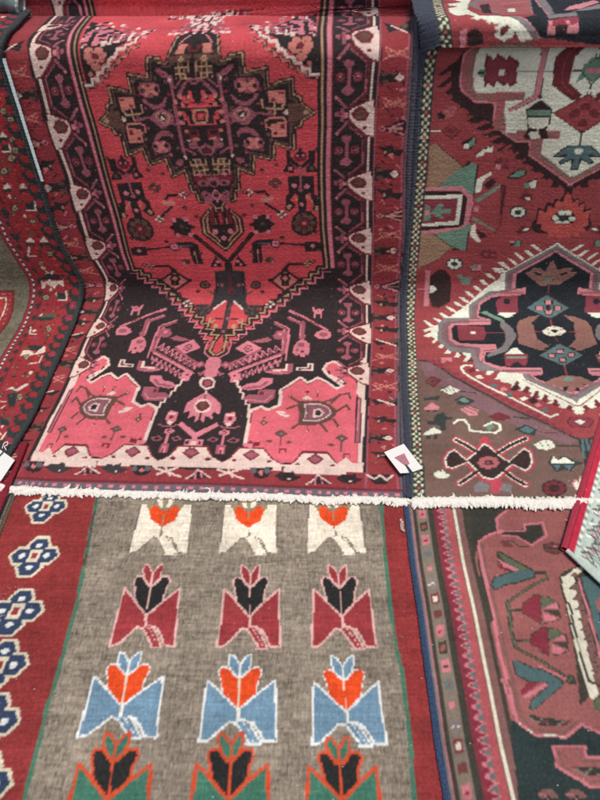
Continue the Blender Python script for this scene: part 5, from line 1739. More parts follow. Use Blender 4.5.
v+,500 1103,-148 -101,-8 -11,1 -61,-36 -8,-55 -35,-25 -19,-7 -55,-76 -8,-21 -13,-7 -85,29 -45,70 -9,10 -66,15 -17,119 -16,20 -50,112 -83,14 -4,77 396
i+,501 1095,-140 -97,-2 -62,46 3,0 -25,-84 -3,-34 -1,-39 -29,-6 -60,44 -8,-4 -21,-126 5,-12 -19,-2 -75,22 -28,120 -4,2 -27,-38 -4,-8 -61,52 -34,64 9,67 -9,-3 -20,-37 -4,13 -25,105 -67,11 4,72 380
K+,502 1087,-131 -92,1 -58,36 0,-1 -25,-86 -6,-28 -4,-39 -28,-7 -47,42 -14,-3 -27,-119 0,-12 -18,-2 -61,23 -24,114 -8,1 -35,-38 -5,-7 -48,48 -25,46 -8,84 -9,-5 -24,-29 -4,16 -21,98 -55,16 4,69 368
i+,292 911,114 28,0 -27,-102 -4
q+,320 925,84 0,0 -11,-83 -2
i+,213 813,76 2,-3 -26,-71 6
v+,213 809,73 0,0 -6,-73 0
i+,293 555,131 0,-1 -28,-76 0,-56 6
v+,297 545,123 0,-1 -8,-123 0
i+,187 680,103 -3,-6 -27,-36 -3,-10 -60,-8 9,9 66,-54 6
b-,397 1000,17 4,12 19,20 -4,22 -14,13 39,10 7,18 -39,30 11,23 0,-9 -18,23 -5,-21 -23,-37 -28,-62 -3
K-,425 1007,26 -9,7 -10,-20 3
K-,514 995,27 9,7 -6,-22 -10
g-,495 970,-3 -6,-9 -3,-9 3,-4 6,3 6,9 2,9 -2
m-3.0,484 949,1 -38
m-2.2,490 824,1 -46
k-,411 862,66 55,14 0,70 -55,-70 -49,-8 2
a-,414 862,66 49,75 -49,-66 -43
k-,472 892,30 1,0 -18,-28 -1
i-,476 890,21 1,0 -14,-19 0
k-,442 871,30 1,-2 -19,-28 -2
i-,446 868,21 1,-1 -14,-20 0
k-,504 871,29 1,-2 -19,-26 -2
i-,509 868,20 1,-1 -14,-20 0
k-,474 854,29 1,-3 -20,-27 -1
i-,477 851,22 2,-3 -15,-20 -1
k-,496 863,-4 -11,-6 -5,-6 5,-2 11,2 11,7 4,6 -4
b+,373 778,8 27,41 23,32 4,-29 -35,-10 -57,5 -83,38 -13,-27 0,-64 36
b+,375 759,-8 -75,65 -36,33 18,-32 37,-6 84
w-,455 749,18 19,24 12,26 -12,12 -21,-23 -21,-34 -5,-18 10
k-,483 751,15 10,13 -10,-15 -13
i-,480 759,-3 -5,-5 0,-2 5,3 5,5 0
i-,525 759,-3 -5,-5 0,-2 5,3 5,4 0
i-,480 735,-4 -5,-5 0,-1 5,3 5,5 0
i-,515 732,-3 -4,-5 0,-2 4,4 5,5 0
i-,504 773,-3 -5,-5 0,-2 5,3 5,5 0
m+1.4,403 740,52 7
m-1.4,535 747,47 2
m-2.2,494 721,1 -27
k-,419 618,83 71,67 -67,-74 -64
a-,424 618,76 62,64 -58,-68 -56
k-,483 652,27 2,-7 -27,-23 0
i-,486 648,19 1,-4 -17,-17 0
k-,452 630,27 2,-6 -26,-24 0
i-,455 626,19 1,-4 -17,-17 0
k-,518 634,26 2,-7 -26,-23 0
i-,521 630,18 2,-4 -18,-17 0
k-,484 606,26 2,-5 -26,-23 0
i-,487 602,18 2,-3 -17,-17 0
m-3.1,496 562,0 -45
b-,415 476,38 28,33 13,51 -3,46 -38,-16 -10,-31 14,4 -20,-25 0,-18 -27,-19 12,14 23,-40 -16,-1 16,-23 0
g-,514 500,-3 -5,-6 -5,-8 -1,-7 1,-5 5,-1 5,3 6,6 4,8 2,7 -2,5 -4
m+,308 887,10 12,16 -18,16 6,5 -52,-45 7
w+,315 835,40 4,11 -11,-26 -7
m+,175 778,12 9,74 -14,6 -33,-12 -33,-78 -9,-5 33
w+,214 747,17 0,-2 -16,-17 0
g+,251 845,23 4,57 -36,17 -73,-16 -37,-10 98,-46 31
m+,321 905,60 6,3 -69,-62 0
K+,357 887,-3 -8,-9 -3,-9 3,-4 8,4 8,8 3,9 -3
w+,316 842,60 0,-33 -21
y+,323 813,28 -35,16 -57,-30 -55,-3 55,-17 57
m+,175 778,86 -10,5 -37,-12 -33,-77 0
w+,214 749,17 0,-2 -15,-16 0
m+1.6,259 740,89 0
y+,350 759,-37 -93,-45 -35,-12 -13,5 -9,62 31,30 63
y+,337 778,24 -19,-17 -84,-37 -35,-23 -9,40 53
w+,344 657,11 2,20 -33,-59 0
m+,313 626,75 0,-5 -39,-11 -25,-14 17,-21 0,-12 -17,-13 4
g+,320 613,61 0,-1 -8,-61 0
K+,337 579,17 8,2 -27,-21 0
d+,53 488,24 29,30 -21,-27 -36
n+1.5,63 488,16 16,15 -9,-16 -19,-15 12
v+1.7,107 490,33 0
h+,94 448,32 24,35 -27,-35 -24
w+,99 448,30 20,30 -23,-32 -20
n+1.5,112 456,8 -19
n+1.5,123 460,10 -23
n+1.5,135 456,7 -17
h+2.3,161 442,41 -9
h+,46 410,25 7,26 4,-10 -23,-22 4,-17 -4
h+,137 402,24 19,38 -26,-23 -15,-29 0
g+,149 402,16 12,17 -19,-15 -8
i+,44 365,25 26,23 -22,-5 -10,-39 0
h+,50 359,13 0,-1 -9,-12 0
h+,70 359,12 0,0 -9,-13 0
h+,53 311,17 0,6 25,25 11,8 -19,22 -7,-25 -10,-3 -39,-14 -3,-1 20,-15 4,-21 3
w+,35 251,10 14,23 17,23 -17,-5 -7,-48 -8
h+,45 250,13 0,-1 -13,-13 0
h+,66 251,12 0,0 -14,-12 0
i+,150 361,26 11,28 -15,-7 -27,-24 2
n+1.6,160 359,28 -20
d+1.6,170 369,28 -19
w+3.7,128 299,12 15,19 0,11 -25,0 -20,31 -7,43 -4,16 14,-1 21,-18 10,-26 -16
g+,218 286,20 10,5 -17,-18 -15
d+,231 328,30 19,33 -19,-22 -21,-28 4
d+,264 325,21 11,10 -18,-22 -7
h+3.1,303 325,43 -7
h+,300 272,34 21,31 -21,-12 -27,-28 10
a+,315 272,21 14,20 -14,-12 -17,-18 7
d+1.8,367 262,54 -4
f-13.7,130 231,29 -23,36 -36
f-12.9,132 68,25 20,39 34
f-13.7,328 235,-46 -27,-45 -36
f-12.8,311 62,-30 23,-34 37
w-8.5,130 231,29 -23,36 -36
w-8.0,132 68,25 20,39 34
w-8.5,328 235,-46 -27,-45 -36
w-8.0,311 62,-30 23,-34 37
x-5.5,130 231,29 -23,36 -36
x-5.1,132 68,25 20,39 34
x-5.5,328 235,-46 -27,-45 -36
x-5.1,311 62,-30 23,-34 37
f-,142 151,35 37,27 42,18 -13,27 -38,22 -24,28 -20,-33 -32,-26 -27,-18 -7,-29 7,-16 23
f-,99 186,24 15,32 -42,5 -10,-10 -13,-36 -23,-23 8,-4 32
f-,342 190,-22 15,-37 -46,-11 -13,8 -15,35 -29,22 16,9 32
w-,152 150,31 32,23 36,15 -11,23 -32,19 -21,24 -17,-28 -28,-22 -23,-16 -6,-25 6,-13 20
w-,104 182,19 12,30 -38,7 -7,-10 -10,-36 -19,-17 5,-5 28
w-,336 185,-17 12,-37 -41,-10 -10,8 -11,35 -25,17 12,9 28
x-,158 150,28 29,21 32,13 -10,22 -29,17 -19,22 -16,-26 -24,-20 -22,-14 -6,-23 6,-12 19
x-,108 179,15 9,28 -35,9 -4,-10 -7,-35 -17,-14 3,-5 25
x-,332 182,-13 10,-37 -39,-10 -7,9 -9,35 -22,12 10,9 25
f-,194 228,15 17,10 -4,1 -13,16 -10,-29 -3
x-4.0,130 231,29 -23,36 -36
x-3.7,132 68,25 20,39 34
x-4.0,328 235,-46 -27,-45 -36
x-3.7,311 62,-30 23,-34 37
w-,98 163,3 1,-1 -33,-4 2
q-,248 142,-6 -8,-11 0,-5 8,6 7,11 0
q-,241 130,-6 -8,-11 0,-5 8,6 7,11 0
q-,226 124,-7 -7,-11 0,-5 7,6 8,12 0
q-,211 129,-6 -7,-11 0,-5 7,6 8,11 0
q-,205 142,-6 -8,-11 0,-5 8,6 7,11 0
q-,213 154,-7 -7,-11 0,-5 7,6 8,12 0
q-,228 159,-6 -7,-11 0,-5 7,6 8,11 0
q-,243 154,-6 -7,-11 0,-5 7,6 8,11 0
d-,224 142,-3 -5,-6 -1,-6 1,-2 5,3 4,6 2,6 -2
v-,219 142,-2 -3,-3 0,-2 3,2 3,4 0
f-,215 68,19 15,18 -15,-13 -35,-22 0
y-,170 56,18 21,22 -15,-2 -26,-37 2
y-,236 44,16 24,22 -6,-3 -29
w-,60 101,12 12,9 -3,3 9,11 -15,11 -9,-12 -10,-16 -2,-11 5
d-1.0,37 101,23 -2
w-,351 211,29 20,18 -3,14 -23,-28 -17,-25 7
h-1.2,367 221,9 -23
h-1.2,384 225,9 -27
h-2.7,412 206,69 0
h-,381 141,13 28,17 -13,18 13,30 -19,27 -9,-30 -13,-11 -18,-20 6,-22 -9,-12 18
w-,390 141,9 25,13 -16,18 13,26 -22
a-,397 134,21 0,-14 -21
a-,425 134,28 0,-15 -21
k-,426 50,-7 -14,-14 -11,-19 -4,-18 4,-12 11,-3 14,6 15,15 11,19 4,18 -4,12 -11
d-,423 50,-6 -7,-10 0,-4 7,6 7,10 0
d-,415 37,-6 -7,-10 0,-4 7,5 7,10 0
d-,397 32,-6 -7,-10 0,-4 7,6 7,10 0
d-,381 37,-6 -7,-10 0,-4 7,6 7,10 0
d-,376 50,-6 -7,-10 0,-4 7,5 7,10 0
d-,384 63,-6 -7,-10 0,-4 7,6 7,10 0
d-,402 69,-6 -7,-10 0,-5 7,6 7,10 0
d-,418 63,-6 -7,-10 0,-4 7,6 7,10 0
i-,440 68,11 15,8 -9,7 24,12 -15,3 -15,-18 -30,-13 3,-7 15
w-,444 66,8 11,6 -11,8 22,10 -8,0 -14,-14 -22,-14 3
k-,20 12,972 0,0 11,-972 0
w-,25 15,7 0,0 5,-7 0
w-,40 15,7 0,0 5,-7 0
w-,55 15,7 0,0 5,-7 0
w-,69 15,7 0,0 5,-7 0
w-,84 15,7 0,0 5,-7 0
w-,99 15,7 0,0 5,-7 0
w-,114 15,7 0,0 5,-7 0
w-,129 15,7 0,0 5,-7 0
w-,144 15,7 0,0 5,-7 0
w-,159 15,7 0,0 5,-7 0
w-,174 15,7 0,0 5,-7 0
w-,188 15,7 0,0 5,-7 0
w-,203 15,7 0,0 5,-7 0
w-,218 15,7 0,0 5,-7 0
w-,233 15,7 0,0 5,-7 0
w-,248 15,7 0,0 5,-7 0
w-,263 15,7 0,0 5,-7 0
w-,278 15,7 0,0 5,-7 0
w-,293 15,7 0,0 5,-7 0
w-,308 15,6 0,0 5,-6 0
w-,322 15,7 0,0 5,-7 0
w-,337 15,7 0,0 5,-7 0
w-,352 15,7 0,0 5,-7 0
w-,367 15,7 0,0 5,-7 0
w-,382 15,7 0,0 5,-7 0
w-,397 15,7 0,0 5,-7 0
w-,412 15,7 0,0 5,-7 0
w-,427 15,7 0,0 5,-7 0
w-,441 15,7 0,0 5,-7 0
w-,456 15,7 0,0 5,-7 0
w-,471 15,7 0,0 5,-7 0
w-,486 15,7 0,0 5,-7 0
w-,501 15,7 0,0 5,-7 0
w-,516 15,7 0,0 5,-7 0
w-,531 15,7 0,0 5,-7 0
w-,546 15,7 0,0 5,-7 0
w-,560 15,7 0,0 5,-7 0
w-,575 15,7 0,0 5,-7 0
w-,590 15,7 0,0 5,-7 0
w-,605 15,7 0,0 5,-7 0
w-,620 15,7 0,0 5,-7 0
w-,635 15,7 0,0 5,-7 0
w-,650 15,7 0,0 5,-7 0
w-,665 15,7 0,0 5,-7 0
w-,680 15,6 0,0 5,-6 0
w-,694 15,7 0,0 5,-7 0
w-,709 15,7 0,0 5,-7 0
w-,724 15,7 0,0 5,-7 0
w-,739 15,7 0,0 5,-7 0
w-,754 15,7 0,0 5,-7 0
w-,769 15,7 0,0 5,-7 0
w-,784 15,7 0,0 5,-7 0
w-,799 15,7 0,0 5,-7 0
w-,813 15,7 0,0 5,-7 0
w-,828 15,7 0,0 5,-7 0
w-,843 15,7 0,0 5,-7 0
w-,858 15,7 0,0 5,-7 0
w-,873 15,7 0,0 5,-7 0
w-,888 15,7 0,0 5,-7 0
w-,903 15,7 0,0 5,-7 0
w-,918 15,7 0,0 5,-7 0
w-,932 15,7 0,0 5,-7 0
w-,947 15,7 0,0 5,-7 0
w-,962 15,7 0,0 5,-7 0
w-,977 15,7 0,0 5,-7 0
w-,992 15,7 0,0 5,-7 0
w-,1007 15,7 0,0 5,-7 0
w-,1022 15,7 0,0 5,-7 0
w-,1037 15,7 0,0 5,-7 0
w-,1052 15,6 0,0 5,-6 0
h-,0 13,34 0,0 11,-34 0
C-,9 12,5 7,-5 7,-5 -7
C-,27 12,5 7,-5 7,-5 -7
h-,0 24,34 0,0 11,-34 0
C-,18 23,5 7,-5 7,-5 -7
h-,0 35,34 0,0 11,-34 0
C-,9 33,5 7,-5 7,-5 -7
C-,27 33,5 7,-5 7,-5 -7
h-,0 46,34 0,0 11,-34 0
o-,18 44,5 7,-5 7,-5 -7
h-,0 57,34 0,0 10,-34 0
C-,9 55,5 7,-5 7,-5 -7
C-,27 55,5 7,-5 7,-5 -7
h-,0 67,34 0,0 11,-34 0
C-,18 66,5 7,-5 7,-5 -7
h-,0 78,34 0,0 11,-34 0
C-,9 77,5 7,-5 7,-5 -7
C-,27 77,5 7,-5 7,-5 -7
h-,0 89,34 0,0 11,-34 0
C-,18 87,5 7,-5 7,-5 -7
h-,0 100,34 0,0 11,-34 0
C-,9 98,5 7,-5 7,-5 -7
C-,27 98,5 7,-5 7,-5 -7
h-,0 111,34 0,0 10,-34 0
C-,18 109,5 7,-5 7,-5 -7
h-,0 121,34 0,0 11,-34 0
C-,9 120,5 7,-5 7,-5 -7
o-,18 120,5 7,-5 7,-5 -7
C-,27 120,5 7,-5 7,-5 -7
h-,0 132,34 0,0 11,-34 0
C-,18 131,5 7,-5 7,-5 -7
h-,0 143,33 0,0 11,-33 0
C-,9 141,5 7,-5 7,-5 -7
C-,26 141,5 7,-5 7,-4 -7
h-,0 154,33 0,0 11,-33 0
C-,18 152,5 7,-5 7,-5 -7
h-,0 165,33 0,0 10,-33 0
C-,9 163,5 7,-5 7,-5 -7
C-,26 163,5 7,-5 7,-5 -7
h-,0 175,33 0,0 11,-33 0
C-,18 174,5 7,-5 7,-5 -7
h-,0 186,33 0,0 11,-33 0
C-,9 185,5 7,-5 7,-5 -7
C-,26 185,5 7,-5 7,-5 -7
h-,0 197,33 0,0 11,-33 0
o-,18 195,4 7,-4 7,-5 -7
h-,0 208,33 0,0 11,-33 0
C-,9 206,5 7,-5 7,-5 -7
C-,26 206,5 7,-5 7,-5 -7
h-,0 219,33 0,0 10,-33 0
C-,18 217,4 7,-4 7,-5 -7
h-,0 229,33 0,0 11,-33 0
C-,9 228,5 7,-5 7,-5 -7
C-,26 228,5 7,-5 7,-5 -7
h-,0 240,33 0,0 11,-33 0
C-,17 239,5 7,-5 7,-4 -7
h-,0 251,33 0,0 11,-33 0
C-,9 249,5 7,-5 7,-5 -7
C-,26 249,5 7,-5 7,-5 -7
h-,0 262,33 0,0 11,-33 0
C-,17 260,5 7,-5 7,-4 -7
h-,0 273,33 0,0 10,-33 0
C-,9 271,5 7,-5 7,-5 -7
o-,17 271,5 7,-5 7,-4 -7
C-,26 271,5 7,-5 7,-5 -7
h-,0 283,33 0,0 11,-33 0
C-,17 282,5 7,-5 7,-5 -7
h-,0 294,33 0,0 11,-33 0
C-,9 293,5 7,-5 7,-5 -7
C-,26 293,5 7,-5 7,-5 -7
h-,0 305,33 0,0 11,-33 0
C-,17 303,5 7,-5 7,-5 -7
h-,0 316,33 0,0 11,-33 0
C-,9 314,5 7,-5 7,-5 -7
C-,26 314,5 7,-5 7,-5 -7
h-,0 327,33 0,0 10,-33 0
C-,17 325,5 7,-5 7,-5 -7
h-,0 337,32 0,0 11,-32 0
C-,9 336,4 7,-4 7,-5 -7
C-,26 336,4 7,-4 7,-5 -7
h-,0 348,32 0,0 11,-32 0
o-,17 347,5 7,-5 7,-5 -7
h-,0 359,32 0,0 11,-32 0
C-,9 357,4 7,-4 7,-5 -7
C-,25 357,5 7,-5 7,-4 -7
h-,0 370,32 0,0 11,-32 0
C-,17 368,5 7,-5 7,-5 -7
h-,0 381,32 0,0 10,-32 0
C-,9 379,4 7,-4 7,-5 -7
C-,25 379,5 7,-5 7,-4 -7
h-,0 391,32 0,0 11,-32 0
C-,17 390,5 7,-5 7,-5 -7
h-,0 402,32 0,0 11,-32 0
C-,9 401,4 7,-4 7,-5 -7
C-,25 401,5 7,-5 7,-4 -7
h-,0 413,32 0,0 11,-32 0
C-,17 411,5 7,-5 7,-5 -7
h-,0 424,32 0,0 11,-32 0
C-,9 422,4 7,-4 7,-5 -7
o-,17 422,5 7,-5 7,-5 -7
C-,25 422,5 7,-5 7,-4 -7
h-,0 435,32 0,0 10,-32 0
C-,17 433,5 7,-5 7,-5 -7
h-,0 445,32 0,0 11,-32 0
C-,9 444,4 7,-4 7,-5 -7
C-,25 444,5 7,-5 7,-4 -7
h-,0 456,32 0,0 11,-32 0
C-,17 455,5 7,-5 7,-5 -7
h-,0 467,32 0,0 11,-32 0
C-,9 465,4 7,-4 7,-5 -7
C-,26 465,4 7,-4 7,-5 -7
h-,0 478,32 0,0 11,-32 0
C-,17 476,5 7,-5 7,-5 -7
h-,0 489,33 0,0 10,-33 0
C-,9 487,4 7,-4 7,-5 -7
C-,26 487,5 7,-5 7,-5 -7
h-,0 499,33 0,0 11,-33 0
o-,17 498,5 7,-5 7,-5 -7
h-,0 510,33 0,0 11,-33 0
C-,9 509,4 7,-4 7,-5 -7
C-,26 509,4 7,-4 7,-5 -7
h-,0 521,32 0,0 11,-32 0
C-,17 519,5 7,-5 7,-5 -7
h-,0 532,32 0,0 11,-32 0
C-,9 530,4 7,-4 7,-5 -7
C-,26 530,4 7,-4 7,-5 -7
h-,0 543,32 0,0 10,-32 0
C-,17 541,5 7,-5 7,-5 -7
h-,0 553,32 0,0 11,-32 0
C-,9 552,4 7,-4 7,-5 -7
C-,26 552,4 7,-4 7,-5 -7
h-,0 564,32 0,0 11,-32 0
C-,17 563,5 7,-5 7,-5 -7
h-,0 575,32 0,0 11,-32 0
C-,9 573,4 7,-4 7,-5 -7
o-,17 573,5 7,-5 7,-5 -7
C-,26 573,4 7,-4 7,-5 -7
h-,0 586,32 0,0 11,-32 0
C-,17 584,5 7,-5 7,-5 -7
h-,0 597,32 0,0 10,-32 0
C-,9 595,4 7,-4 7,-5 -7
C-,26 595,4 7,-4 7,-5 -7
h-,0 607,32 0,0 11,-32 0
C-,17 606,5 7,-5 7,-5 -7
h-,0 618,32 0,0 11,-32 0
C-,9 617,4 7,-4 7,-5 -7
C-,26 617,4 7,-4 7,-5 -7
h-,0 629,32 0,0 11,-32 0
C-,17 627,5 7,-5 7,-5 -7
h-,0 640,32 0,0 11,-32 0
C-,9 638,4 7,-4 7,-5 -7
C-,26 638,4 7,-4 7,-5 -7
h-,0 651,32 0,0 10,-32 0
o-,17 649,5 7,-5 7,-5 -7
h-,0 661,32 0,0 11,-32 0
C-,9 660,4 7,-4 7,-5 -7
C-,26 660,4 7,-4 7,-5 -7
h-,0 672,32 0,0 11,-32 0
C-,17 671,5 7,-5 7,-5 -7
h-,0 683,32 0,0 11,-32 0
C-,9 681,4 7,-4 7,-5 -7
C-,26 681,4 7,-4 7,-5 -7
h-,0 694,32 0,0 11,-32 0
C-,17 692,5 7,-5 7,-5 -7
h-,0 705,32 0,0 10,-32 0
C-,9 703,4 7,-4 7,-5 -7
C-,26 703,4 7,-4 7,-5 -7
h-,0 715,32 0,0 11,-32 0
C-,17 714,5 7,-5 7,-5 -7
h-,0 726,32 0,0 11,-32 0
C-,9 725,4 7,-4 7,-5 -7
o-,17 725,5 7,-5 7,-5 -7
C-,26 725,4 7,-4 7,-5 -7
h-,0 737,32 0,0 11,-32 0
C-,17 735,5 7,-5 7,-5 -7
h-,0 748,32 0,0 11,-32 0
C-,9 746,4 7,-4 7,-5 -7
C-,26 746,4 7,-4 7,-5 -7
h-,0 759,32 0,0 10,-32 0
C-,17 757,5 7,-5 7,-5 -7
h-,0 769,32 0,0 11,-32 0
C-,9 768,4 7,-4 7,-5 -7
C-,26 768,4 7,-4 7,-5 -7
h-,0 780,32 0,0 11,-32 0
C-,17 779,5 7,-5 7,-5 -7
h-,0 791,32 0,0 11,-32 0
C-,9 789,4 7,-4 7,-5 -7
C-,25 789,5 7,-5 7,-4 -7
h-,0 802,32 0,0 11,-32 0
o-,17 800,5 7,-5 7,-5 -7
h-,0 813,32 0,0 10,-32 0
C-,9 811,4 7,-4 7,-5 -7
C-,25 811,5 7,-5 7,-4 -7
h-,0 823,32 0,0 11,-32 0
C-,17 822,5 7,-5 7,-5 -7
h-,0 834,32 0,0 11,-32 0
C-,9 833,4 7,-4 7,-5 -7
C-,25 833,5 7,-5 7,-4 -7
h-,0 845,32 0,0 11,-32 0
C-,17 843,5 7,-5 7,-5 -7
h-,0 856,32 0,0 11,-32 0
C-,9 854,4 7,-4 7,-5 -7
C-,26 854,4 7,-4 7,-5 -7
h-,0 867,32 0,0 10,-32 0
C-,17 865,5 7,-5 7,-5 -7
h-,0 877,32 0,0 11,-32 0
C-,9 876,4 7,-4 7,-5 -7
o-,17 876,5 7,-5 7,-5 -7
C-,26 876,4 7,-4 7,-5 -7
h-,0 888,32 0,0 11,-32 0
C-,17 887,5 7,-5 7,-5 -7
h-,0 899,32 0,0 11,-32 0
C-,9 897,4 7,-4 7,-5 -7
C-,26 897,4 7,-4 7,-5 -7
h-,0 910,32 0,0 11,-32 0
C-,17 908,5 7,-5 7,-5 -7
h-,0 921,32 0,0 10,-32 0
C-,9 919,4 7,-4 7,-5 -7
C-,26 919,4 7,-4 7,-5 -7
h-,0 931,33 0,0 11,-33 0
C-,17 930,5 7,-5 7,-5 -7
h-,0 942,33 0,0 11,-33 0
C-,9 941,5 7,-5 7,-5 -7
C-,26 941,5 7,-5 7,-5 -7
h-,0 953,33 0,0 11,-33 0
o-,17 951,5 7,-5 7,-5 -7
h-,0 964,33 0,0 11,-33 0
C-,9 962,5 7,-5 7,-5 -7
C-,26 962,5 7,-5 7,-5 -7
h-,0 975,33 0,0 10,-33 0
C-,17 973,5 7,-5 7,-5 -7
h-,0 985,33 0,0 11,-33 0
C-,9 984,5 7,-5 7,-5 -7
C-,26 984,5 7,-5 7,-5 -7
h-,0 996,33 0,0 11,-33 0
C-,17 995,5 7,-5 7,-4 -7
h-,0 1007,33 0,0 11,-33 0
C-,9 1005,5 7,-5 7,-5 -7
C-,26 1005,5 7,-5 7,-5 -7
h-,0 1018,33 0,0 11,-33 0
C-,17 1016,5 7,-5 7,-4 -7
h-,0 1029,33 0,0 10,-33 0
C-,9 1027,5 7,-5 7,-5 -7
o-,18 1027,4 7,-4 7,-5 -7
C-,26 1027,5 7,-5 7,-5 -7
h-,0 1039,33 0,0 11,-33 0
C-,18 1038,4 7,-4 7,-5 -7
h-,0 1050,33 0,0 11,-33 0
C-,9 1049,5 7,-5 7,-5 -7
C-,26 1049,5 7,-5 7,-5 -7
h-,0 1061,33 0,0 11,-33 0
C-,18 1059,5 7,-5 7,-5 -7
h-,0 1072,33 0,0 11,-33 0
C-,9 1070,5 7,-5 7,-5 -7
C-,26 1070,5 7,-5 7,-5 -7
h-,0 1083,34 0,0 10,-34 0
C-,18 1081,5 7,-5 7,-5 -7
h-,0 1093,34 0,0 11,-34 0
C-,9 1092,5 7,-5 7,-5 -7
C-,27 1092,5 7,-5 7,-5 -7
h-,0 1104,34 0,0 11,-34 0
o-,18 1103,5 7,-5 7,-5 -7
h-,0 1115,34 0,0 11,-34 0
C-,9 1113,5 7,-5 7,-5 -7
C-,27 1113,5 7,-5 7,-5 -7
h-,0 1126,34 0,0 11,-34 0
C-,18 1124,5 7,-5 7,-5 -7
h-,0 1137,34 0,0 10,-34 0
C-,9 1135,5 7,-5 7,-5 -7
C-,27 1135,5 7,-5 7,-5 -7
h-,0 1147,34 0,0 11,-34 0
C-,18 1146,5 7,-5 7,-5 -7
h-,0 1158,34 0,0 11,-34 0
C-,9 1157,5 7,-5 7,-5 -7
C-,27 1157,5 7,-5 7,-5 -7
h-,0 1169,34 0,0 11,-34 0
C-,18 1167,5 7,-5 7,-5 -7
h-,0 1180,34 0,0 11,-34 0
C-,9 1178,5 7,-5 7,-5 -7
o-,18 1178,5 7,-5 7,-5 -7
C-,27 1178,5 7,-5 7,-5 -7
h-,0 1191,34 0,0 10,-34 0
C-,18 1189,5 7,-5 7,-5 -7
h-,0 1201,34 0,0 11,-34 0
C-,9 1200,5 7,-5 7,-5 -7
C-,27 1200,5 7,-5 7,-5 -7
h-,0 1212,34 0,0 11,-34 0
C-,18 1211,5 7,-5 7,-5 -7
h-,0 1223,34 0,0 11,-34 0
C-,9 1221,5 7,-5 7,-5 -7
C-,27 1221,5 7,-5 7,-5 -7
h-,0 1234,34 0,0 11,-34 0
C-,18 1232,5 7,-5 7,-5 -7
h-,0 1245,34 0,0 10,-34 0
C-,9 1243,5 7,-5 7,-5 -7
C-,27 1243,5 7,-5 7,-5 -7
h-,0 1255,34 0,0 11,-34 0
o-,18 1254,5 7,-5 7,-5 -7
h-,0 1266,34 0,0 11,-34 0
C-,9 1265,5 7,-5 7,-5 -7
C-,27 1265,5 7,-5 7,-5 -7
h-,0 1277,34 0,0 11,-34 0
C-,18 1275,5 7,-5 7,-5 -7
h-,0 1288,34 0,0 11,-34 0
C-,9 1286,5 7,-5 7,-5 -7
C-,27 1286,5 7,-5 7,-5 -7
h-,0 1299,35 0,0 10,-35 0
C-,18 1297,5 7,-5 7,-5 -7
h-,0 1309,35 0,0 11,-35 0
C-,9 1308,5 7,-5 7,-5 -7
C-,27 1308,5 7,-5 7,-5 -7
h-,0 1320,35 0,0 11,-35 0
C-,18 1319,5 7,-5 7,-5 -7
h-,0 1331,35 0,0 11,-35 0
C-,9 1329,5 7,-5 7,-5 -7
o-,18 1329,5 7,-5 7,-5 -7
C-,27 1329,5 7,-5 7,-5 -7
h-,0 1342,35 0,0 11,-35 0
C-,18 1340,5 7,-5 7,-5 -7
h-,0 1353,35 0,0 10,-35 0
C-,9 1351,5 7,-5 7,-5 -7
C-,27 1351,5 7,-5 7,-5 -7
h-,0 1363,35 0,0 11,-35 0
C-,18 1362,5 7,-5 7,-5 -7
h-,0 1374,35 0,0 11,-35 0
C-,9 1373,5 7,-5 7,-5 -7
C-,27 1373,5 7,-5 7,-5 -7
h-,0 1385,35 0,0 11,-35 0
C-,18 1383,5 7,-5 7,-5 -7
h-,0 1396,35 0,0 11,-35 0
C-,9 1394,5 7,-5 7,-5 -7
C-,27 1394,5 7,-5 7,-5 -7
h-,0 1407,35 0,0 10,-35 0
o-,18 1405,5 7,-5 7,-5 -7
h-,0 1417,35 0,0 11,-35 0
C-,9 1416,5 7,-5 7,-5 -7
C-,27 1416,5 7,-5 7,-5 -7
h-,0 1428,35 0,0 11,-35 0
C-,18 1427,5 7,-5 7,-5 -7
h-,0 1439,35 0,0 11,-35 0
C-,9 1437,5 7,-5 7,-5 -7
C-,27 1437,5 7,-5 7,-5 -7
h-,0 1450,35 0,0 11,-35 0
C-,18 1448,5 7,-5 7,-5 -7
h-,0 1461,35 0,0 10,-35 0
C-,9 1459,5 7,-5 7,-5 -7
C-,27 1459,6 7,-6 7,-5 -7
h-,0 1471,35 0,0 11,-35 0
C-,18 1470,6 7,-6 7,-5 -7
h-,0 1482,35 0,0 11,-35 0
C-,9 1481,5 7,-5 7,-5 -7
o-,18 1481,6 7,-6 7,-5 -7
C-,28 1481,5 7,-5 7,-6 -7
h-,0 1493,35 0,0 11,-35 0
C-,18 1491,6 7,-6 7,-5 -7
h-,0 1504,35 0,0 11,-35 0
C-,9 1502,6 7,-6 7,-5 -7
C-,28 1502,5 7,-5 7,-6 -7
h-,0 1515,35 0,0 10,-35 0
C-,19 1513,5 7,-5 7,-6 -7
h-,0 1525,35 0,0 11,-35 0
C-,9 1524,6 7,-6 7,-5 -7
C-,28 1524,5 7,-5 7,-5 -7
h-,0 1536,35 0,0 11,-35 0
C-,19 1535,5 7,-5 7,-6 -7
h-,0 1547,35 0,0 11,-35 0
C-,9 1545,6 7,-6 7,-5 -7
C-,28 1545,5 7,-5 7,-5 -7
h-,0 1558,35 0,0 11,-35 0
o-,19 1556,5 7,-5 7,-6 -7
h-,0 1569,35 0,0 10,-35 0
C-,9 1567,6 7,-6 7,-5 -7
C-,28 1567,5 7,-5 7,-5 -7
h-,0 1579,35 0,0 11,-35 0
C-,19 1578,5 7,-5 7,-6 -7
h-,0 1590,35 0,0 11,-35 0
C-,9 1589,6 7,-6 7,-5 -7
C-,28 1589,5 7,-5 7,-5 -7
h-,0 1601,35 0,0 11,-35 0
C-,19 1599,5 7,-5 7,-5 -7
h-,0 1612,35 0,0 11,-35 0
C-,9 1610,6 7,-6 7,-5 -7
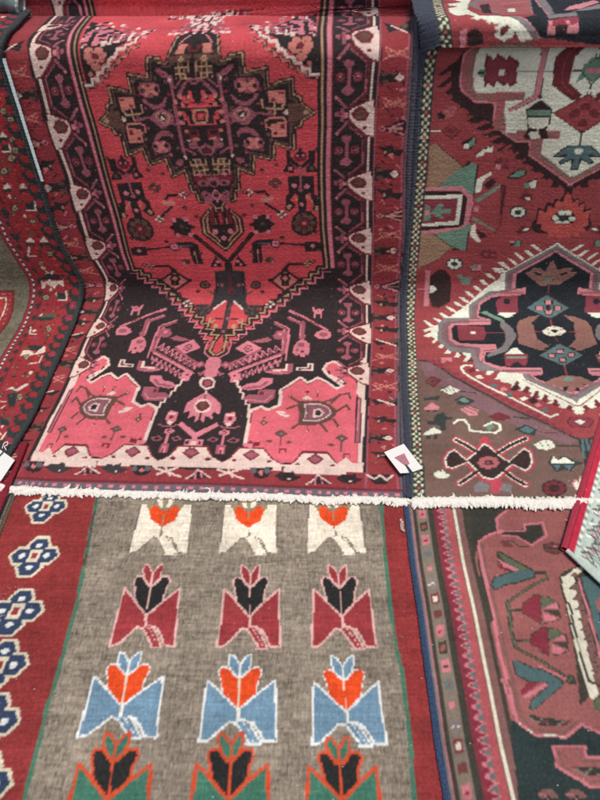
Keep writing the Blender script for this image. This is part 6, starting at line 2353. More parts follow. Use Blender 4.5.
C-,28 1610,5 7,-5 7,-5 -7
h-,0 1623,35 0,0 10,-35 0
C-,19 1621,5 7,-5 7,-5 -7
h-,0 1633,36 0,0 11,-36 0
C-,9 1632,6 7,-6 7,-5 -7
o-,19 1632,5 7,-5 7,-5 -7
C-,28 1632,5 7,-5 7,-5 -7
h-,0 1644,36 0,0 11,-36 0
C-,19 1643,5 7,-5 7,-5 -7
h-,0 1655,36 0,0 11,-36 0
C-,9 1653,6 7,-6 7,-5 -7
C-,28 1653,5 7,-5 7,-5 -7
h-,0 1666,36 0,0 11,-36 0
C-,19 1664,5 7,-5 7,-5 -7
h-,0 1677,36 0,0 10,-36 0
C-,10 1675,5 7,-5 7,-6 -7
C-,28 1675,5 7,-5 7,-5 -7
h-,0 1687,36 0,0 11,-36 0
C-,19 1686,5 7,-5 7,-5 -7
h-,0 1698,36 0,0 11,-36 0
C-,10 1697,5 7,-5 7,-6 -7
C-,28 1697,5 7,-5 7,-5 -7
h-,0 1709,36 0,0 11,-36 0
o-,19 1707,5 7,-5 7,-5 -7
h-,0 1720,36 0,0 11,-36 0
C-,10 1718,5 7,-5 7,-6 -7
C-,28 1718,6 7,-6 7,-5 -7
h-,0 1731,36 0,0 10,-36 0
C-,19 1729,5 7,-5 7,-5 -7
h-,0 1741,36 0,0 11,-36 0
C-,10 1740,5 7,-5 7,-6 -7
C-,29 1740,5 7,-5 7,-6 -7
h-,0 1752,36 0,0 11,-36 0
C-,19 1751,5 7,-5 7,-5 -7
h-,0 1763,36 0,0 11,-36 0
C-,10 1761,5 7,-5 7,-6 -7
C-,29 1761,5 7,-5 7,-6 -7
h-,0 1774,36 0,0 11,-36 0
C-,19 1772,6 7,-6 7,-5 -7
h-,0 1785,36 0,0 10,-36 0
C-,10 1783,5 7,-5 7,-6 -7
o-,19 1783,5 7,-5 7,-5 -7
C-,29 1783,5 7,-5 7,-6 -7
h-,0 1795,36 0,0 11,-36 0
C-,19 1794,5 7,-5 7,-5 -7
h-,0 1806,36 0,0 11,-36 0
C-,10 1805,5 7,-5 7,-6 -7
C-,28 1805,6 7,-6 7,-5 -7
h-,0 1817,36 0,0 11,-36 0
C-,19 1815,5 7,-5 7,-5 -7
h-,0 1828,36 0,0 11,-36 0
C-,10 1826,5 7,-5 7,-6 -7
C-,28 1826,5 7,-5 7,-5 -7
h-,0 1839,36 0,0 10,-36 0
C-,19 1837,5 7,-5 7,-5 -7
h-,0 1849,35 0,0 11,-35 0
C-,9 1848,6 7,-6 7,-5 -7
C-,28 1848,5 7,-5 7,-5 -7
h-,0 1860,35 0,0 11,-35 0
o-,19 1859,5 7,-5 7,-6 -7
h-,0 1871,35 0,0 11,-35 0
C-,9 1869,6 7,-6 7,-5 -7
C-,28 1869,5 7,-5 7,-5 -7
h-,0 1882,35 0,0 11,-35 0
C-,19 1880,5 7,-5 7,-6 -7
h-,0 1893,35 0,0 10,-35 0
C-,9 1891,5 7,-5 7,-5 -7
C-,28 1891,5 7,-5 7,-6 -7
h-,0 1903,35 0,0 11,-35 0
C-,18 1902,5 7,-5 7,-5 -7
h-,0 1914,35 0,0 11,-35 0
C-,9 1913,5 7,-5 7,-5 -7
C-,27 1913,5 7,-5 7,-5 -7
h-,0 1925,34 0,0 11,-34 0
C-,18 1923,5 7,-5 7,-5 -7
h-,0 1936,34 0,0 11,-34 0
C-,9 1934,5 7,-5 7,-5 -7
o-,18 1934,5 7,-5 7,-5 -7
C-,27 1934,5 7,-5 7,-5 -7
h-,0 1947,34 0,0 10,-34 0
C-,18 1945,5 7,-5 7,-5 -7
h-,0 1957,34 0,0 11,-34 0
C-,9 1956,5 7,-5 7,-5 -7
C-,27 1956,5 7,-5 7,-5 -7
h-,0 1968,34 0,0 11,-34 0
C-,18 1967,5 7,-5 7,-5 -7
h-,0 1979,34 0,0 11,-34 0
C-,9 1977,5 7,-5 7,-5 -7
C-,27 1977,5 7,-5 7,-5 -7
h-,0 1990,34 0,0 11,-34 0
C-,18 1988,5 7,-5 7,-5 -7''')
RUG['flap'] = dict(half=0.5, v_origin=0, u0=-1, u1=0.3, v0=0.0000, v1=0.5000, ds=0.009,
 profile='2374 11460 2374 11550 2373 11640 2373 11730 2373 11820 2372 11910 2372 11999 2374 12087 2378 12167 2384 12232 2392 12279 2400 12304 2409 12310 2418 12311 2427 12312 2436 12313 2445 12314 2454 12315 2463 12315 2472 12316 2481 12317 2490 12318 2499 12319 2508 12319 2517 12320 2526 12321 2535 12322 2544 12323 2553 12324 2562 12324 2571 12325 2580 12326 2589 12327 2598 12328 2607 12329 2616 12329 2625 12330 2634 12331 2643 12332 2652 12333 2661 12334 2670 12334 2679 12335 2688 12336 2697 12337 2706 12338 2715 12338 2724 12339 2733 12340 2742 12341 2751 12342 2760 12343 2769 12343 2778 12344 2787 12345 2796 12346 2805 12347 2814 12348 2823 12348 2832 12349 2841 12350 2850 12351 2859 12352 2868 12353 2877 12353 2886 12354 2895 12355 2904 12356 2913 12357 2922 12357 2931 12358 2940 12359 2949 12360',
 guide_u=[-1.0, 0.3],
 guide_x='485 474 464 457 457 459 462 464 467 470 472 475 478 481 483 485/1135 1124 1114 1107 1107 1109 1112 1114 1117 1120 1122 1125 1128 1131 1133 1135',
 guide_s='0 33 67 100 133 167 200 233 267 300 333 367 400 433 467 500/0 33 67 100 133 167 200 233 267 300 333 367 400 433 467 500',
 chart='''e-,-40 -800,880 0,0 2400,-880 0
w-,101 378,17 -116,-21 -107,25 -58,50 0,31 -28,1 -33,-29 -21,-26 15,32 26,-40 4,-19 13,-31 32,-38 -8,-9 41,41 34,-37 35,43 27,-39 47
w-,48 211,48 23,-3 -27,-42 -17
w-,44 164,53 34,-3 -26,-45 -31
w-,56 97,39 41,6 -25,-35 -24
w-,95 73,31 24,7 -16,-21 -14
w-,129 62,40 19,2 -12,-30 -11
w-,153 48,31 19,11 -7,-36 -18
w-,169 22,30 34,18 0,-32 -36
y-,103 207,36 64,111 29,139 0,-46 -211,-76 32,-74 -8,-59 42
q-,123 198,23 55,111 28,-20 -126,-67 -8,-35 17
k-,138 207,29 18,-5 -104,-23 0
i-,59 42,18 2,-9 -43,-15 0
k-1.1,58 40,-7 -37
k-,80 40,22 8,16 -12,2 -25,-38 -10,-8 6
q-,196 262,99 38,-23 -179,-90 -16
i-2.2,200 225,85 18
m-2.1,195 190,87 8
w-,214 172,21 0,-6 -34,-21 0
k-1.4,186 130,85 8
w-,175 89,23 0,32 -33,25 -36,-34 -5,-8 17,-19 -8,-32 -4
d-,169 48,21 8,6 -8,-29 -24
d-,201 28,7 12,9 -14
n-,138 10,115 3,-1 -13,-115 0
y-,198 89,28 8,50 -67,-5 -10,-13 2
i-2.7,229 89,47 -63
K-,237 81,63 40,86 34,130 0,-29 -155,-211 26
K-,309 378,269 0,-62 -223,-204 -42,-37 0
y-,310 300,30 -19,-4 -160,-22 -16
i-1.8,307 271,7 -158
y-,310 105,89 30,-7 -38,-87 -24
m-,303 67,87 22,-9 -37,-83 -2
i-,298 50,21 2,-2 -20,-23 -1
i-,353 52,29 8,-4 -26,-29 0
i-,304 69,11 0,-11 -25,-7 0
k-,322 56,30 0,-3 -22,-30 0
i-,360 62,-3 -4,-5 -1,-4 1,-1 4,3 4,5 2,4 -2
i-,369 155,26 43,83 64,14 -19,-74 -71
y-,382 138,106 87,16 -9,-9 -35
h-,0 0,35 0,0 11,-35 0
C-,9 -2,6 7,-6 7,-5 -7
C-,28 -2,5 7,-5 7,-5 -7
h-,0 11,35 0,0 11,-35 0
C-,19 9,5 7,-5 7,-6 -7
h-,0 22,35 0,0 10,-35 0
C-,9 20,6 7,-6 7,-5 -7
C-,28 20,5 7,-5 7,-5 -7
h-,0 32,35 0,0 11,-35 0
o-,19 31,5 7,-5 7,-6 -7
h-,0 43,35 0,0 11,-35 0
C-,9 42,6 7,-6 7,-5 -7
C-,28 42,5 7,-5 7,-5 -7
h-,0 54,35 0,0 11,-35 0
C-,19 52,5 7,-5 7,-6 -7
h-,0 65,35 0,0 11,-35 0
C-,9 63,6 7,-6 7,-5 -7
C-,28 63,5 7,-5 7,-5 -7
h-,0 76,35 0,0 10,-35 0
C-,19 74,5 7,-5 7,-6 -7
h-,0 86,35 0,0 11,-35 0
C-,9 85,6 7,-6 7,-5 -7
C-,28 85,5 7,-5 7,-5 -7
h-,0 97,35 0,0 11,-35 0
C-,19 96,5 7,-5 7,-6 -7
h-,0 108,35 0,0 11,-35 0
C-,9 106,6 7,-6 7,-5 -7
o-,19 106,5 7,-5 7,-6 -7
C-,28 106,5 7,-5 7,-5 -7
h-,0 119,35 0,0 11,-35 0
C-,19 117,5 7,-5 7,-6 -7
h-,0 130,35 0,0 10,-35 0
C-,9 128,6 7,-6 7,-5 -7
C-,28 128,5 7,-5 7,-5 -7
h-,0 140,35 0,0 11,-35 0
C-,19 139,5 7,-5 7,-6 -7
h-,0 151,35 0,0 11,-35 0
C-,9 150,6 7,-6 7,-5 -7
C-,28 150,5 7,-5 7,-5 -7
h-,0 162,35 0,0 11,-35 0
C-,19 160,5 7,-5 7,-6 -7
h-,0 173,35 0,0 11,-35 0
C-,9 171,6 7,-6 7,-5 -7
C-,28 171,5 7,-5 7,-5 -7
h-,0 184,35 0,0 10,-35 0
o-,19 182,5 7,-5 7,-6 -7
h-,0 194,35 0,0 11,-35 0
C-,9 193,6 7,-6 7,-5 -7
C-,28 193,5 7,-5 7,-5 -7
h-,0 205,35 0,0 11,-35 0
C-,19 204,5 7,-5 7,-6 -7
h-,0 216,35 0,0 11,-35 0
C-,9 214,6 7,-6 7,-5 -7
C-,28 214,5 7,-5 7,-5 -7
h-,0 227,35 0,0 11,-35 0
C-,19 225,5 7,-5 7,-6 -7
h-,0 238,35 0,0 10,-35 0
C-,9 236,6 7,-6 7,-5 -7
C-,28 236,5 7,-5 7,-5 -7
h-,0 248,35 0,0 11,-35 0
C-,19 247,5 7,-5 7,-6 -7
h-,0 259,35 0,0 11,-35 0
C-,9 258,6 7,-6 7,-5 -7
o-,19 258,5 7,-5 7,-6 -7
C-,28 258,5 7,-5 7,-5 -7
h-,0 270,35 0,0 11,-35 0
C-,19 268,5 7,-5 7,-6 -7
h-,0 281,35 0,0 11,-35 0
C-,9 279,6 7,-6 7,-5 -7
C-,28 279,5 7,-5 7,-5 -7
h-,0 292,35 0,0 10,-35 0
C-,19 290,5 7,-5 7,-6 -7
h-,0 302,35 0,0 11,-35 0
C-,9 301,6 7,-6 7,-5 -7
C-,28 301,5 7,-5 7,-5 -7
h-,0 313,35 0,0 11,-35 0
C-,19 312,5 7,-5 7,-6 -7
h-,0 324,35 0,0 11,-35 0
C-,9 322,6 7,-6 7,-5 -7
C-,28 322,5 7,-5 7,-5 -7
h-,0 335,35 0,0 11,-35 0
o-,19 333,5 7,-5 7,-6 -7
h-,0 346,35 0,0 10,-35 0
C-,9 344,6 7,-6 7,-5 -7
C-,28 344,5 7,-5 7,-5 -7
h-,0 356,35 0,0 11,-35 0
C-,19 355,5 7,-5 7,-6 -7
h-,0 367,35 0,0 11,-35 0
C-,9 366,6 7,-6 7,-5 -7
C-,28 366,5 7,-5 7,-5 -7
h-,0 378,35 0,0 11,-35 0
C-,19 376,5 7,-5 7,-6 -7
h-,0 389,35 0,0 11,-35 0
C-,9 387,6 7,-6 7,-5 -7
C-,28 387,5 7,-5 7,-5 -7
h-,0 400,35 0,0 10,-35 0
C-,19 398,5 7,-5 7,-6 -7''')
RUG['left'] = dict(half=0.5, v_origin=0.1, u0=-0.3, u1=1, v0=0.1000, v1=2.5500, ds=0.012,
 profile='1250 280 1262 281 1274 281 1286 282 1298 283 1310 284 1322 284 1334 285 1346 286 1358 287 1370 287 1382 288 1394 289 1406 290 1418 290 1430 291 1442 292 1454 292 1466 293 1478 294 1490 295 1502 295 1514 296 1526 297 1538 298 1550 298 1562 299 1574 300 1586 301 1598 301 1610 302 1622 303 1634 303 1646 304 1658 305 1670 306 1682 306 1694 307 1706 308 1718 309 1730 309 1742 310 1754 311 1766 312 1778 312 1790 313 1802 314 1814 314 1826 315 1838 316 1850 317 1862 317 1874 318 1886 319 1898 320 1910 321 1922 322 1934 324 1946 325 1958 326 1970 328 1982 329 1994 331 2006 332 2018 334 2030 335 2042 337 2054 338 2066 339 2078 341 2090 342 2102 344 2114 345 2126 347 2138 348 2150 349 2162 351 2174 352 2186 354 2198 355 2210 357 2222 358 2234 360 2246 365 2258 374 2270 397 2281 426 2293 465 2304 514 2314 569 2324 636 2334 709 2343 788 2351 876 2358 969 2365 1068 2371 1173 2376 1280 2380 1394 2384 1509 2386 1626 2387 1745 2388 1865 2388 1985 2388 2105 2388 2225 2388 2345 2388 2465 2388 2585 2388 2705 2388 2825 2388 2945 2388 3065 2388 3185 2388 3305 2388 3425 2388 3545 2388 3665 2388 3785 2388 3905 2388 4025 2388 4145 2388 4265 2388 4385 2388 4505 2388 4625 2388 4745 2388 4865 2388 4985 2388 5105 2388 5225 2388 5345 2388 5465 2388 5585 2388 5705 2388 5825 2388 5945 2388 6065 2388 6185 2388 6305 2388 6425 2388 6545 2388 6665 2388 6785 2388 6905 2388 7025 2388 7145 2388 7265 2388 7385 2388 7505 2388 7625 2388 7745 2388 7865 2388 7985 2388 8105 2388 8225 2388 8345 2388 8465 2388 8585 2388 8705 2388 8825 2388 8945 2388 9065 2388 9185 2388 9305 2388 9425 2388 9545 2388 9665 2388 9785 2388 9905 2388 10025 2388 10145 2388 10265 2388 10385 2388 10505 2388 10625 2388 10745 2388 10865 2388 10985 2388 11105 2389 11225 2392 11340 2397 11449 2404 11548 2412 11634 2422 11706 2432 11760 2444 11795 2456 11808 2468 11811 2480 11813 2492 11815 2504 11816 2516 11818 2528 11820 2540 11822 2552 11823 2564 11825 2576 11827 2588 11828 2600 11830 2612 11826 2624 11822 2636 11818 2648 11813 2660 11809 2672 11805 2684 11801 2696 11797 2708 11793 2720 11784 2730 11734 2738 11642 2742 11532 2748 11428 2754 11323 2756 11414 2758 11533 2759 11652 2761 11771 2763 11890 2764 12009 2762 12126 2760 12245 2761 12364 2764 12480 2769 12589 2775 12690 2783 12779 2793 12849 2804 12903 2815 12942 2827 12956 2839 12963 2851 12966 2863 12970 2875 12973 2887 12977 2899 12980 2911 12984 2923 12987 2935 12991 2947 12994 2959 12998 2971 13001 2983 13005 2995 13008',
 guide_u=[-0.3, 1.0],
 guide_x='-1754 -1750 -1745 -1740 -1736 -1731 -1726 -1722 -1717 -1713 -1710 -1709 -1709 -1708 -1707 -1706 -1706 -1705 -1704 -1703 -1702 -1701 -1700 -1699 -1698 -1697 -1696 -1692 -1685 -1675 -1666 -1658 -1655 -1659 -1667 -1676 -1684 -1693 -1700 -1702 -1703 -1703 -1703 -1703 -1704 -1704 -1704 -1704 -1705 -1705 -1705 -1706 -1706 -1706 -1706 -1707 -1707 -1707 -1708 -1704 -1690 -1675 -1670 -1671 -1673 -1675 -1677 -1680 -1682 -1683 -1683/-1104 -1100 -1095 -1090 -1086 -1081 -1076 -1072 -1067 -1063 -1060 -1059 -1059 -1058 -1057 -1056 -1056 -1055 -1054 -1053 -1052 -1051 -1050 -1049 -1048 -1047 -1046 -1042 -1035 -1025 -1016 -1008 -1005 -1009 -1017 -1026 -1034 -1043 -1050 -1052 -1053 -1053 -1053 -1053 -1054 -1054 -1054 -1054 -1055 -1055 -1055 -1056 -1056 -1056 -1056 -1057 -1057 -1057 -1058 -1054 -1040 -1025 -1020 -1021 -1023 -1025 -1027 -1030 -1032 -1033 -1033',
 guide_s='100 135 170 205 240 275 310 345 380 415 450 485 520 555 590 625 660 695 730 765 800 835 870 905 940 975 1010 1045 1080 1115 1150 1185 1220 1255 1290 1325 1360 1395 1430 1465 1500 1535 1570 1605 1640 1675 1710 1745 1780 1815 1850 1885 1920 1955 1990 2025 2060 2095 2130 2165 2200 2235 2270 2305 2340 2375 2410 2445 2480 2515 2550/100 135 170 205 240 275 310 345 380 415 450 485 520 555 590 625 660 695 730 765 800 835 870 905 940 975 1010 1045 1080 1115 1150 1185 1220 1255 1290 1325 1360 1395 1430 1465 1500 1535 1570 1605 1640 1675 1710 1745 1780 1815 1850 1885 1920 1955 1990 2025 2060 2095 2130 2165 2200 2235 2270 2305 2340 2375 2410 2445 2480 2515 2550',
 chart='''r-,800 -80,-960 0,0 2160,960 0
f-,612 -80,-772 0,0 2160,772 0
k-,800 -80,-42 0,0 2160,42 0
r-,794 0,-18 -6,-12 16,9 14,17 -5
r-,758 16,13 10,-13 14
k-,760 0,-10 10,10 10
r-,794 50,-18 -7,-12 16,9 15,17 -5
r-,758 66,13 9,-13 15
k-,760 50,-10 9,10 11
r-,794 99,-18 -6,-12 16,9 14,17 -5
r-,758 115,13 10,-13 14
k-,760 99,-10 10,10 10
p-,794 149,-18 -7,-12 16,9 15,17 -5
r-,758 165,13 9,-13 15
k-,760 149,-10 9,10 11
r-,794 198,-18 -6,-12 16,9 14,17 -4
r-,758 214,13 10,-13 14
k-,760 198,-10 10,10 10
r-,794 248,-18 -6,-12 16,9 14,17 -5
r-,758 264,13 10,-13 14
k-,760 248,-10 10,10 10
r-,794 298,-18 -7,-12 16,9 15,17 -5
r-,758 314,13 9,-13 15
k-,760 298,-10 9,10 11
r-,794 347,-18 -6,-12 16,9 14,17 -5
r-,758 363,13 10,-13 14
k-,760 347,-10 10,10 10
r-,794 397,-18 -7,-12 16,9 15,17 -5
r-,758 413,13 9,-13 15
k-,760 397,-10 9,10 11
r-,794 446,-18 -6,-12 16,9 14,17 -4
r-,758 462,13 10,-13 14
k-,760 446,-10 10,10 10
r-,794 496,-18 -6,-12 16,9 14,17 -5
r-,758 512,13 10,-13 14
k-,760 496,-10 10,10 10
p-,794 546,-18 -7,-12 16,9 15,17 -5
r-,758 562,13 9,-13 15
k-,760 546,-10 9,10 11
r-,794 595,-18 -6,-12 16,9 14,17 -5
r-,758 611,13 10,-13 14
k-,760 595,-10 10,10 10
r-,794 645,-18 -7,-12 16,9 15,17 -5
r-,758 661,13 9,-13 15
k-,760 645,-10 9,10 11
r-,794 694,-18 -6,-12 16,9 14,17 -4
r-,758 710,13 10,-13 14
k-,760 694,-10 10,10 10
p-,794 744,-18 -6,-12 16,9 14,17 -5
r-,758 760,13 10,-13 14
k-,760 744,-10 10,10 10
p-,794 794,-18 -7,-12 16,9 15,17 -5
r-,758 810,13 9,-13 15
k-,760 794,-10 9,10 11
r-,794 843,-18 -6,-12 16,9 14,17 -5
r-,758 859,13 10,-13 14
k-,760 843,-10 10,10 10
r-,794 893,-18 -7,-12 16,9 15,17 -5
r-,758 909,13 9,-13 15
k-,760 893,-10 9,10 11
r-,794 942,-18 -6,-12 16,9 14,17 -4
r-,758 958,13 10,-13 14
k-,760 942,-10 10,10 10
r-,794 992,-18 -6,-12 16,9 14,17 -5
r-,758 1008,13 10,-13 14
k-,760 992,-10 10,10 10
r-,794 1042,-18 -7,-12 16,9 15,17 -5
r-,758 1058,13 9,-13 15
k-,760 1042,-10 9,10 11
r-,794 1091,-18 -6,-12 16,9 14,17 -5
r-,758 1107,13 10,-13 14
k-,760 1091,-10 10,10 10
r-,794 1141,-18 -7,-12 16,9 15,17 -5
r-,758 1157,13 9,-13 15
k-,760 1141,-10 9,10 11
p-,794 1190,-18 -6,-12 16,9 14,17 -4
r-,758 1206,13 10,-13 14
k-,760 1190,-10 10,10 10
r-,794 1240,-18 -6,-12 16,9 14,17 -5
r-,758 1256,13 10,-13 14
k-,760 1240,-10 10,10 10
r-,794 1290,-18 -7,-12 16,9 15,17 -5
r-,758 1306,13 9,-13 15
k-,760 1290,-10 9,10 11
r-,794 1339,-18 -6,-12 16,9 14,17 -5
r-,758 1355,13 10,-13 14
k-,760 1339,-10 10,10 10
r-,794 1389,-18 -7,-12 16,9 15,17 -5
r-,758 1405,13 9,-13 15
k-,760 1389,-10 9,10 11
r-,794 1438,-18 -6,-12 16,9 14,17 -4
r-,758 1454,13 10,-13 14
k-,760 1438,-10 10,10 10
r-,794 1488,-18 -6,-12 16,9 14,17 -5
r-,758 1504,13 10,-13 14
k-,760 1488,-10 10,10 10
p-,794 1538,-18 -7,-12 16,9 15,17 -5
r-,758 1554,13 9,-13 15
k-,760 1538,-10 9,10 11
p-,794 1587,-18 -6,-12 16,9 14,17 -5
r-,758 1603,13 10,-13 14
k-,760 1587,-10 10,10 10
r-,794 1637,-18 -7,-12 16,9 15,17 -5
r-,758 1653,13 9,-13 15
k-,760 1637,-10 9,10 11
r-,794 1686,-18 -6,-12 16,9 14,17 -4
r-,758 1702,13 10,-13 14
k-,760 1686,-10 10,10 10
p-,794 1736,-18 -6,-12 16,9 14,17 -5
r-,758 1752,13 10,-13 14
k-,760 1736,-10 10,10 10
r-,794 1786,-18 -7,-12 16,9 15,17 -5
r-,758 1802,13 9,-13 15
k-,760 1786,-10 9,10 11
p-,794 1835,-18 -6,-12 16,9 14,17 -5
r-,758 1851,13 10,-13 14
k-,760 1835,-10 10,10 10
r-,794 1885,-18 -7,-12 16,9 15,17 -5
r-,758 1901,13 9,-13 15
k-,760 1885,-10 9,10 11
p-,794 1934,-18 -6,-12 16,9 14,17 -4
r-,758 1950,13 10,-13 14
k-,760 1934,-10 10,10 10
r-,794 1984,-18 -6,-12 16,9 14,17 -5
r-,758 2000,13 10,-13 14
k-,760 1984,-10 10,10 10
d-,661 -80,-5 0,0 2160,5 0
k-,656 0,-10 -3,-5 16,7 11,8 -5
k-,656 46,-10 -3,-5 16,7 11,8 -4
k-,656 93,-10 -3,-5 16,7 11,8 -5
k-,656 139,-10 -3,-5 16,7 11,8 -5
k-,656 186,-10 -4,-5 16,7 12,8 -5
k-,656 232,-10 -3,-5 16,7 11,8 -5
k-,656 278,-10 -3,-5 16,7 11,8 -4
k-,656 325,-10 -3,-5 16,7 11,8 -5
k-,656 371,-10 -3,-5 16,7 11,8 -5
k-,656 418,-10 -4,-5 16,7 12,8 -5
k-,656 464,-10 -3,-5 16,7 11,8 -5
k-,656 510,-10 -3,-5 16,7 11,8 -4
k-,656 557,-10 -3,-5 16,7 11,8 -5
k-,656 603,-10 -3,-5 16,7 11,8 -5
k-,656 650,-10 -4,-5 16,7 12,8 -5
k-,656 696,-10 -3,-5 16,7 11,8 -5
k-,656 742,-10 -3,-5 16,7 11,8 -4
k-,656 789,-10 -3,-5 16,7 11,8 -5
k-,656 835,-10 -3,-5 16,7 11,8 -5
k-,656 882,-10 -4,-5 16,7 12,8 -5
k-,656 928,-10 -3,-5 16,7 11,8 -5
k-,656 974,-10 -3,-5 16,7 11,8 -4
k-,656 1021,-10 -3,-5 16,7 11,8 -5
k-,656 1067,-10 -3,-5 16,7 11,8 -5
k-,656 1114,-10 -4,-5 16,7 12,8 -5
k-,656 1160,-10 -3,-5 16,7 11,8 -5
k-,656 1206,-10 -3,-5 16,7 11,8 -4
k-,656 1253,-10 -3,-5 16,7 11,8 -5
k-,656 1299,-10 -3,-5 16,7 11,8 -5
k-,656 1346,-10 -4,-5 16,7 12,8 -5
k-,656 1392,-10 -3,-5 16,7 11,8 -5
k-,656 1438,-10 -3,-5 16,7 11,8 -4
k-,656 1485,-10 -3,-5 16,7 11,8 -5
k-,656 1531,-10 -3,-5 16,7 11,8 -5
k-,656 1578,-10 -4,-5 16,7 12,8 -5
k-,656 1624,-10 -3,-5 16,7 11,8 -5
k-,656 1670,-10 -3,-5 16,7 11,8 -4
k-,656 1717,-10 -3,-5 16,7 11,8 -5
k-,656 1763,-10 -3,-5 16,7 11,8 -5
k-,656 1810,-10 -4,-5 16,7 12,8 -5
k-,656 1856,-10 -3,-5 16,7 11,8 -5
k-,656 1902,-10 -3,-5 16,7 11,8 -4
k-,656 1949,-10 -3,-5 16,7 11,8 -5
k-,656 1995,-10 -3,-5 16,7 11,8 -5
d-,640 -80,-4 0,0 2160,4 0
p-,636 -80,-3 0,0 2160,3 0
k-,633 -80,-11 0,0 2160,11 0
p-,619 -80,-3 0,0 2160,3 0
d-,616 -80,-5 0,0 2160,5 0
w-,631 0,-6 0,0 10,6 0
w-,631 21,-6 0,0 9,6 0
w-,631 42,-6 0,0 9,6 0
w-,631 62,-6 0,0 10,6 0
w-,631 83,-6 0,0 10,6 0
w-,631 104,-6 0,0 10,6 0
w-,631 125,-6 0,0 9,6 0
w-,631 146,-6 0,0 9,6 0
w-,631 166,-6 0,0 10,6 0
w-,631 187,-6 0,0 10,6 0
w-,631 208,-6 0,0 10,6 0
w-,631 229,-6 0,0 9,6 0
w-,631 250,-6 0,0 9,6 0
w-,631 270,-6 0,0 10,6 0
w-,631 291,-6 0,0 10,6 0
w-,631 312,-6 0,0 10,6 0
w-,631 333,-6 0,0 9,6 0
w-,631 354,-6 0,0 9,6 0
w-,631 374,-6 0,0 10,6 0
w-,631 395,-6 0,0 10,6 0
w-,631 416,-6 0,0 10,6 0
w-,631 437,-6 0,0 9,6 0
w-,631 458,-6 0,0 9,6 0
w-,631 478,-6 0,0 10,6 0
w-,631 499,-6 0,0 10,6 0
w-,631 520,-6 0,0 10,6 0
w-,631 541,-6 0,0 9,6 0
w-,631 562,-6 0,0 9,6 0
w-,631 582,-6 0,0 10,6 0
w-,631 603,-6 0,0 10,6 0
w-,631 624,-6 0,0 10,6 0
w-,631 645,-6 0,0 9,6 0
w-,631 666,-6 0,0 9,6 0
w-,631 686,-6 0,0 10,6 0
w-,631 707,-6 0,0 10,6 0
w-,631 728,-6 0,0 10,6 0
w-,631 749,-6 0,0 9,6 0
w-,631 770,-6 0,0 9,6 0
w-,631 790,-6 0,0 10,6 0
w-,631 811,-6 0,0 10,6 0
w-,631 832,-6 0,0 10,6 0
w-,631 853,-6 0,0 9,6 0
w-,631 874,-6 0,0 9,6 0
w-,631 894,-6 0,0 10,6 0
w-,631 915,-6 0,0 10,6 0
w-,631 936,-6 0,0 10,6 0
w-,631 957,-6 0,0 9,6 0
w-,631 978,-6 0,0 9,6 0
w-,631 998,-6 0,0 10,6 0
w-,631 1019,-6 0,0 10,6 0
w-,631 1040,-6 0,0 10,6 0
w-,631 1061,-6 0,0 9,6 0
w-,631 1082,-6 0,0 9,6 0
w-,631 1102,-6 0,0 10,6 0
w-,631 1123,-6 0,0 10,6 0
w-,631 1144,-6 0,0 10,6 0
w-,631 1165,-6 0,0 9,6 0
w-,631 1186,-6 0,0 9,6 0
w-,631 1206,-6 0,0 10,6 0
w-,631 1227,-6 0,0 10,6 0
w-,631 1248,-6 0,0 10,6 0
w-,631 1269,-6 0,0 9,6 0
w-,631 1290,-6 0,0 9,6 0
w-,631 1310,-6 0,0 10,6 0
w-,631 1331,-6 0,0 10,6 0
w-,631 1352,-6 0,0 10,6 0
w-,631 1373,-6 0,0 9,6 0
w-,631 1394,-6 0,0 9,6 0
w-,631 1414,-6 0,0 10,6 0
w-,631 1435,-6 0,0 10,6 0
w-,631 1456,-6 0,0 10,6 0
w-,631 1477,-6 0,0 9,6 0
w-,631 1498,-6 0,0 9,6 0
w-,631 1518,-6 0,0 10,6 0
w-,631 1539,-6 0,0 10,6 0
w-,631 1560,-6 0,0 10,6 0
w-,631 1581,-6 0,0 9,6 0
w-,631 1602,-6 0,0 9,6 0
w-,631 1622,-6 0,0 10,6 0
w-,631 1643,-6 0,0 10,6 0
w-,631 1664,-6 0,0 10,6 0
w-,631 1685,-6 0,0 9,6 0
w-,631 1706,-6 0,0 9,6 0
w-,631 1726,-6 0,0 10,6 0
w-,631 1747,-6 0,0 10,6 0
w-,631 1768,-6 0,0 10,6 0
w-,631 1789,-6 0,0 9,6 0
w-,631 1810,-6 0,0 9,6 0
w-,631 1830,-6 0,0 10,6 0
w-,631 1851,-6 0,0 10,6 0
w-,631 1872,-6 0,0 10,6 0
w-,631 1893,-6 0,0 9,6 0
w-,631 1914,-6 0,0 9,6 0
w-,631 1934,-6 0,0 10,6 0
w-,631 1955,-6 0,0 10,6 0
w-,631 1976,-6 0,0 10,6 0
w-,631 1997,-6 0,0 9,6 0
w-,753 24,-7 6,-7 -6,7 -6
w-,726 12,-6 10,-6 -10,6 -9
t-,722 12,-2 4,-3 -4,3 -3
G-,688 11,-7 8,-6 -8,6 -8
w-,754 35,-5 9,-5 -9,5 -9
k-,712 31,-5 9,-6 -9,6 -9
w-,687 41,-6 8,-6 -8,6 -8
t-,683 41,-2 3,-2 -3,2 -3
k-,752 58,-9 10,-8 -10,8 -9
t-,747 58,-4 4,-3 -4,3 -4
d-,708 60,-6 5,-6 -5,6 -6
G-,680 53,-9 11,-8 -11,8 -11
t-,675 53,-4 5,-3 -5,3 -4
d-,755 93,-8 10,-8 -10,8 -11
t-,750 93,-3 4,-4 -4,4 -4
k-,723 83,-7 7,-7 -7,7 -6
t-,719 83,-3 3,-2 -3,2 -2
o-,694 91,-5 7,-5 -7,5 -7
d-,746 117,-7 7,-7 -7,7 -7
t-,741 117,-2 3,-3 -3,3 -3
d-,725 102,-6 9,-6 -9,6 -9
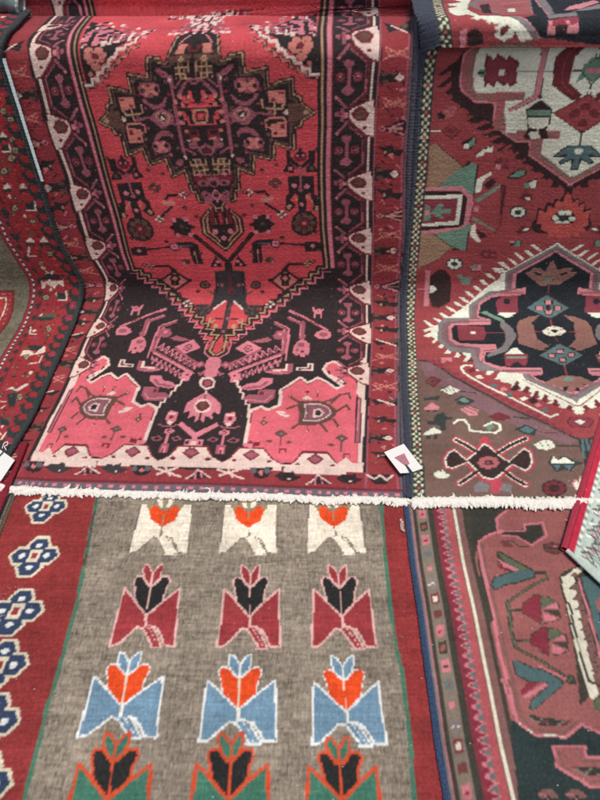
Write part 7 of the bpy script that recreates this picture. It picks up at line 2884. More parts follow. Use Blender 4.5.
G-,685 115,-7 6,-6 -6,6 -6
o-,751 127,-9 8,-10 -8,10 -8
k-,723 131,-7 9,-7 -9,7 -10
k-,695 126,-6 7,-6 -7,6 -7
d-,751 152,-6 10,-7 -10,7 -11
d-,721 161,-9 9,-9 -9,9 -9
k-,694 163,-6 10,-6 -10,6 -11
t-,690 163,-2 4,-3 -4,3 -4
w-,746 184,-9 10,-9 -10,9 -9
t-,740 184,-3 4,-3 -4,3 -3
p-,713 176,-8 8,-9 -8,9 -7
t-,708 176,-3 3,-4 -3,4 -3
k-,680 170,-9 9,-9 -9,9 -10
p-,753 205,-9 11,-8 -11,8 -10
k-,715 192,-9 7,-10 -7,10 -7
t-,709 192,-3 3,-4 -3,4 -3
k-,678 207,-5 10,-6 -10,6 -10
w-,738 222,-5 9,-6 -9,6 -10
d-,718 216,-7 6,-7 -6,7 -6
w-,681 222,-8 7,-8 -7,8 -6
p-,750 257,-6 6,-7 -6,7 -6
o-,711 248,-6 7,-6 -7,6 -7
t-,707 248,-2 3,-3 -3,3 -3
o-,695 248,-8 11,-7 -11,7 -10
G-,743 280,-7 9,-7 -9,7 -9
k-,716 269,-5 8,-6 -8,6 -9
t-,713 269,-2 3,-2 -3,2 -4
d-,694 272,-7 7,-7 -7,7 -7
p-,756 294,-7 9,-6 -9,6 -9
k-,717 289,-7 7,-7 -7,7 -7
p-,686 291,-8 9,-8 -9,8 -9
p-,748 316,-9 9,-10 -9,10 -8
o-,723 315,-8 11,-7 -11,7 -12
t-,718 315,-3 4,-3 -4,3 -5
o-,696 325,-9 7,-9 -7,9 -6
t-,690 325,-3 3,-4 -3,4 -2
k-,742 333,-8 10,-8 -10,8 -11
t-,738 333,-4 4,-3 -4,3 -5
w-,718 343,-5 10,-6 -10,6 -11
k-,682 350,-8 10,-9 -10,9 -11
t-,677 350,-3 4,-4 -4,4 -5
d-,739 356,-8 11,-8 -11,8 -11
t-,734 356,-3 4,-4 -4,4 -5
G-,720 370,-9 6,-9 -6,9 -7
k-,685 364,-9 7,-9 -7,9 -7
t-,680 364,-4 3,-3 -3,3 -3
o-,752 397,-7 9,-6 -9,6 -9
G-,708 389,-7 8,-6 -8,6 -8
t-,704 389,-3 3,-2 -3,2 -3
o-,687 385,-8 9,-8 -9,8 -9
o-,752 420,-5 11,-6 -11,6 -11
p-,719 405,-5 7,-5 -7,5 -7
d-,680 407,-5 6,-6 -6,6 -7
t-,677 407,-2 2,-3 -2,3 -3
G-,742 442,-8 9,-8 -9,8 -8
t-,738 442,-4 4,-3 -4,3 -3
d-,724 442,-9 7,-8 -7,8 -7
t-,719 442,-4 3,-3 -3,3 -2
k-,698 441,-10 7,-9 -7,9 -7
w-,746 461,-9 11,-9 -11,9 -11
k-,729 455,-9 7,-9 -7,9 -6
G-,685 464,-5 7,-5 -7,5 -7
d-,746 474,-7 8,-6 -8,6 -8
k-,728 489,-9 6,-9 -6,9 -6
t-,723 489,-4 2,-3 -2,3 -2
d-,695 475,-8 6,-7 -6,7 -6
o-,741 513,-5 10,-6 -10,6 -10
t-,738 513,-2 4,-2 -4,2 -4
o-,724 503,-7 6,-8 -6,8 -7
t-,720 503,-3 2,-3 -2,3 -3
k-,686 494,-9 9,-9 -9,9 -9
t-,681 494,-4 4,-3 -4,3 -3
o-,741 534,-8 7,-8 -7,8 -7
d-,724 519,-6 7,-6 -7,6 -8
d-,689 518,-10 8,-9 -8,9 -7
d-,747 544,-8 7,-8 -7,8 -7
t-,742 544,-3 3,-3 -3,3 -3
w-,714 550,-6 7,-5 -7,5 -8
d-,694 558,-6 7,-6 -7,6 -7
t-,691 558,-3 3,-2 -3,2 -3
o-,742 577,-6 7,-6 -7,6 -7
o-,721 564,-7 9,-6 -9,6 -9
G-,696 574,-8 8,-7 -8,7 -9
o-,743 587,-7 6,-7 -6,7 -7
o-,723 598,-8 8,-9 -8,9 -7
t-,718 598,-3 4,-4 -4,4 -3
G-,684 587,-6 8,-6 -8,6 -8
k-,745 616,-8 9,-8 -9,8 -9
p-,716 614,-9 7,-10 -7,10 -7
d-,682 614,-5 8,-5 -8,5 -9
t-,679 614,-2 3,-2 -3,2 -4
k-,739 638,-6 12,-5 -12,5 -11
d-,727 647,-8 6,-9 -6,9 -7
o-,682 644,-8 7,-8 -7,8 -7
k-,744 659,-9 11,-9 -11,9 -11
t-,738 659,-3 5,-4 -5,4 -4
G-,725 674,-6 11,-6 -11,6 -11
k-,686 660,-9 6,-9 -6,9 -6
o-,745 687,-7 8,-7 -8,7 -7
k-,710 683,-5 7,-5 -7,5 -6
w-,682 687,-9 9,-9 -9,9 -10
k-,737 721,-6 8,-5 -8,5 -7
t-,734 721,-3 3,-2 -3,2 -3
w-,724 709,-6 9,-6 -9,6 -10
k-,695 710,-6 10,-6 -10,6 -10
p-,744 739,-6 6,-7 -6,7 -6
t-,740 739,-2 2,-3 -2,3 -2
G-,713 728,-8 8,-8 -8,8 -8
d-,694 739,-5 6,-6 -6,6 -7
t-,691 739,-2 2,-3 -2,3 -3
d-,745 763,-7 9,-8 -9,8 -9
G-,723 751,-7 9,-8 -9,8 -9
t-,719 751,-3 4,-3 -4,3 -3
w-,683 763,-8 7,-7 -7,7 -8
d-,745 791,-6 8,-7 -8,7 -9
d-,722 781,-9 7,-9 -7,9 -7
t-,717 781,-4 3,-4 -3,4 -3
k-,683 783,-5 6,-6 -6,6 -7
d-,757 797,-8 10,-9 -10,9 -11
p-,716 796,-8 7,-7 -7,7 -7
d-,692 805,-8 10,-8 -10,8 -9
o-,751 829,-7 5,-7 -5,7 -6
t-,747 829,-3 2,-3 -2,3 -3
G-,717 836,-5 8,-6 -8,6 -8
t-,714 836,-2 3,-2 -3,2 -3
d-,682 832,-5 7,-6 -7,6 -6
o-,754 852,-5 7,-4 -7,4 -8
t-,751 852,-2 2,-2 -2,2 -3
w-,716 845,-6 7,-6 -7,6 -6
t-,713 845,-3 3,-3 -3,3 -2
w-,694 859,-6 11,-5 -11,5 -11
t-,691 859,-3 4,-2 -4,2 -5
d-,749 867,-6 9,-6 -9,6 -9
G-,725 877,-5 7,-5 -7,5 -7
p-,677 874,-6 7,-5 -7,5 -8
t-,673 874,-2 3,-2 -3,2 -3
k-,748 899,-8 9,-8 -9,8 -9
t-,744 899,-4 4,-3 -4,3 -3
o-,716 901,-7 9,-8 -9,8 -9
t-,712 901,-3 4,-3 -4,3 -3
w-,696 902,-9 10,-10 -10,10 -11
k-,751 917,-7 10,-7 -10,7 -9
G-,722 913,-8 7,-9 -7,9 -7
t-,717 913,-3 3,-4 -3,4 -3
w-,698 924,-9 5,-8 -5,8 -6
t-,693 924,-4 2,-3 -2,3 -2
p-,739 942,-7 9,-7 -9,7 -9
k-,719 935,-7 8,-8 -8,8 -7
t-,715 935,-3 3,-3 -3,3 -3
w-,699 949,-9 8,-10 -8,10 -8
t-,693 949,-3 3,-4 -3,4 -4
o-,750 960,-8 11,-7 -11,7 -10
o-,713 976,-8 8,-7 -8,7 -9
d-,693 968,-5 8,-6 -8,6 -8
t-,690 968,-2 3,-2 -3,2 -4
o-,753 988,-5 8,-6 -8,6 -9
t-,750 988,-2 3,-2 -3,2 -4
d-,716 998,-9 8,-9 -8,9 -7
p-,690 982,-7 9,-7 -9,7 -8
o-,745 1016,-9 9,-9 -9,9 -9
t-,739 1016,-3 3,-4 -3,4 -4
k-,719 1016,-5 11,-5 -11,5 -10
p-,681 1022,-6 8,-6 -8,6 -9
o-,739 1027,-6 11,-5 -11,5 -10
o-,719 1030,-8 7,-8 -7,8 -7
t-,714 1030,-3 3,-3 -3,3 -3
p-,689 1046,-10 11,-9 -11,9 -11
o-,744 1065,-10 10,-9 -10,9 -11
o-,714 1051,-10 11,-9 -11,9 -11
t-,708 1051,-4 4,-3 -4,3 -4
d-,683 1054,-5 9,-6 -9,6 -9
k-,744 1074,-8 6,-7 -6,7 -7
G-,726 1085,-9 10,-9 -10,9 -11
k-,682 1088,-5 6,-5 -6,5 -6
t-,679 1088,-2 2,-2 -2,2 -3
d-,739 1100,-5 9,-5 -9,5 -9
o-,716 1106,-6 11,-6 -11,6 -11
t-,712 1106,-2 5,-2 -5,2 -4
o-,686 1114,-7 10,-8 -10,8 -9
o-,744 1121,-8 7,-8 -7,8 -7
d-,727 1134,-8 6,-9 -6,9 -6
d-,687 1132,-5 11,-5 -11,5 -10
o-,744 1151,-8 10,-9 -10,9 -9
w-,723 1152,-5 7,-6 -7,6 -7
G-,690 1160,-9 8,-9 -8,9 -8
t-,685 1160,-4 3,-4 -3,4 -4
G-,756 1183,-7 9,-6 -9,6 -8
k-,712 1170,-6 8,-5 -8,5 -8
k-,690 1178,-8 9,-7 -9,7 -9
w-,757 1190,-9 10,-8 -10,8 -10
k-,726 1205,-8 8,-7 -8,7 -7
t-,721 1205,-3 3,-3 -3,3 -2
d-,691 1195,-6 8,-7 -8,7 -9
o-,744 1230,-6 8,-5 -8,5 -9
k-,715 1218,-9 8,-9 -8,9 -9
t-,709 1218,-3 3,-4 -3,4 -4
w-,695 1222,-6 9,-6 -9,6 -10
t-,691 1222,-2 4,-2 -4,2 -4
p-,747 1244,-9 9,-9 -9,9 -9
p-,711 1237,-10 10,-10 -10,10 -9
w-,690 1250,-5 10,-6 -10,6 -9
d-,743 1274,-7 7,-7 -7,7 -8
o-,714 1263,-6 8,-5 -8,5 -9
k-,695 1269,-6 7,-6 -7,6 -7
d-,743 1291,-6 7,-7 -7,7 -7
d-,718 1297,-9 8,-9 -8,9 -9
o-,692 1283,-9 12,-8 -12,8 -11
t-,687 1283,-4 5,-3 -5,3 -4
o-,742 1312,-6 8,-7 -8,7 -7
G-,728 1313,-9 7,-8 -7,8 -6
d-,685 1313,-9 8,-9 -8,9 -9
k-,752 1342,-6 10,-6 -10,6 -11
t-,749 1342,-3 4,-2 -4,2 -5
G-,716 1342,-9 6,-9 -6,9 -6
k-,694 1334,-8 8,-9 -8,9 -8
G-,737 1360,-5 6,-5 -6,5 -7
G-,711 1364,-9 11,-8 -11,8 -10
o-,682 1369,-10 8,-9 -8,9 -8
t-,676 1369,-4 3,-3 -3,3 -3
G-,751 1379,-6 8,-7 -8,7 -9
o-,721 1387,-6 8,-5 -8,5 -9
p-,694 1385,-7 10,-6 -10,6 -10
o-,740 1402,-8 8,-8 -8,8 -9
w-,712 1410,-5 9,-5 -9,5 -10
o-,692 1416,-8 9,-8 -9,8 -10
t-,687 1416,-3 4,-3 -4,3 -4
p-,748 1437,-7 6,-8 -6,8 -6
d-,710 1433,-6 7,-7 -7,7 -7
w-,678 1434,-6 8,-7 -8,7 -8
t-,674 1434,-2 3,-3 -3,3 -3
o-,742 1450,-6 8,-6 -8,6 -8
d-,709 1449,-6 11,-6 -11,6 -11
o-,683 1445,-5 11,-5 -11,5 -11
p-,752 1478,-9 6,-10 -6,10 -6
d-,715 1478,-9 6,-8 -6,8 -6
k-,688 1477,-7 9,-7 -9,7 -9
G-,752 1507,-9 10,-8 -10,8 -10
k-,713 1494,-8 11,-9 -11,9 -10
t-,708 1494,-3 4,-4 -4,4 -4
d-,677 1494,-7 9,-6 -9,6 -9
t-,673 1494,-3 3,-2 -3,2 -4
w-,740 1521,-8 9,-9 -9,9 -9
d-,711 1530,-8 11,-8 -11,8 -11
t-,706 1530,-3 5,-4 -5,4 -4
k-,686 1528,-6 8,-6 -8,6 -8
d-,745 1544,-7 9,-7 -9,7 -10
t-,741 1544,-3 3,-3 -3,3 -4
k-,727 1549,-10 6,-9 -6,9 -6
t-,721 1549,-4 2,-3 -2,3 -3
d-,679 1547,-6 7,-6 -7,6 -7
d-,738 1573,-7 11,-8 -11,8 -11
w-,717 1561,-7 7,-7 -7,7 -7
w-,684 1571,-8 6,-8 -6,8 -6
p-,744 1593,-7 8,-7 -8,7 -8
t-,740 1593,-3 3,-3 -3,3 -3
G-,725 1587,-6 10,-6 -10,6 -9
o-,685 1587,-7 6,-7 -6,7 -6
t-,681 1587,-3 2,-3 -2,3 -2
G-,748 1621,-6 11,-7 -11,7 -10
d-,717 1624,-8 6,-8 -6,8 -6
w-,679 1626,-6 6,-7 -6,7 -6
G-,741 1633,-6 6,-5 -6,5 -6
t-,737 1633,-2 2,-2 -2,2 -3
d-,727 1646,-9 10,-9 -10,9 -10
k-,680 1648,-9 8,-9 -8,9 -9
t-,674 1648,-3 3,-4 -3,4 -3
G-,749 1663,-8 10,-8 -10,8 -10
t-,744 1663,-3 4,-3 -4,3 -4
w-,719 1663,-6 7,-6 -7,6 -7
t-,715 1663,-2 3,-2 -3,2 -3
G-,687 1663,-7 11,-7 -11,7 -11
t-,683 1663,-3 5,-3 -5,3 -4
w-,737 1689,-5 6,-4 -6,4 -6
w-,727 1692,-8 8,-8 -8,8 -9
d-,682 1693,-6 10,-6 -10,6 -10
t-,678 1693,-2 4,-3 -4,3 -4
G-,755 1715,-9 7,-9 -7,9 -6
t-,749 1715,-3 3,-4 -3,4 -2
k-,714 1715,-9 11,-9 -11,9 -11
t-,708 1715,-3 4,-4 -4,4 -5
o-,684 1700,-7 11,-7 -11,7 -11
k-,739 1739,-6 6,-7 -6,7 -6
t-,735 1739,-2 2,-3 -2,3 -3
G-,709 1731,-6 6,-5 -6,5 -6
t-,705 1731,-2 2,-2 -2,2 -3
w-,689 1738,-5 7,-6 -7,6 -8
o-,737 1759,-5 7,-5 -7,5 -8
G-,714 1765,-9 8,-8 -8,8 -8
d-,688 1761,-7 8,-6 -8,6 -9
k-,756 1776,-9 8,-9 -8,9 -9
k-,718 1786,-6 8,-6 -8,6 -8
d-,693 1783,-6 9,-6 -9,6 -8
t-,689 1783,-2 4,-2 -4,2 -3
d-,746 1809,-8 6,-8 -6,8 -7
t-,741 1809,-3 2,-3 -2,3 -3
k-,719 1805,-9 8,-9 -8,9 -7
t-,714 1805,-4 4,-3 -4,3 -3
k-,689 1800,-5 10,-5 -10,5 -10
o-,746 1827,-7 9,-7 -9,7 -9
t-,742 1827,-3 4,-3 -4,3 -3
p-,726 1828,-9 10,-10 -10,10 -9
p-,685 1830,-9 7,-10 -7,10 -7
w-,756 1846,-9 10,-8 -10,8 -11
w-,712 1858,-7 11,-7 -11,7 -11
w-,688 1856,-8 10,-7 -10,7 -10
t-,684 1856,-4 4,-3 -4,3 -4
k-,751 1881,-8 9,-7 -9,7 -10
G-,723 1877,-7 8,-7 -8,7 -8
o-,695 1862,-7 10,-6 -10,6 -9
k-,748 1889,-8 10,-8 -10,8 -10
w-,714 1901,-10 9,-9 -9,9 -10
p-,690 1897,-6 10,-6 -10,6 -10
k-,743 1917,-8 10,-8 -10,8 -10
o-,725 1927,-7 8,-7 -8,7 -7
t-,721 1927,-3 3,-3 -3,3 -3
w-,686 1925,-5 11,-5 -11,5 -10
o-,741 1948,-6 10,-6 -10,6 -9
w-,718 1949,-10 10,-9 -10,9 -10
t-,712 1949,-4 4,-4 -4,4 -4
d-,683 1938,-9 9,-9 -9,9 -9
w-,745 1961,-8 8,-7 -8,7 -8
k-,724 1960,-8 10,-8 -10,8 -10
t-,719 1960,-3 4,-3 -4,3 -4
k-,688 1961,-8 7,-9 -7,9 -8
k-,747 1989,-10 11,-9 -11,9 -10
k-,713 1995,-6 7,-6 -7,6 -7
d-,691 1991,-8 8,-8 -8,8 -7
k-,723 1351,15 15,14 -3,2 -12,-16 -15,-13 3
t-,728 1351,10 11,10 -2,2 -9,-12 -10,-9 1
G-,732 1351,9 6,4 -6,-8 -6
k-,684 1308,15 15,15 -3,2 -12,-17 -15,-13 3
t-,689 1308,10 11,10 -2,2 -9,-12 -11,-9 2
G-,693 1308,9 6,4 -6,-8 -6
w-,676 1250,17 16,6 2,2 -8,7 -11
k-,675 1248,33 0,-10 -14,-9 7,-12 -12,-2 9
w-,726 1250,17 16,6 2,3 -8,7 -11
k-,726 1248,32 0,-9 -14,-9 7,-12 -12,-2 9
k-,732 1200,30 0,-6 -23,-26 0
w-2.5,766 1204,-7 -31,-28 0
k-,679 1181,12 13,13 -3,2 -10,-14 -14,-11 3
t-,683 1181,9 9,8 -1,2 -8,-10 -10,-8 2
G-,687 1181,7 5,4 -5,-7 -6
k-,725 1133,10 11,12 -2,2 -9,-12 -11,-10 2
t-,728 1133,8 8,8 -1,2 -7,-9 -8,-7 1
G-,732 1133,6 5,4 -5,-6 -4
w-,683 1052,21 19,6 3,3 -10,4 -13
k-,682 1050,35 0,-15 -15,-7 7,-17 -13,0 9
w-,730 1052,21 19,6 3,3 -10,5 -13
k-,729 1050,35 0,-14 -15,-8 7,-16 -13,0 9
k-,683 1029,4 0,-18 -28,4 0
w-2.6,685 1033,-23 -36,30 -1
k-,731 1007,16 15,11 -3,-1 -12,-17 -15,-10 3
t-,735 1007,11 10,8 -1,-1 -9,-12 -10,-7 1
G-,739 1007,8 6,2 -6,-8 -6
k-,680 968,14 13,10 -3,-1 -10,-15 -12,-9 2
t-,683 968,10 9,7 -1,0 -8,-11 -8,-6 1
G-,687 968,7 5,2 -5,-7 -5
k-,667 1158,-7 -12,-9 -5,-5 5,1 12,7 12,9 5,5 -5
k-,673 1070,-9 -12,-10 -5,-4 5,2 12,7 12,9 5,6 -5
w-,720 1415,16 14,6 3,2 -8,7 -10
k-,720 1414,31 0,-9 -13,-9 6,-11 -10,-2 7
k-,762 1468,11 11,11 -2,2 -9,-12 -10,-10 2
t-,766 1468,7 8,8 -1,2 -7,-9 -7,-7 1
G-,769 1468,7 5,3 -5,-6 -4
k-,751 1492,10 11,12 -2,1 -9,-11 -10,-11 2
t-,754 1492,8 8,8 -1,1 -7,-9 -7,-6 1
G-,758 1492,6 5,3 -5,-6 -4
k-,720 1392,24 0,-5 -17,-21 0
w-2.3,747 1395,-5 -23,-23 -1
k-,745 1375,12 13,13 -2,2 -11,-14 -14,-12 3
t-,749 1375,8 9,9 -1,2 -8,-10 -10,-8 2
G-,753 1375,7 5,4 -5,-8 -6
k-,761 1530,9 8,9 -1,2 -7,-10 -8,-8 1
t-,764 1530,6 6,6 -1,2 -5,-7 -6,-6 1
G-,767 1530,5 4,3 -4,-5 -3
o-,774 1553,7 -14,-3 -23,-24 -19
k-,750 1408,9 10,8 -2,1 -8,-9 -9,-8 2
t-,753 1408,5 7,7 -1,1 -6,-7 -6,-5 1
G-,755 1408,5 4,3 -4,-5 -3
w-2.7,693 936,4 -21,19 20
k-,652 898,35 26,43 -3,4 -23
w-,655 894,11 -5,20 5,25 0,28 2,0 -27,-22 13,-16 -18,-27 18,-12 -20,-9 4
k-,659 831,7 14,16 -3,8 -11,-9 -13,-15 3
t-,663 831,5 10,11 -2,6 -8,-6 -9,-10 1
G-,668 831,5 6,7 -6,-5 -5
k-,709 849,33 0,5 -24,-29 0
w-2.8,745 852,7 -31,-30 -1
k-,652 750,39 12,49 3,-24 -21,-36 -4
G-,663 755,32 16,30 0,12 -16
k-,655 702,3 0,8 -30,3 0
w-2.7,654 707,10 -39,24 -1
k-,712 695,2 19,13 -3,10 -16,-3 -18,-12 3
t-,716 695,1 14,9 -2,7 -12,-2 -13,-8 2
G-,720 695,2 8,7 -8,-2 -7
p-,673 644,11 20,24 -20,-11 -20
w-,675 544,-1 28,23 2,24 -20,9 36,14 7,8 -34,-27 -13,-21 3
k-,680 598,28 5,31 -5,-14 -28,-29 6
w-2.4,720 505,29 6,1 35
k-,685 537,2 16,14 -4,9 -12,-3 -15,-13 3
t-,689 537,1 11,10 -2,7 -9,-3 -11,-8 2
G-,693 537,3 6,7 -6,-3 -6
p-,677 370,3 23,15 4,20 -20,20 32,15 8,2 -20,-27 -24,-25 8
w-,680 377,16 16,17 -13,27 29,10 -6,-27 -31,-26 11
k-,692 358,30 8,15 -61,-18 -7
w-2.1,681 328,20 -4
w-2.1,693 294,11 15
k-,728 346,1 19,12 -4,9 -15,-1 -18,-11 4
t-,732 346,0 13,8 -2,7 -11,-1 -12,-7 2
G-,735 346,2 8,7 -8,-2 -7
k-,705 261,33 -14,18 -28,-34 7
w-2.1,754 164,2 31
G-,714 254,24 4,14 -18
d-,465 858,87 0,15 -89,-8 -105,-18 -48
r-,465 850,80 0,13 -77,-9 -82
w-2.4,468 827,58 3,6 -45,-7 -57
o-,469 819,50 2,5 -33,-7 -37
t-,511 844,-1 -2,-2 0,-1 2,1 2,2 0
t-,545 822,-1 -2,-2 0,-2 2,1 2,3 0
t-,517 844,-1 -2,-1 0,-2 2,1 2,2 0
t-,543 805,0 -2,-3 0,-2 2,1 2,2 0
t-,523 844,0 -2,-2 0,-1 2,0 2,2 0
t-,544 788,0 -3,-3 0,-2 3,1 2,2 0
t-,529 844,0 -2,-2 0,-1 2,0 2,2 0
t-,545 769,0 -2,-3 0,-2 2,1 3,2 0
t-,536 844,-1 -2,-2 0,-1 2,1 2,1 0
t-,547 750,-1 -3,-2 0,-2 3,0 2,3 0
t-,542 844,-1 -2,-2 0,-1 2,1 2,2 0
t-,549 728,-1 -3,-2 0,-2 3,0 3,2 0''')
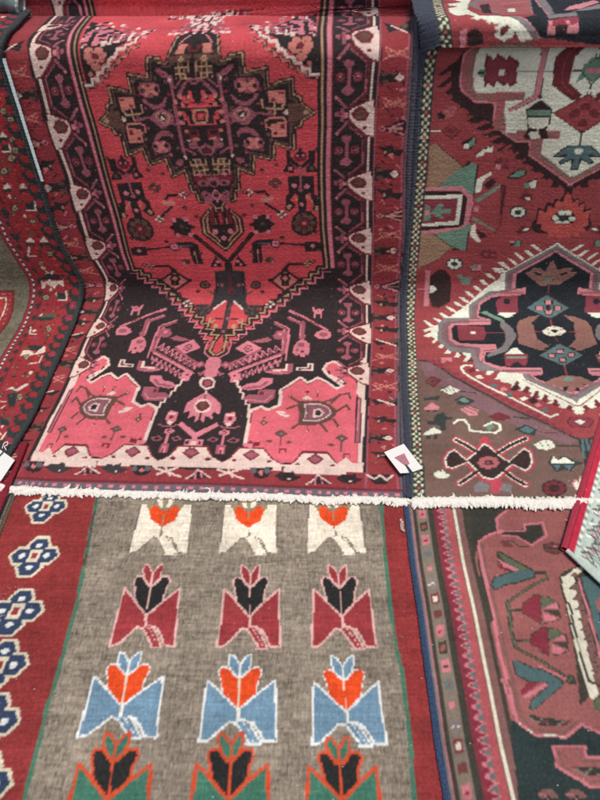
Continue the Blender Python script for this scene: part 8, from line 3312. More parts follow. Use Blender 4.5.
RUG['tulip'] = dict(half=0.7825, v_origin=0, u0=-0.81, u1=1, v0=0.2000, v1=1.6000, ds=0.012,
 profile='0 30 12 30 24 30 36 30 48 30 60 30 72 30 84 30 96 30 108 30 120 30 132 30 144 30 156 30 168 30 180 30 192 30 204 30 216 30 228 30 240 30 252 30 264 30 276 30 288 30 300 30 312 30 324 30 336 30 348 30 360 30 372 30 384 30 396 30 408 30 420 30 432 30 444 30 456 30 468 30 480 30 492 30 504 30 516 30 528 30 540 30 552 30 564 30 576 30 588 30 600 30 612 30 624 30 636 30 648 30 660 30 672 30 684 30 696 30 708 30 720 30 732 30 744 30 756 30 768 30 780 30 792 30 804 30 816 30 828 30 840 30 852 30 864 30 876 30 888 30 900 30 912 30 924 30 936 30 948 30 960 30 972 30 984 30 996 30 1008 30 1020 30 1032 30 1044 30 1056 30 1068 30 1080 30 1092 30 1104 30 1116 30 1128 30 1140 30 1152 30 1164 30 1176 30 1188 30 1200 30 1212 30 1224 30 1236 30 1248 30 1260 30 1272 30 1284 30 1296 30 1308 30 1320 30 1332 30 1344 30 1356 30 1368 30 1380 30 1392 30 1404 30 1416 30 1428 30 1440 30 1452 30 1464 30 1476 30 1488 30 1500 30 1512 30 1524 30 1536 30 1548 30 1560 30 1572 30 1584 30 1596 30 1608 30 1620 30 1632 30 1644 30 1656 30 1668 30 1680 30 1692 30 1704 30 1716 30 1728 30 1740 30',
 guide_u=[-0.81, 1.0],
 guide_x='-1011 -1011 -1011 -1011 -1011 -1011 -1011 -1011 -1011 -1011 -1011 -1011 -1011 -1011 -1011 -1011 -1011 -1011 -1011 -1011 -1011 -1011 -1011 -1011 -1011 -1011 -1011 -1011 -1011 -1011 -1011 -1011 -1011 -1011 -1011 -1011 -1011 -1011 -1011 -1011 -1011/405 405 405 405 405 405 405 405 405 405 405 405 405 405 405 405 405 405 405 405 405 405 405 405 405 405 405 405 405 405 405 405 405 405 405 405 405 405 405 405 405',
 guide_s='200 235 270 305 340 375 410 445 480 515 550 585 620 655 690 725 760 795 830 865 900 935 970 1005 1040 1075 1110 1145 1180 1215 1250 1285 1320 1355 1390 1425 1460 1495 1530 1565 1600/200 235 270 305 340 375 410 445 480 515 550 585 620 655 690 725 760 795 830 865 900 935 970 1005 1040 1075 1110 1145 1180 1215 1250 1285 1320 1355 1390 1425 1460 1495 1530 1565 1600',
 chart='''r-,-63 -800,1378 0,0 3200,-1378 0
y-,321 1263,31 -200,9 -124,8 -106,5 -83,4 -146,-5 -119,5 -170,5 -161,763 0,9 156,3 66,4 89,-2 96,-7 55,-4 169,6 229,16 249
g-4.6,321 1263,31 -200,9 -124,8 -106,5 -83,4 -146,-5 -119,5 -170,5 -161
g-4.6,1171 1263,-16 -249,-6 -229,4 -169,7 -55,2 -96,-4 -89,-3 -66,-9 -156
G-2.3,321 1263,31 -200,9 -124,8 -106
w-,482 1022,-2 -76,-2 -80,19 6,21 24,17 20,13 -6,4 9,0 27,-14 14,-9 18,-12 17,-11 27
w-,625 1022,3 -76,4 -80,-26 3,-9 24,-14 20,-18 6,-8 0,-5 27,14 14,4 15,13 20,12 27
d-1.2,482 1022,-2 -76,-2 -80,19 6,21 24,17 20,13 -6,4 9,0 27,-14 14,-9 18,-12 17,-11 27,-24 0
d-1.2,625 1022,3 -76,4 -80,-26 3,-9 24,-14 20,-18 6,-8 0,-5 27,14 14,4 15,13 20,12 27,30 0
w-,548 916,17 3,41 -53,-30 -3
w-1.1,548 913,32 -50
w-1.1,561 915,30 -52
w-1.1,574 916,28 -53
w-1.1,570 916,22 -17
w-1.1,571 863,31 0
n-,550 1001,-18 14,-9 17,2 16,11 -4,13 -16
n-,550 1001,17 14,6 17,-1 16,-10 -4,-13 -16
w-,525 1037,15 8,5 -35,-8 0
w-,573 1037,-16 8,-3 -35,9 0
O-,552 946,-18 13,-18 14,-5 19,-7 17,6 10,15 -2,16 -15,9 -4,9 4,17 15,15 2,7 -10,-9 -17,-3 -21,-17 -12
n-0.8,550 998,2 -82
n-,497 1016,15 23,5 -23,-8 -15
n-,602 1016,-14 23,-4 -23,9 -15
w-,717 1022,-2 -76,-2 -80,19 6,21 24,17 20,13 -6,4 9,0 27,-14 14,-9 18,-11 17,-12 27
w-,861 1022,2 -76,4 -80,-26 3,-9 24,-14 20,-17 6,-9 0,-5 27,14 14,4 15,13 20,12 27
d-1.2,717 1022,-2 -76,-2 -80,19 6,21 24,17 20,13 -6,4 9,0 27,-14 14,-9 18,-11 17,-12 27,-24 0
d-1.2,861 1022,2 -76,4 -80,-26 3,-9 24,-14 20,-17 6,-9 0,-5 27,14 14,4 15,13 20,12 27,31 0
w-,783 916,18 3,40 -53,-30 -3
w-1.1,783 913,32 -50
w-1.1,796 915,30 -52
w-1.1,809 916,28 -53
w-1.1,805 916,22 -17
w-1.1,807 863,30 0
n-,785 1001,-18 14,-9 17,2 16,11 -4,13 -16
n-,785 1001,17 14,6 17,0 16,-11 -4,-13 -16
w-,760 1037,15 8,5 -35,-8 0
w-,808 1037,-16 8,-3 -35,9 0
O-,787 946,-18 13,-18 14,-5 19,-7 17,6 10,16 -2,15 -15,9 -4,9 4,17 15,15 2,7 -10,-9 -17,-3 -21,-17 -12
n-0.8,785 998,3 -82
n-,732 1016,15 23,5 -23,-8 -15
n-,837 1016,-14 23,-4 -23,10 -15
w-,951 1022,-2 -76,-2 -80,19 6,21 24,17 20,13 -6,4 9,-1 27,-13 14,-9 18,-12 17,-11 27
w-,1094 1022,3 -76,4 -80,-26 3,-9 24,-14 20,-18 6,-8 0,-6 27,15 14,4 15,13 20,12 27
d-1.2,951 1022,-2 -76,-2 -80,19 6,21 24,17 20,13 -6,4 9,-1 27,-13 14,-9 18,-12 17,-11 27,-24 0
d-1.2,1094 1022,3 -76,4 -80,-26 3,-9 24,-14 20,-18 6,-8 0,-6 27,15 14,4 15,13 20,12 27,30 0
w-,1017 916,17 3,41 -53,-30 -3
w-1.1,1017 913,32 -50
w-1.1,1030 915,30 -52
w-1.1,1043 916,28 -53
w-1.1,1039 916,22 -17
w-1.1,1040 863,31 0
n-,1019 1001,-18 14,-9 17,1 16,11 -4,14 -16
n-,1019 1001,17 14,6 17,-1 16,-10 -4,-13 -16
w-,994 1037,15 8,5 -35,-9 0
w-,1042 1037,-16 8,-3 -35,9 0
O-,1020 946,-17 13,-18 14,-5 19,-7 17,6 10,15 -2,16 -15,9 -4,8 4,17 15,16 2,6 -10,-8 -17,-4 -21,-17 -12
n-0.8,1019 998,2 -82
n-,966 1016,15 23,5 -23,-9 -15
n-,1071 1016,-14 23,-4 -23,9 -15
c-,485 768,-2 -73,-2 -76,19 6,21 22,16 20,13 -6,4 8,-1 26,-13 14,-17 19,-18 20
c-,626 768,2 -73,5 -76,-26 3,-9 22,-14 20,-17 5,-8 0,-6 26,15 14,16 19,21 20
i-2.5,485 768,-2 -73,-2 -76,19 6,21 22,16 20,13 -6,4 8,-1 26,-13 14,-17 19,-18 20,-20 20
i-2.5,626 768,2 -73,5 -76,-26 3,-9 22,-14 20,-17 5,-8 0,-6 26,15 14,16 19,21 20,21 20
c-,550 667,17 2,40 -50,-30 -3
i-2.2,550 664,31 -48
i-2.2,563 665,29 -49
i-2.2,576 667,27 -51
c-2.0,563 661,27 -42
i-2.2,571 667,22 -17
i-2.2,573 616,30 0
c-,551 771,-17 19,-10 23,2 22,11 -5,13 -23
c-,551 771,17 19,5 23,0 22,-11 -5,-12 -23
i-2.0,551 771,-17 19,-10 23,2 22,11 -5,13 -23,1 -36
i-2.0,551 771,17 19,5 23,0 22,-11 -5,-12 -23,1 -36
k-,553 695,-17 19,-18 20,-5 28,-7 25,6 14,15 -2,16 -23,8 -5,9 5,16 23,15 2,7 -14,-8 -25,-3 -31,-17 -17
i-2.0,553 695,-17 19,-18 20,-5 28,-7 25,6 14,15 -2,16 -23,8 -5,9 5,16 23,15 2,7 -14,-8 -25,-3 -31,-17 -17,-17 -19
i-1.7,551 771,3 -104
c-,737 765,-2 -73,-2 -76,19 6,20 22,16 20,13 -6,4 9,-1 25,-13 14,-17 20,-17 20
c-,875 765,2 -73,5 -76,-26 3,-9 23,-13 19,-17 6,-8 0,-5 25,14 14,16 20,21 20
i-2.5,737 765,-2 -73,-2 -76,19 6,20 22,16 20,13 -6,4 9,-1 25,-13 14,-17 20,-17 20,-20 19
i-2.5,875 765,2 -73,5 -76,-26 3,-9 23,-13 19,-17 6,-8 0,-5 25,14 14,16 20,21 20,20 19
c-,801 664,16 3,40 -51,-30 -2
i-2.2,801 661,31 -47
i-2.2,813 663,29 -49
i-2.2,826 664,26 -50
c-2.0,813 658,27 -42
i-2.2,822 664,21 -17
i-2.2,823 614,29 0
c-,802 768,-17 20,-9 22,1 23,11 -6,13 -22
c-,802 768,16 20,6 22,-1 23,-10 -6,-12 -22
i-2.0,802 768,-17 20,-9 22,1 23,11 -6,13 -22,1 -37
i-2.0,802 768,16 20,6 22,-1 23,-10 -6,-12 -22,1 -37
k-,804 692,-17 20,-17 19,-6 29,-7 25,6 14,15 -3,15 -22,9 -6,8 6,16 22,15 3,6 -14,-7 -25,-4 -31,-16 -17
i-2.0,804 692,-17 20,-17 19,-6 29,-7 25,6 14,15 -3,15 -22,9 -6,8 6,16 22,15 3,6 -14,-7 -25,-4 -31,-16 -17,-16 -20
i-1.7,802 768,3 -104
c-,961 765,-3 -73,-2 -76,19 6,21 22,17 20,13 -6,4 9,-1 25,-13 14,-18 20,-18 20
c-,1101 765,2 -73,5 -76,-26 3,-9 23,-13 19,-18 6,-8 0,-5 25,14 14,17 20,21 20
i-2.5,961 765,-3 -73,-2 -76,19 6,21 22,17 20,13 -6,4 9,-1 25,-13 14,-18 20,-18 20,-19 19
i-2.5,1101 765,2 -73,5 -76,-26 3,-9 23,-13 19,-18 6,-8 0,-5 25,14 14,17 20,21 20,20 19
c-,1025 664,17 3,40 -51,-30 -2
i-2.2,1025 661,32 -47
i-2.2,1038 663,29 -49
i-2.2,1051 664,27 -50
c-2.0,1038 658,27 -42
i-2.2,1047 664,22 -17
i-2.2,1048 614,30 0
c-,1027 768,-18 20,-9 22,1 23,11 -6,13 -22
c-,1027 768,16 20,6 22,-1 23,-10 -6,-13 -22
i-2.0,1027 768,-18 20,-9 22,1 23,11 -6,13 -22,2 -37
i-2.0,1027 768,16 20,6 22,-1 23,-10 -6,-13 -22,2 -37
k-,1029 692,-18 20,-17 19,-6 29,-7 25,6 14,15 -3,16 -22,9 -6,8 6,16 22,15 3,7 -14,-8 -25,-3 -31,-17 -17
i-2.0,1029 692,-18 20,-17 19,-6 29,-7 25,6 14,15 -3,16 -22,9 -6,8 6,16 22,15 3,7 -14,-8 -25,-3 -31,-17 -17,-16 -20
i-1.7,1027 768,3 -104
b-,461 550,-3 -63,-3 -64,21 5,23 19,19 17,14 -5,5 7,-1 21,-14 12,-20 17,-19 17
b-,617 550,2 -63,4 -64,-28 2,-10 19,-15 17,-19 5,-10 0,-5 21,16 12,19 17,23 17
W-2.5,461 550,-3 -63,-3 -64,21 5,23 19,19 17,14 -5,5 7,-1 21,-14 12,-20 17,-19 17,-22 17
W-2.5,617 550,2 -63,4 -64,-28 2,-10 19,-15 17,-19 5,-10 0,-5 21,16 12,19 17,23 17,23 17
b-,532 464,19 2,44 -43,-33 -2
W-2.2,532 461,35 -40
W-2.2,546 462,32 -41
W-2.2,561 464,29 -43
b-2.0,546 459,30 -36
W-2.2,556 464,24 -15
W-2.2,557 421,33 0
b-,534 552,-19 17,-10 19,1 19,12 -5,15 -19
b-,534 552,19 17,6 19,0 19,-12 -5,-14 -19
W-2.0,534 552,-19 17,-10 19,1 19,12 -5,15 -19,1 -31
W-2.0,534 552,19 17,6 19,0 19,-12 -5,-14 -19,1 -31
O-,536 487,-19 17,-20 17,-5 24,-8 21,7 12,16 -2,18 -19,9 -5,10 5,18 19,16 2,8 -12,-9 -21,-4 -26,-18 -15
W-1.2,536 487,-19 17,-20 17,-5 24,-8 21,7 12,16 -2,18 -19,9 -5,10 5,18 19,16 2,8 -12,-9 -21,-4 -26,-18 -15,-19 -17
t-1.7,534 552,3 -88
b-,718 542,-2 -63,-3 -65,21 4,22 20,19 17,14 -5,4 7,-1 22,-14 12,-19 17,-19 17
b-,872 542,2 -63,4 -65,-28 2,-10 19,-14 17,-19 5,-9 0,-6 22,16 12,19 17,22 17
W-2.5,718 542,-2 -63,-3 -65,21 4,22 20,19 17,14 -5,4 7,-1 22,-14 12,-19 17,-19 17,-22 17
W-2.5,872 542,2 -63,4 -65,-28 2,-10 19,-14 17,-19 5,-9 0,-6 22,16 12,19 17,22 17,23 17
b-,789 455,18 2,43 -43,-32 -3
W-2.2,789 452,33 -41
W-2.2,803 454,31 -43
W-2.2,816 455,30 -44
b-2.0,803 450,29 -36
W-2.2,812 455,24 -15
W-2.2,813 411,33 0
b-,790 545,-19 17,-10 19,2 20,12 -5,15 -20
b-,790 545,19 17,6 19,-1 20,-11 -5,-13 -20
W-2.0,790 545,-19 17,-10 19,2 20,12 -5,15 -20,0 -31
W-2.0,790 545,19 17,6 19,-1 20,-11 -5,-13 -20,0 -31
O-,792 479,-19 17,-19 17,-5 25,-8 21,7 13,16 -3,17 -19,9 -5,10 5,18 19,16 3,7 -13,-8 -21,-4 -27,-18 -15
W-1.2,792 479,-19 17,-19 17,-5 25,-8 21,7 13,16 -3,17 -19,9 -5,10 5,18 19,16 3,7 -13,-8 -21,-4 -27,-18 -15,-19 -17
t-1.7,790 545,3 -90
b-,958 538,-3 -63,-2 -66,19 5,22 20,17 17,14 -5,4 7,-1 22,-13 12,-19 17,-18 17
b-,1104 538,2 -63,4 -66,-26 3,-10 19,-14 17,-18 5,-9 0,-5 22,16 12,17 17,21 17
W-2.5,958 538,-3 -63,-2 -66,19 5,22 20,17 17,14 -5,4 7,-1 22,-13 12,-19 17,-18 17,-20 17
W-2.5,1104 538,2 -63,4 -66,-26 3,-10 19,-14 17,-18 5,-9 0,-5 22,16 12,17 17,21 17,22 17
b-,1025 451,17 2,42 -44,-31 -2
W-2.2,1025 448,32 -41
W-2.2,1038 450,30 -43
W-2.2,1051 451,28 -44
b-2.0,1038 446,28 -37
W-2.2,1047 451,22 -15
W-2.2,1048 407,31 0
b-,1026 541,-18 17,-9 19,1 20,12 -5,13 -20
b-,1026 541,18 17,6 19,-1 20,-11 -5,-13 -20
W-2.0,1026 541,-18 17,-9 19,1 20,12 -5,13 -20,1 -31
W-2.0,1026 541,18 17,6 19,-1 20,-11 -5,-13 -20,1 -31
O-,1028 475,-18 17,-18 17,-5 24,-8 22,7 12,15 -2,16 -19,9 -5,9 5,17 19,16 2,7 -12,-8 -22,-4 -26,-17 -15
W-1.2,1028 475,-18 17,-18 17,-5 24,-8 22,7 12,15 -2,16 -19,9 -5,9 5,17 19,16 2,7 -12,-8 -22,-4 -26,-17 -15,-18 -17
t-1.7,1026 541,3 -90
f-,471 373,-3 -63,-3 -66,21 5,22 20,18 17,14 -5,4 7,-1 22,-14 12,-19 17,-18 17
f-,621 373,2 -63,5 -66,-28 3,-10 19,-14 17,-18 5,-9 0,-6 22,16 12,18 17,22 17
o-3.6,471 373,-3 -63,-3 -66,21 5,22 20,18 17,14 -5,4 7,-1 22,-14 12,-19 17,-18 17,-21 17
o-3.6,621 373,2 -63,5 -66,-28 3,-10 19,-14 17,-18 5,-9 0,-6 22,16 12,18 17,22 17,22 17
f-,539 286,19 2,42 -44,-32 -2
o-3.2,540 283,33 -41
o-3.2,553 285,31 -43
o-3.2,567 286,29 -44
f-2.9,553 281,29 -37
o-3.2,562 286,24 -15
o-3.2,564 242,32 0
f-,541 376,-18 17,-10 19,2 20,11 -5,14 -20
f-,541 376,18 17,6 19,0 20,-11 -5,-14 -20
o-2.9,541 376,-18 17,-10 19,2 20,11 -5,14 -20,1 -31
o-2.9,541 376,18 17,6 19,0 20,-11 -5,-14 -20,1 -31
k-,543 310,-18 17,-19 17,-6 24,-7 22,6 12,16 -2,17 -19,9 -5,9 5,18 19,16 2,7 -12,-8 -22,-4 -26,-18 -15
o-2.9,543 310,-18 17,-19 17,-6 24,-7 22,6 12,16 -2,17 -19,9 -5,9 5,18 19,16 2,7 -12,-8 -22,-4 -26,-18 -15,-18 -17
o-2.5,541 376,3 -90
f-,713 373,-2 -63,-3 -66,20 5,22 20,17 17,14 -5,4 7,-1 22,-13 12,-19 17,-18 17
f-,861 373,2 -63,4 -66,-27 3,-9 19,-14 17,-18 5,-9 0,-6 22,16 12,17 17,22 17
o-3.6,713 373,-2 -63,-3 -66,20 5,22 20,17 17,14 -5,4 7,-1 22,-13 12,-19 17,-18 17,-21 17
o-3.6,861 373,2 -63,4 -66,-27 3,-9 19,-14 17,-18 5,-9 0,-6 22,16 12,17 17,22 17,22 17
f-,781 286,18 2,41 -44,-31 -2
o-3.2,781 283,32 -41
o-3.2,794 285,31 -43
o-3.2,808 286,28 -44
f-2.9,794 281,28 -37
o-3.2,803 286,23 -15
o-3.2,804 242,32 0
f-,783 376,-19 17,-9 19,1 20,12 -5,14 -20
f-,783 376,17 17,6 19,-1 20,-11 -5,-12 -20
o-2.9,783 376,-19 17,-9 19,1 20,12 -5,14 -20,1 -31
o-2.9,783 376,17 17,6 19,-1 20,-11 -5,-12 -20,1 -31
k-,784 310,-18 17,-18 17,-6 24,-7 22,6 12,16 -2,16 -19,10 -5,8 5,18 19,15 2,7 -12,-8 -22,-4 -26,-17 -15
o-2.9,784 310,-18 17,-18 17,-6 24,-7 22,6 12,16 -2,16 -19,10 -5,8 5,18 19,15 2,7 -12,-8 -22,-4 -26,-17 -15,-18 -17
o-2.5,783 376,2 -90
f-,944 368,-3 -60,-2 -62,19 5,21 18,16 16,13 -4,4 7,0 20,-14 12,-17 16,-18 16
f-,1084 368,2 -60,4 -62,-25 2,-9 19,-14 16,-17 5,-8 0,-5 20,14 12,17 16,21 16
o-3.6,944 368,-3 -60,-2 -62,19 5,21 18,16 16,13 -4,4 7,0 20,-14 12,-17 16,-18 16,-19 16
o-3.6,1084 368,2 -60,4 -62,-25 2,-9 19,-14 16,-17 5,-8 0,-5 20,14 12,17 16,21 16,20 16
f-,1008 285,17 3,40 -42,-30 -2
o-3.2,1008 283,31 -39
o-3.2,1021 284,29 -40
o-3.2,1034 285,26 -41
f-2.9,1021 281,27 -35
o-3.2,1029 285,22 -14
o-3.2,1031 244,29 0
f-,1010 371,-18 16,-9 18,2 19,11 -5,13 -18
f-,1010 371,16 16,6 18,0 19,-11 -5,-12 -18
o-2.9,1010 371,-18 16,-9 18,2 19,11 -5,13 -18,1 -30
o-2.9,1010 371,16 16,6 18,0 19,-11 -5,-12 -18,1 -30
k-,1012 308,-18 16,-17 17,-5 23,-7 20,6 12,15 -2,15 -19,9 -4,8 4,17 19,15 2,6 -12,-8 -20,-3 -26,-17 -14
o-2.9,1012 308,-18 16,-17 17,-5 23,-7 20,6 12,15 -2,15 -19,9 -4,8 4,17 19,15 2,6 -12,-8 -20,-3 -26,-17 -14,-16 -16
o-2.5,1010 371,2 -86
t-,251 1042,-18 -25,-30 0,-12 25,18 25,30 0
t-,220 1014,-18 -24,-32 0,-13 24,19 25,31 0
t-,279 1014,-19 -24,-32 0,-13 24,19 25,32 0
t-,248 985,-20 -26,-34 0,-14 26,20 26,34 0
t-,202 1032,35 0,-4 -35,-35 0
N-,244 1042,-14 -19,-23 0,-9 19,14 19,23 0
N-,214 1014,-15 -18,-25 0,-11 18,15 19,25 0
N-,272 1014,-15 -18,-25 0,-10 18,14 19,26 0
N-,241 985,-16 -21,-27 0,-11 21,16 20,27 0
t-,206 1030,27 0,-4 -31,-27 0
c-,212 1022,13 0,-2 -15,-13 0
W-,229 1042,-5 -6,-8 0,-3 6,5 6,8 0
W-,197 1014,-5 -6,-8 0,-4 6,5 7,8 0
W-,255 1014,-5 -6,-8 0,-3 6,4 7,9 0
W-,222 985,-5 -6,-8 0,-3 6,5 6,8 0
t-,268 890,-20 -27,-33 0,-14 27,20 28,34 0
t-,234 860,-21 -28,-35 0,-15 28,21 27,36 0
t-,299 860,-21 -28,-35 0,-15 28,21 27,36 0
t-,265 827,-23 -30,-37 0,-16 30,23 29,37 0
t-,214 879,39 0,-5 -39,-39 0
N-,261 890,-16 -21,-26 0,-10 21,15 21,26 0
N-,227 860,-17 -21,-28 0,-12 21,17 21,28 0
N-,292 860,-17 -21,-28 0,-12 21,17 21,28 0
N-,257 827,-17 -23,-31 0,-12 23,18 22,30 0
t-,218 877,30 0,-4 -35,-30 0
c-,225 868,15 0,-3 -17,-14 0
W-,244 890,-5 -6,-10 0,-3 6,5 7,9 0
W-,208 860,-6 -7,-9 0,-3 7,5 6,9 0
W-,273 860,-6 -7,-9 0,-4 7,6 6,9 0
W-,236 827,-5 -7,-9 0,-4 7,5 6,10 0
t-,270 740,-21 -29,-35 0,-14 29,21 29,35 0
t-,234 708,-22 -29,-38 0,-15 29,22 28,38 0
t-,302 708,-22 -29,-37 0,-15 29,22 28,37 0
t-,266 673,-23 -31,-40 0,-16 31,23 31,40 0
t-,213 728,41 0,-5 -41,-41 0
N-,262 740,-16 -22,-28 0,-11 22,17 22,27 0
N-,226 708,-17 -23,-30 0,-12 23,17 22,30 0
N-,295 708,-18 -23,-30 0,-12 23,18 22,29 0
N-,258 673,-18 -24,-32 0,-13 24,18 24,32 0
t-,217 726,32 0,-5 -37,-31 0
c-,224 717,16 0,-3 -19,-15 0
W-,244 740,-5 -7,-10 0,-4 7,6 7,9 0
W-,206 708,-6 -8,-9 0,-4 8,6 7,9 0
W-,275 708,-6 -8,-10 0,-4 8,6 7,10 0
W-,236 673,-6 -7,-9 0,-4 7,6 7,9 0
t-,273 609,-21 -29,-35 0,-14 29,21 29,35 0
t-,237 577,-22 -29,-37 0,-15 29,22 29,37 0
t-,306 577,-22 -29,-38 0,-15 29,22 29,38 0
t-,270 542,-24 -31,-39 0,-17 31,24 31,40 0
t-,216 598,41 0,-5 -42,-41 0
N-,265 609,-16 -22,-27 0,-11 22,16 22,27 0
N-,230 577,-18 -22,-29 0,-13 22,18 22,29 0
N-,298 577,-17 -22,-30 0,-12 22,17 22,30 0
N-,262 542,-19 -24,-32 0,-13 24,19 24,32 0
t-,220 595,32 0,-4 -37,-32 0
c-,228 586,15 0,-2 -19,-16 0
W-,248 609,-6 -7,-10 0,-3 7,5 7,10 0
W-,210 577,-6 -8,-10 0,-4 8,6 7,10 0
W-,278 577,-6 -8,-9 0,-4 8,6 7,9 0
W-,240 542,-6 -7,-10 0,-4 7,6 7,10 0
t-,294 487,-21 -29,-36 0,-14 29,21 29,36 0
t-,258 455,-22 -29,-38 0,-15 29,22 29,38 0
t-,326 455,-22 -29,-37 0,-16 29,23 29,37 0
t-,290 420,-23 -31,-40 0,-16 31,23 31,40 0
t-,237 476,41 0,-5 -42,-41 0
N-,286 487,-16 -22,-28 0,-11 22,16 22,28 0
N-,250 455,-17 -22,-30 0,-12 22,17 22,30 0
N-,318 455,-17 -22,-30 0,-12 22,18 22,29 0
N-,282 420,-18 -24,-32 0,-13 24,18 24,32 0
t-,241 473,32 0,-5 -37,-32 0
c-,248 464,15 0,-2 -18,-15 0
W-,268 487,-6 -7,-9 0,-4 7,6 7,9 0
W-,230 455,-6 -7,-9 0,-4 7,6 7,9 0
W-,298 455,-5 -7,-10 0,-4 7,6 7,9 0
W-,260 420,-6 -7,-9 0,-4 7,6 7,9 0
t-,316 369,-21 -29,-36 0,-14 29,21 29,36 0
t-,280 336,-22 -29,-38 0,-15 29,22 29,38 0
t-,348 336,-22 -29,-37 0,-16 29,23 29,37 0
t-,312 301,-23 -31,-40 0,-16 31,23 31,40 0
t-,259 357,41 0,-5 -42,-41 0
N-,308 369,-16 -22,-28 0,-11 22,16 22,28 0
N-,272 336,-17 -22,-30 0,-12 22,17 22,30 0
N-,340 336,-17 -22,-30 0,-12 22,18 22,29 0
N-,304 301,-19 -24,-31 0,-13 24,18 24,32 0
t-,263 355,32 0,-5 -37,-32 0
c-,270 345,15 0,-2 -18,-15 0
W-,290 369,-6 -8,-9 0,-4 8,6 7,9 0
W-,252 336,-6 -7,-9 0,-4 7,5 7,10 0
W-,320 336,-5 -7,-10 0,-4 7,6 7,9 0
W-,282 301,-6 -7,-9 0,-4 7,6 8,9 0''')
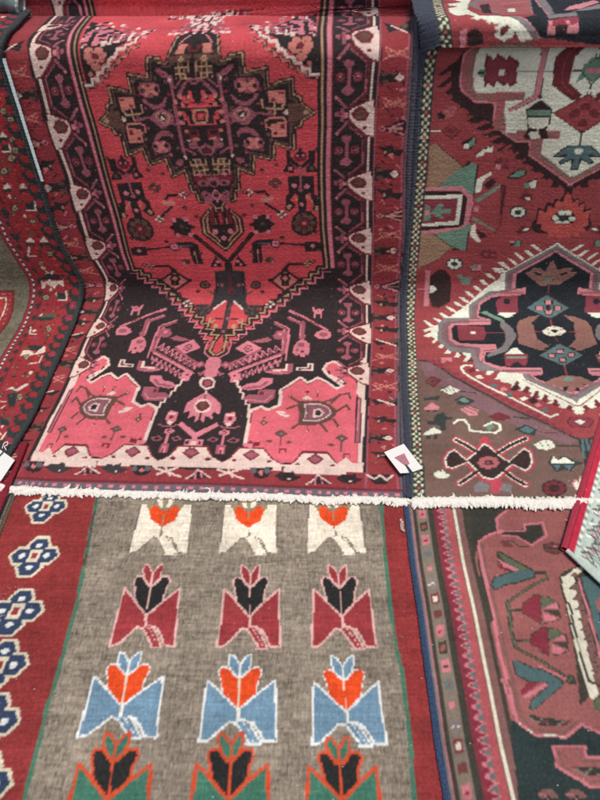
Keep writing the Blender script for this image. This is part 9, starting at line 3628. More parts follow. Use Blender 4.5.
RUG['salmon'] = dict(half=0.5, v_origin=0.1, u0=-1, u1=0.3, v0=0.2000, v1=1.5000, ds=0.012,
 profile='0 80 12 80 24 80 36 80 48 80 60 80 72 80 84 80 96 80 108 80 120 80 132 80 144 80 156 80 168 80 180 80 192 80 204 80 216 80 228 80 240 80 252 80 264 80 276 80 288 80 300 80 312 80 324 80 336 80 348 80 360 80 372 80 384 80 396 80 408 80 420 80 432 80 444 80 456 80 468 80 480 80 492 80 504 80 516 80 528 80 540 80 552 80 564 80 576 80 588 80 600 80 612 80 624 80 636 80 648 80 660 80 672 80 684 80 696 80 708 80 720 80 732 80 744 80 756 80 768 80 780 80 792 80 804 80 816 80 828 80 840 80 852 80 864 80 876 80 888 80 900 80 912 80 924 80 936 80 948 80 960 80 972 80 984 80 996 80 1008 80 1020 80 1032 80 1044 80 1056 80 1068 80 1080 80 1092 80 1104 80 1116 80 1128 80 1140 80 1152 80 1164 80 1176 80 1188 80 1200 80 1212 80 1224 80 1236 80 1248 80 1260 80 1272 80 1284 80 1296 80 1308 80 1320 80 1332 80 1344 80 1356 80 1368 80 1380 80 1392 80 1404 80 1416 80 1428 80 1440 80 1452 80 1464 80 1476 80 1488 80 1500 80 1512 80 1524 80 1536 80 1548 80 1560 80 1572 80 1584 80 1596 80 1608 80 1620 80 1632 80 1644 80 1656 80 1668 80 1680 80 1692 80 1704 80 1716 80 1728 80 1740 80',
 guide_u=[-1.0, 0.3],
 guide_x='367 366 366 366 366 365 365 364 363 362 362 363 363 364 364 364 364 365 365 366 366 366 365 365 364 364 365 366 367 368 369 370 372 375 377 380 381 382 382/1017 1016 1016 1016 1016 1015 1015 1014 1013 1012 1012 1013 1013 1014 1014 1014 1014 1015 1015 1016 1016 1016 1015 1015 1014 1014 1015 1016 1017 1018 1019 1020 1022 1025 1027 1030 1031 1032 1032',
 guide_s='200 234 268 303 337 371 405 439 474 508 542 576 611 645 679 713 747 782 816 850 884 918 953 987 1021 1055 1089 1124 1158 1192 1226 1261 1295 1329 1363 1397 1432 1466 1500/200 234 268 303 337 371 405 439 474 508 542 576 611 645 679 713 747 782 816 850 884 918 953 987 1021 1055 1089 1124 1158 1192 1226 1261 1295 1329 1363 1397 1432 1466 1500',
 chart='''s-,-40 -880,880 0,0 3200,-880 0
N-,0 -880,8 0,0 3200,-8 0
y-,8 -880,7 0,0 3200,-7 0
i-,14 -880,3 0,0 3200,-3 0
h-,17 -880,10 0,0 3200,-10 0
t-,27 -880,31 0,0 3200,-31 0
h-,58 -880,16 0,0 3200,-16 0
d-,74 -880,17 0,0 3200,-17 0
g-,91 -880,15 0,0 3200,-15 0
p-,106 -880,18 0,0 3200,-18 0
h-,124 -880,5 0,0 3200,-5 0
w-,129 -880,6 0,0 3200,-6 0
h-,135 -880,2 0,0 3200,-2 0
m-,137 -880,17 0,0 3200,-17 0
h-,154 -880,10 0,0 3200,-10 0
d-,90 -45,14 11,-14 12
i-1.7,84 -45,22 11,-22 12
d-,90 -22,14 11,-14 11
i-1.7,84 -22,22 11,-22 11
d-,90 0,14 11,-14 11
i-1.7,84 0,22 11,-22 11
d-,90 22,14 12,-14 11
i-1.7,84 22,22 12,-22 11
d-,90 45,14 11,-14 11
i-1.7,84 45,22 11,-22 11
d-,90 67,14 11,-14 12
i-1.7,84 67,22 11,-22 12
d-,90 90,14 11,-14 11
i-1.7,84 90,22 11,-22 11
d-,90 112,14 11,-14 11
i-1.7,84 112,22 11,-22 11
d-,90 134,14 12,-14 11
i-1.7,84 134,22 12,-22 11
d-,90 157,14 11,-14 11
i-1.7,84 157,22 11,-22 11
d-,90 179,14 11,-14 12
i-1.7,84 179,22 11,-22 12
d-,90 202,14 11,-14 11
i-1.7,84 202,22 11,-22 11
d-,90 224,14 11,-14 11
i-1.7,84 224,22 11,-22 11
d-,90 246,14 12,-14 11
i-1.7,84 246,22 12,-22 11
d-,90 269,14 11,-14 11
i-1.7,84 269,22 11,-22 11
d-,90 291,14 11,-14 12
i-1.7,84 291,22 11,-22 12
d-,90 314,14 11,-14 11
i-1.7,84 314,22 11,-22 11
d-,90 336,14 11,-14 11
i-1.7,84 336,22 11,-22 11
d-,90 358,14 12,-14 11
i-1.7,84 358,22 12,-22 11
d-,90 381,14 11,-14 11
i-1.7,84 381,22 11,-22 11
d-,90 403,14 11,-14 12
i-1.7,84 403,22 11,-22 12
d-,90 426,14 11,-14 11
i-1.7,84 426,22 11,-22 11
d-,90 448,14 11,-14 11
i-1.7,84 448,22 11,-22 11
d-,90 470,14 12,-14 11
i-1.7,84 470,22 12,-22 11
d-,90 493,14 11,-14 11
i-1.7,84 493,22 11,-22 11
d-,90 515,14 11,-14 12
i-1.7,84 515,22 11,-22 12
d-,90 538,14 11,-14 11
i-1.7,84 538,22 11,-22 11
d-,90 560,14 11,-14 11
i-1.7,84 560,22 11,-22 11
d-,90 582,14 12,-14 11
i-1.7,84 582,22 12,-22 11
d-,90 605,14 11,-14 11
i-1.7,84 605,22 11,-22 11
d-,90 627,14 11,-14 12
i-1.7,84 627,22 11,-22 12
d-,90 650,14 11,-14 11
i-1.7,84 650,22 11,-22 11
d-,90 672,14 11,-14 11
i-1.7,84 672,22 11,-22 11
d-,90 694,14 12,-14 11
i-1.7,84 694,22 12,-22 11
d-,90 717,14 11,-14 11
i-1.7,84 717,22 11,-22 11
d-,90 739,14 11,-14 12
i-1.7,84 739,22 11,-22 12
d-,90 762,14 11,-14 11
i-1.7,84 762,22 11,-22 11
d-,90 784,14 11,-14 11
i-1.7,84 784,22 11,-22 11
d-,90 806,14 12,-14 11
i-1.7,84 806,22 12,-22 11
d-,90 829,14 11,-14 11
i-1.7,84 829,22 11,-22 11
d-,90 851,14 11,-14 12
i-1.7,84 851,22 11,-22 12
d-,90 874,14 11,-14 11
i-1.7,84 874,22 11,-22 11
d-,90 896,14 11,-14 11
i-1.7,84 896,22 11,-22 11
d-,90 918,14 12,-14 11
i-1.7,84 918,22 12,-22 11
d-,90 941,14 11,-14 11
i-1.7,84 941,22 11,-22 11
d-,90 963,14 11,-14 12
i-1.7,84 963,22 11,-22 12
d-,90 986,14 11,-14 11
i-1.7,84 986,22 11,-22 11
d-,90 1008,14 11,-14 11
i-1.7,84 1008,22 11,-22 11
d-,90 1030,14 12,-14 11
i-1.7,84 1030,22 12,-22 11
d-,90 1053,14 11,-14 11
i-1.7,84 1053,22 11,-22 11
d-,90 1075,14 11,-14 12
i-1.7,84 1075,22 11,-22 12
d-,90 1098,14 11,-14 11
i-1.7,84 1098,22 11,-22 11
d-,90 1120,14 11,-14 11
i-1.7,84 1120,22 11,-22 11
d-,90 1142,14 12,-14 11
i-1.7,84 1142,22 12,-22 11
d-,90 1165,14 11,-14 11
i-1.7,84 1165,22 11,-22 11
d-,90 1187,14 11,-14 12
i-1.7,84 1187,22 11,-22 12
d-,90 1210,14 11,-14 11
i-1.7,84 1210,22 11,-22 11
d-,90 1232,14 11,-14 11
i-1.7,84 1232,22 11,-22 11
d-,90 1254,14 12,-14 11
i-1.7,84 1254,22 12,-22 11
d-,90 1277,14 11,-14 11
i-1.7,84 1277,22 11,-22 11
d-,90 1299,14 11,-14 12
i-1.7,84 1299,22 11,-22 12
d-,90 1322,14 11,-14 11
i-1.7,84 1322,22 11,-22 11
y-,32 1016,20 5,0 24,-20 -5
w-1.2,32 1026,10 6,10 -5
d-,32 974,20 5,0 27,-20 -4
w-,37 981,11 5,0 14,-11 -5
b-,32 938,20 4,0 20,-20 -5
i-,32 891,20 5,0 27,-20 -5
d-,37 901,10 5,0 4,-10 -4
h-,32 850,20 4,0 29,-20 -5
q-,37 858,11 4,0 13,-11 -5
i-,32 808,20 5,0 29,-20 -5
h-,37 818,11 5,0 6,-11 -5
g-,32 770,20 4,0 21,-20 -5
m-,38 776,8 5,0 9,-8 -4
i-,36 731,13 5,0 13,-13 -5
y-,32 683,20 5,0 24,-20 -5
w-1.2,32 693,10 6,10 -5
d-,32 642,20 4,0 28,-20 -5
w-,37 648,11 5,0 14,-11 -5
b-,32 605,20 5,0 19,-20 -5
i-,32 558,20 5,0 27,-20 -4
d-,37 568,10 5,0 5,-10 -5
h-,32 517,20 5,0 28,-20 -4
q-,37 525,11 5,0 12,-11 -4
i-,32 475,20 5,0 29,-20 -5
h-,37 486,11 4,0 6,-11 -5
g-,32 437,20 5,0 20,-20 -4
m-,38 443,8 5,0 10,-8 -5
i-,36 398,13 5,0 13,-13 -5
y-,32 350,20 5,0 24,-20 -5
w-1.2,32 360,10 6,10 -4
d-,32 309,20 5,0 27,-20 -5
w-,37 315,11 5,0 14,-11 -4
b-,32 272,20 5,0 19,-20 -5
i-,32 226,20 4,0 28,-20 -5
d-,37 235,10 5,0 5,-10 -5
h-,32 184,20 5,0 29,-20 -5
q-,37 192,11 5,0 13,-11 -5
i-,32 142,20 5,0 29,-20 -5
h-,37 153,11 5,0 5,-11 -5
g-,32 104,20 5,0 21,-20 -5
m-,38 110,8 5,0 10,-8 -5
i-,36 66,13 4,0 13,-13 -5
y-,32 18,20 4,0 24,-20 -4
w-1.2,32 27,10 7,10 -5
d-,32 -24,20 5,0 27,-20 -5
w-,37 -18,11 5,0 15,-11 -5
b-,32 -61,20 5,0 19,-20 -5
i-,32 -107,20 5,0 27,-20 -5
d-,37 -98,10 5,0 5,-10 -5
h-,32 -149,20 5,0 29,-20 -5
q-,37 -141,11 5,0 13,-11 -5
i-,32 -190,20 4,0 29,-20 -5
h-,37 -180,11 5,0 5,-11 -4
h-,159 1063,-5 -125,-2 -97,9 -76,18 45,23 22,43 15,31 -6,41 -31,53 53,1 35,-60 7,-7 -32,-60 -4,7 36,38 23,250 0,96 135
s-,256 905,37 17,246 6,2 -163,-92 -111,-64 111,-26 108,-37 16
s-,241 825,52 16,28 -33,52 33,2 42,-56 -5,-14 -21,-58 2,6 30,32 21,295 0,-59 -173,-299 0
k-,245 849,45 0,29 0,7 18,37 3,-1 -29,-39 -26,-40 23,-39 6
i-3.0,246 852,65 0,7 23,49 4,2 -41,-48 -29,-36 28,-42 3
i-3.6,254 894,-11 3,-3 -40,5 -8
s-,182 820,25 18,42 8,-51 -243,-16 0,-7 34,6 109
k-,174 938,87 -8,-18 -33,-6 -46,-29 -10,-25 -16,-14 -30
i-3.2,255 852,-35 -8,-38 -24,-3 -83,-2 -83,-3 -51
s-,256 905,-11 -11,-4 -37,13 -8,21 56
i-3.1,278 920,-34 -27,-3 -37,23 -3
h-,178 818,7 -8,-8 -111,-5 -105,-12 0,0 78,8 74
i-3.7,181 819,-3 -82,-1 -83,-5 -124,5 -148
m-3.4,190 810,-3 -79,0 -77,-3 -124,4 -136
K-,163 378,16 -8,26 -24,64 -5,44 27,41 -22,-54 -167,-161 0,3 50,12 90
i-2.9,163 462,8 -47,4 -39,6 -6,27 -22,64 -5,43 25,39 -20
m-2.5,178 462,6 -71,10 -17,19 -18,58 -4,42 24
w-0.9,179 370,29 -21,64 -4
s-,241 324,65 1,-2 -20,42 0,-21 -56,-33 3,-55 36
i-2.7,346 305,-42 -1,3 21,-67 0,-3 -37,55 -36,34 0
m-1.7,344 299,-53 -2,4 20,-45 0,-2 -27,51 -29,30 0
k-,267 287,45 1,25 -6,-4 -12,-34 2
t-1.4,273 285,17 -12,14 11,12 -12,20 7
m-,182 238,15 10,16 -2,11 -10,-9 -7,-14 9,-13 -9
i-1.2,182 238,14 0,5 -9
m-,239 238,15 10,16 -2,10 -10,-9 -7,-14 9,-13 -9
i-1.2,239 238,13 0,6 -9
k-,196 389,64 -10,42 0,-28 -16,-49 3
t-1.7,204 384,15 -13,13 8,11 -11
t-1.7,262 366,23 12
b-1.7,273 366,23 12
b-,224 378,25 0,-13 -9
h-,196 503,12 3,34 -17,18 -2,39 -24,2 -12,-84 -57,-8 7,7 16,22 16,23 14,-9 11,-27 -4,-30 17
a-,199 501,10 1,32 -16,18 -2,37 -24,0 -9,-76 -53,-6 5,5 12,25 18,23 16,-11 9,-30 0,-26 15
d-,196 436,22 18,30 2,-27 -18,-21 -9
i-,199 424,60 30,4 -5,-41 -22,-17 -7
h-4.0,211 534,54 -31,53 -40
i-2.3,254 493,30 -17,26 -14
n-1.6,211 534,54 -31,53 -40
h-,302 454,16 22,13 -7,-1 -18
n-,309 458,12 11,5 -9
h-5.7,219 650,-10 -89,4 -27
n-2.7,219 650,-10 -89,4 -27
h-3.9,221 650,75 45,41 18,0 15,-28 0
n-1.6,221 650,75 45,41 18,0 15
h-3.7,224 628,68 -4
n-1.5,224 628,68 -4
h-3.5,219 551,34 -2
n-1.4,219 551,34 -2
d-,255 645,37 24,13 -7,-19 -71,-22 19,-17 11
n-,303 662,22 -2,13 -13,-40 -18
i-,302 632,36 15,0 -18
h-,297 627,42 -2,-1 -19,-30 16
i-,299 621,29 -15,-13 -8,-17 2
h-1.1,255 645,37 24,33 -9,16 -15,-3 -39,-23 -9,-29 -6,-39 30,8 24
h-1.0,304 664,-18 -71
d-,254 564,36 22,12 -6,-18 -66,-20 18,-17 10
n-,300 580,21 -2,13 -12,-38 -17
i-,300 551,34 15,1 -17
h-,295 547,41 -2,-1 -17,-29 15
i-,298 542,27 -14,-12 -8,-17 2
h-1.1,254 564,36 22,31 -8,16 -14,-2 -36,-22 -9,-29 -5,-37 28,7 22
h-1.0,300 582,-15 -66
h-,225 793,9 -3,41 -29,34 -24,-1 -22,-54 -18,-30 -5,-29 -15,-9 18,14 20,46 17,-27 29
n-,226 789,7 -4,39 -28,30 -23,-33 3,-32 26
a-,203 713,42 14,28 10,33 -5,-2 -14,-49 -16,-30 -5,-29 -15,-5 13
i-,219 773,10 -8,42 -28,-12 -5,-26 14
d-,218 756,29 -19,-9 -5,-21 12
h-,350 810,22 8,36 -5,-4 -23,-28 -10,-26 10
b-,354 808,17 6,32 -4,-2 -17,-24 -9,-25 9
i-,375 803,8 7,6 -10,-8 -6
h-1.2,352 800,53 0
h-1.6,239 818,28 7,22 -20,31 -2
b-,240 820,22 3,10 -18,-27 -2
d-,431 889,15 5,-1 -21,-14 -8
w-,433 889,10 2,0 -9
h-,365 715,17 15,51 23,33 -2,55 -14,-91 -253,-108 -79,23 109
w-,371 715,17 7,42 24,17 -2,-44 -29,-4 -25,-9 -53,-11 -99,-12 -130,-20 18,6 127
m-,409 713,9 2,-2 -25,-3 -70,-3 -82,-3 -54,-27 -79,-13 3,12 130,8 90
m-,417 706,-35 -23,31 -2
h-1.0,412 704,-30 -20,24 -5
m-,414 678,-34 -22,30 -3
h-1.0,410 676,-30 -20,23 -5
m-,411 650,-33 -21,30 -3
h-1.0,407 648,-28 -19,22 -5
m-,409 623,-32 -21,30 -2
h-1.0,405 621,-27 -18,22 -5
m-,407 597,-31 -20,30 -3
h-1.0,404 595,-27 -18,22 -5
m-,406 572,-30 -21,28 -2
h-1.0,403 570,-27 -18,22 -5
m-,404 547,-29 -20,28 -2
h-0.9,402 545,-27 -17,22 -5
m-,402 522,-29 -19,29 -2
h-0.9,400 520,-26 -16,21 -5
m-,400 498,-28 -18,28 -2
h-0.9,399 497,-26 -17,21 -4
i-2.8,414 711,-5 -79,-3 -71,-3 -47
h-1.5,410 711,-6 -81,-3 -73,-4 -47
a-,422 715,53 12,41 -5,-72 -200,-34 16,7 94
s-,433 650,18 9,14 -5,-9 -26,-20 0
N-,433 620,20 0,-11 -34,-13 8
w-,386 715,24 22,30 12,-20 -22
m-,396 720,17 12,5 -10,-15 -7
h-,366 652,6 -6,-10 -101,0 -83,22 -15,-2 -5,-28 16,5 112
n-,352 412,17 14,16 -7,-11 -35,-21 14
h-1.3,352 412,17 14,17 -6''')
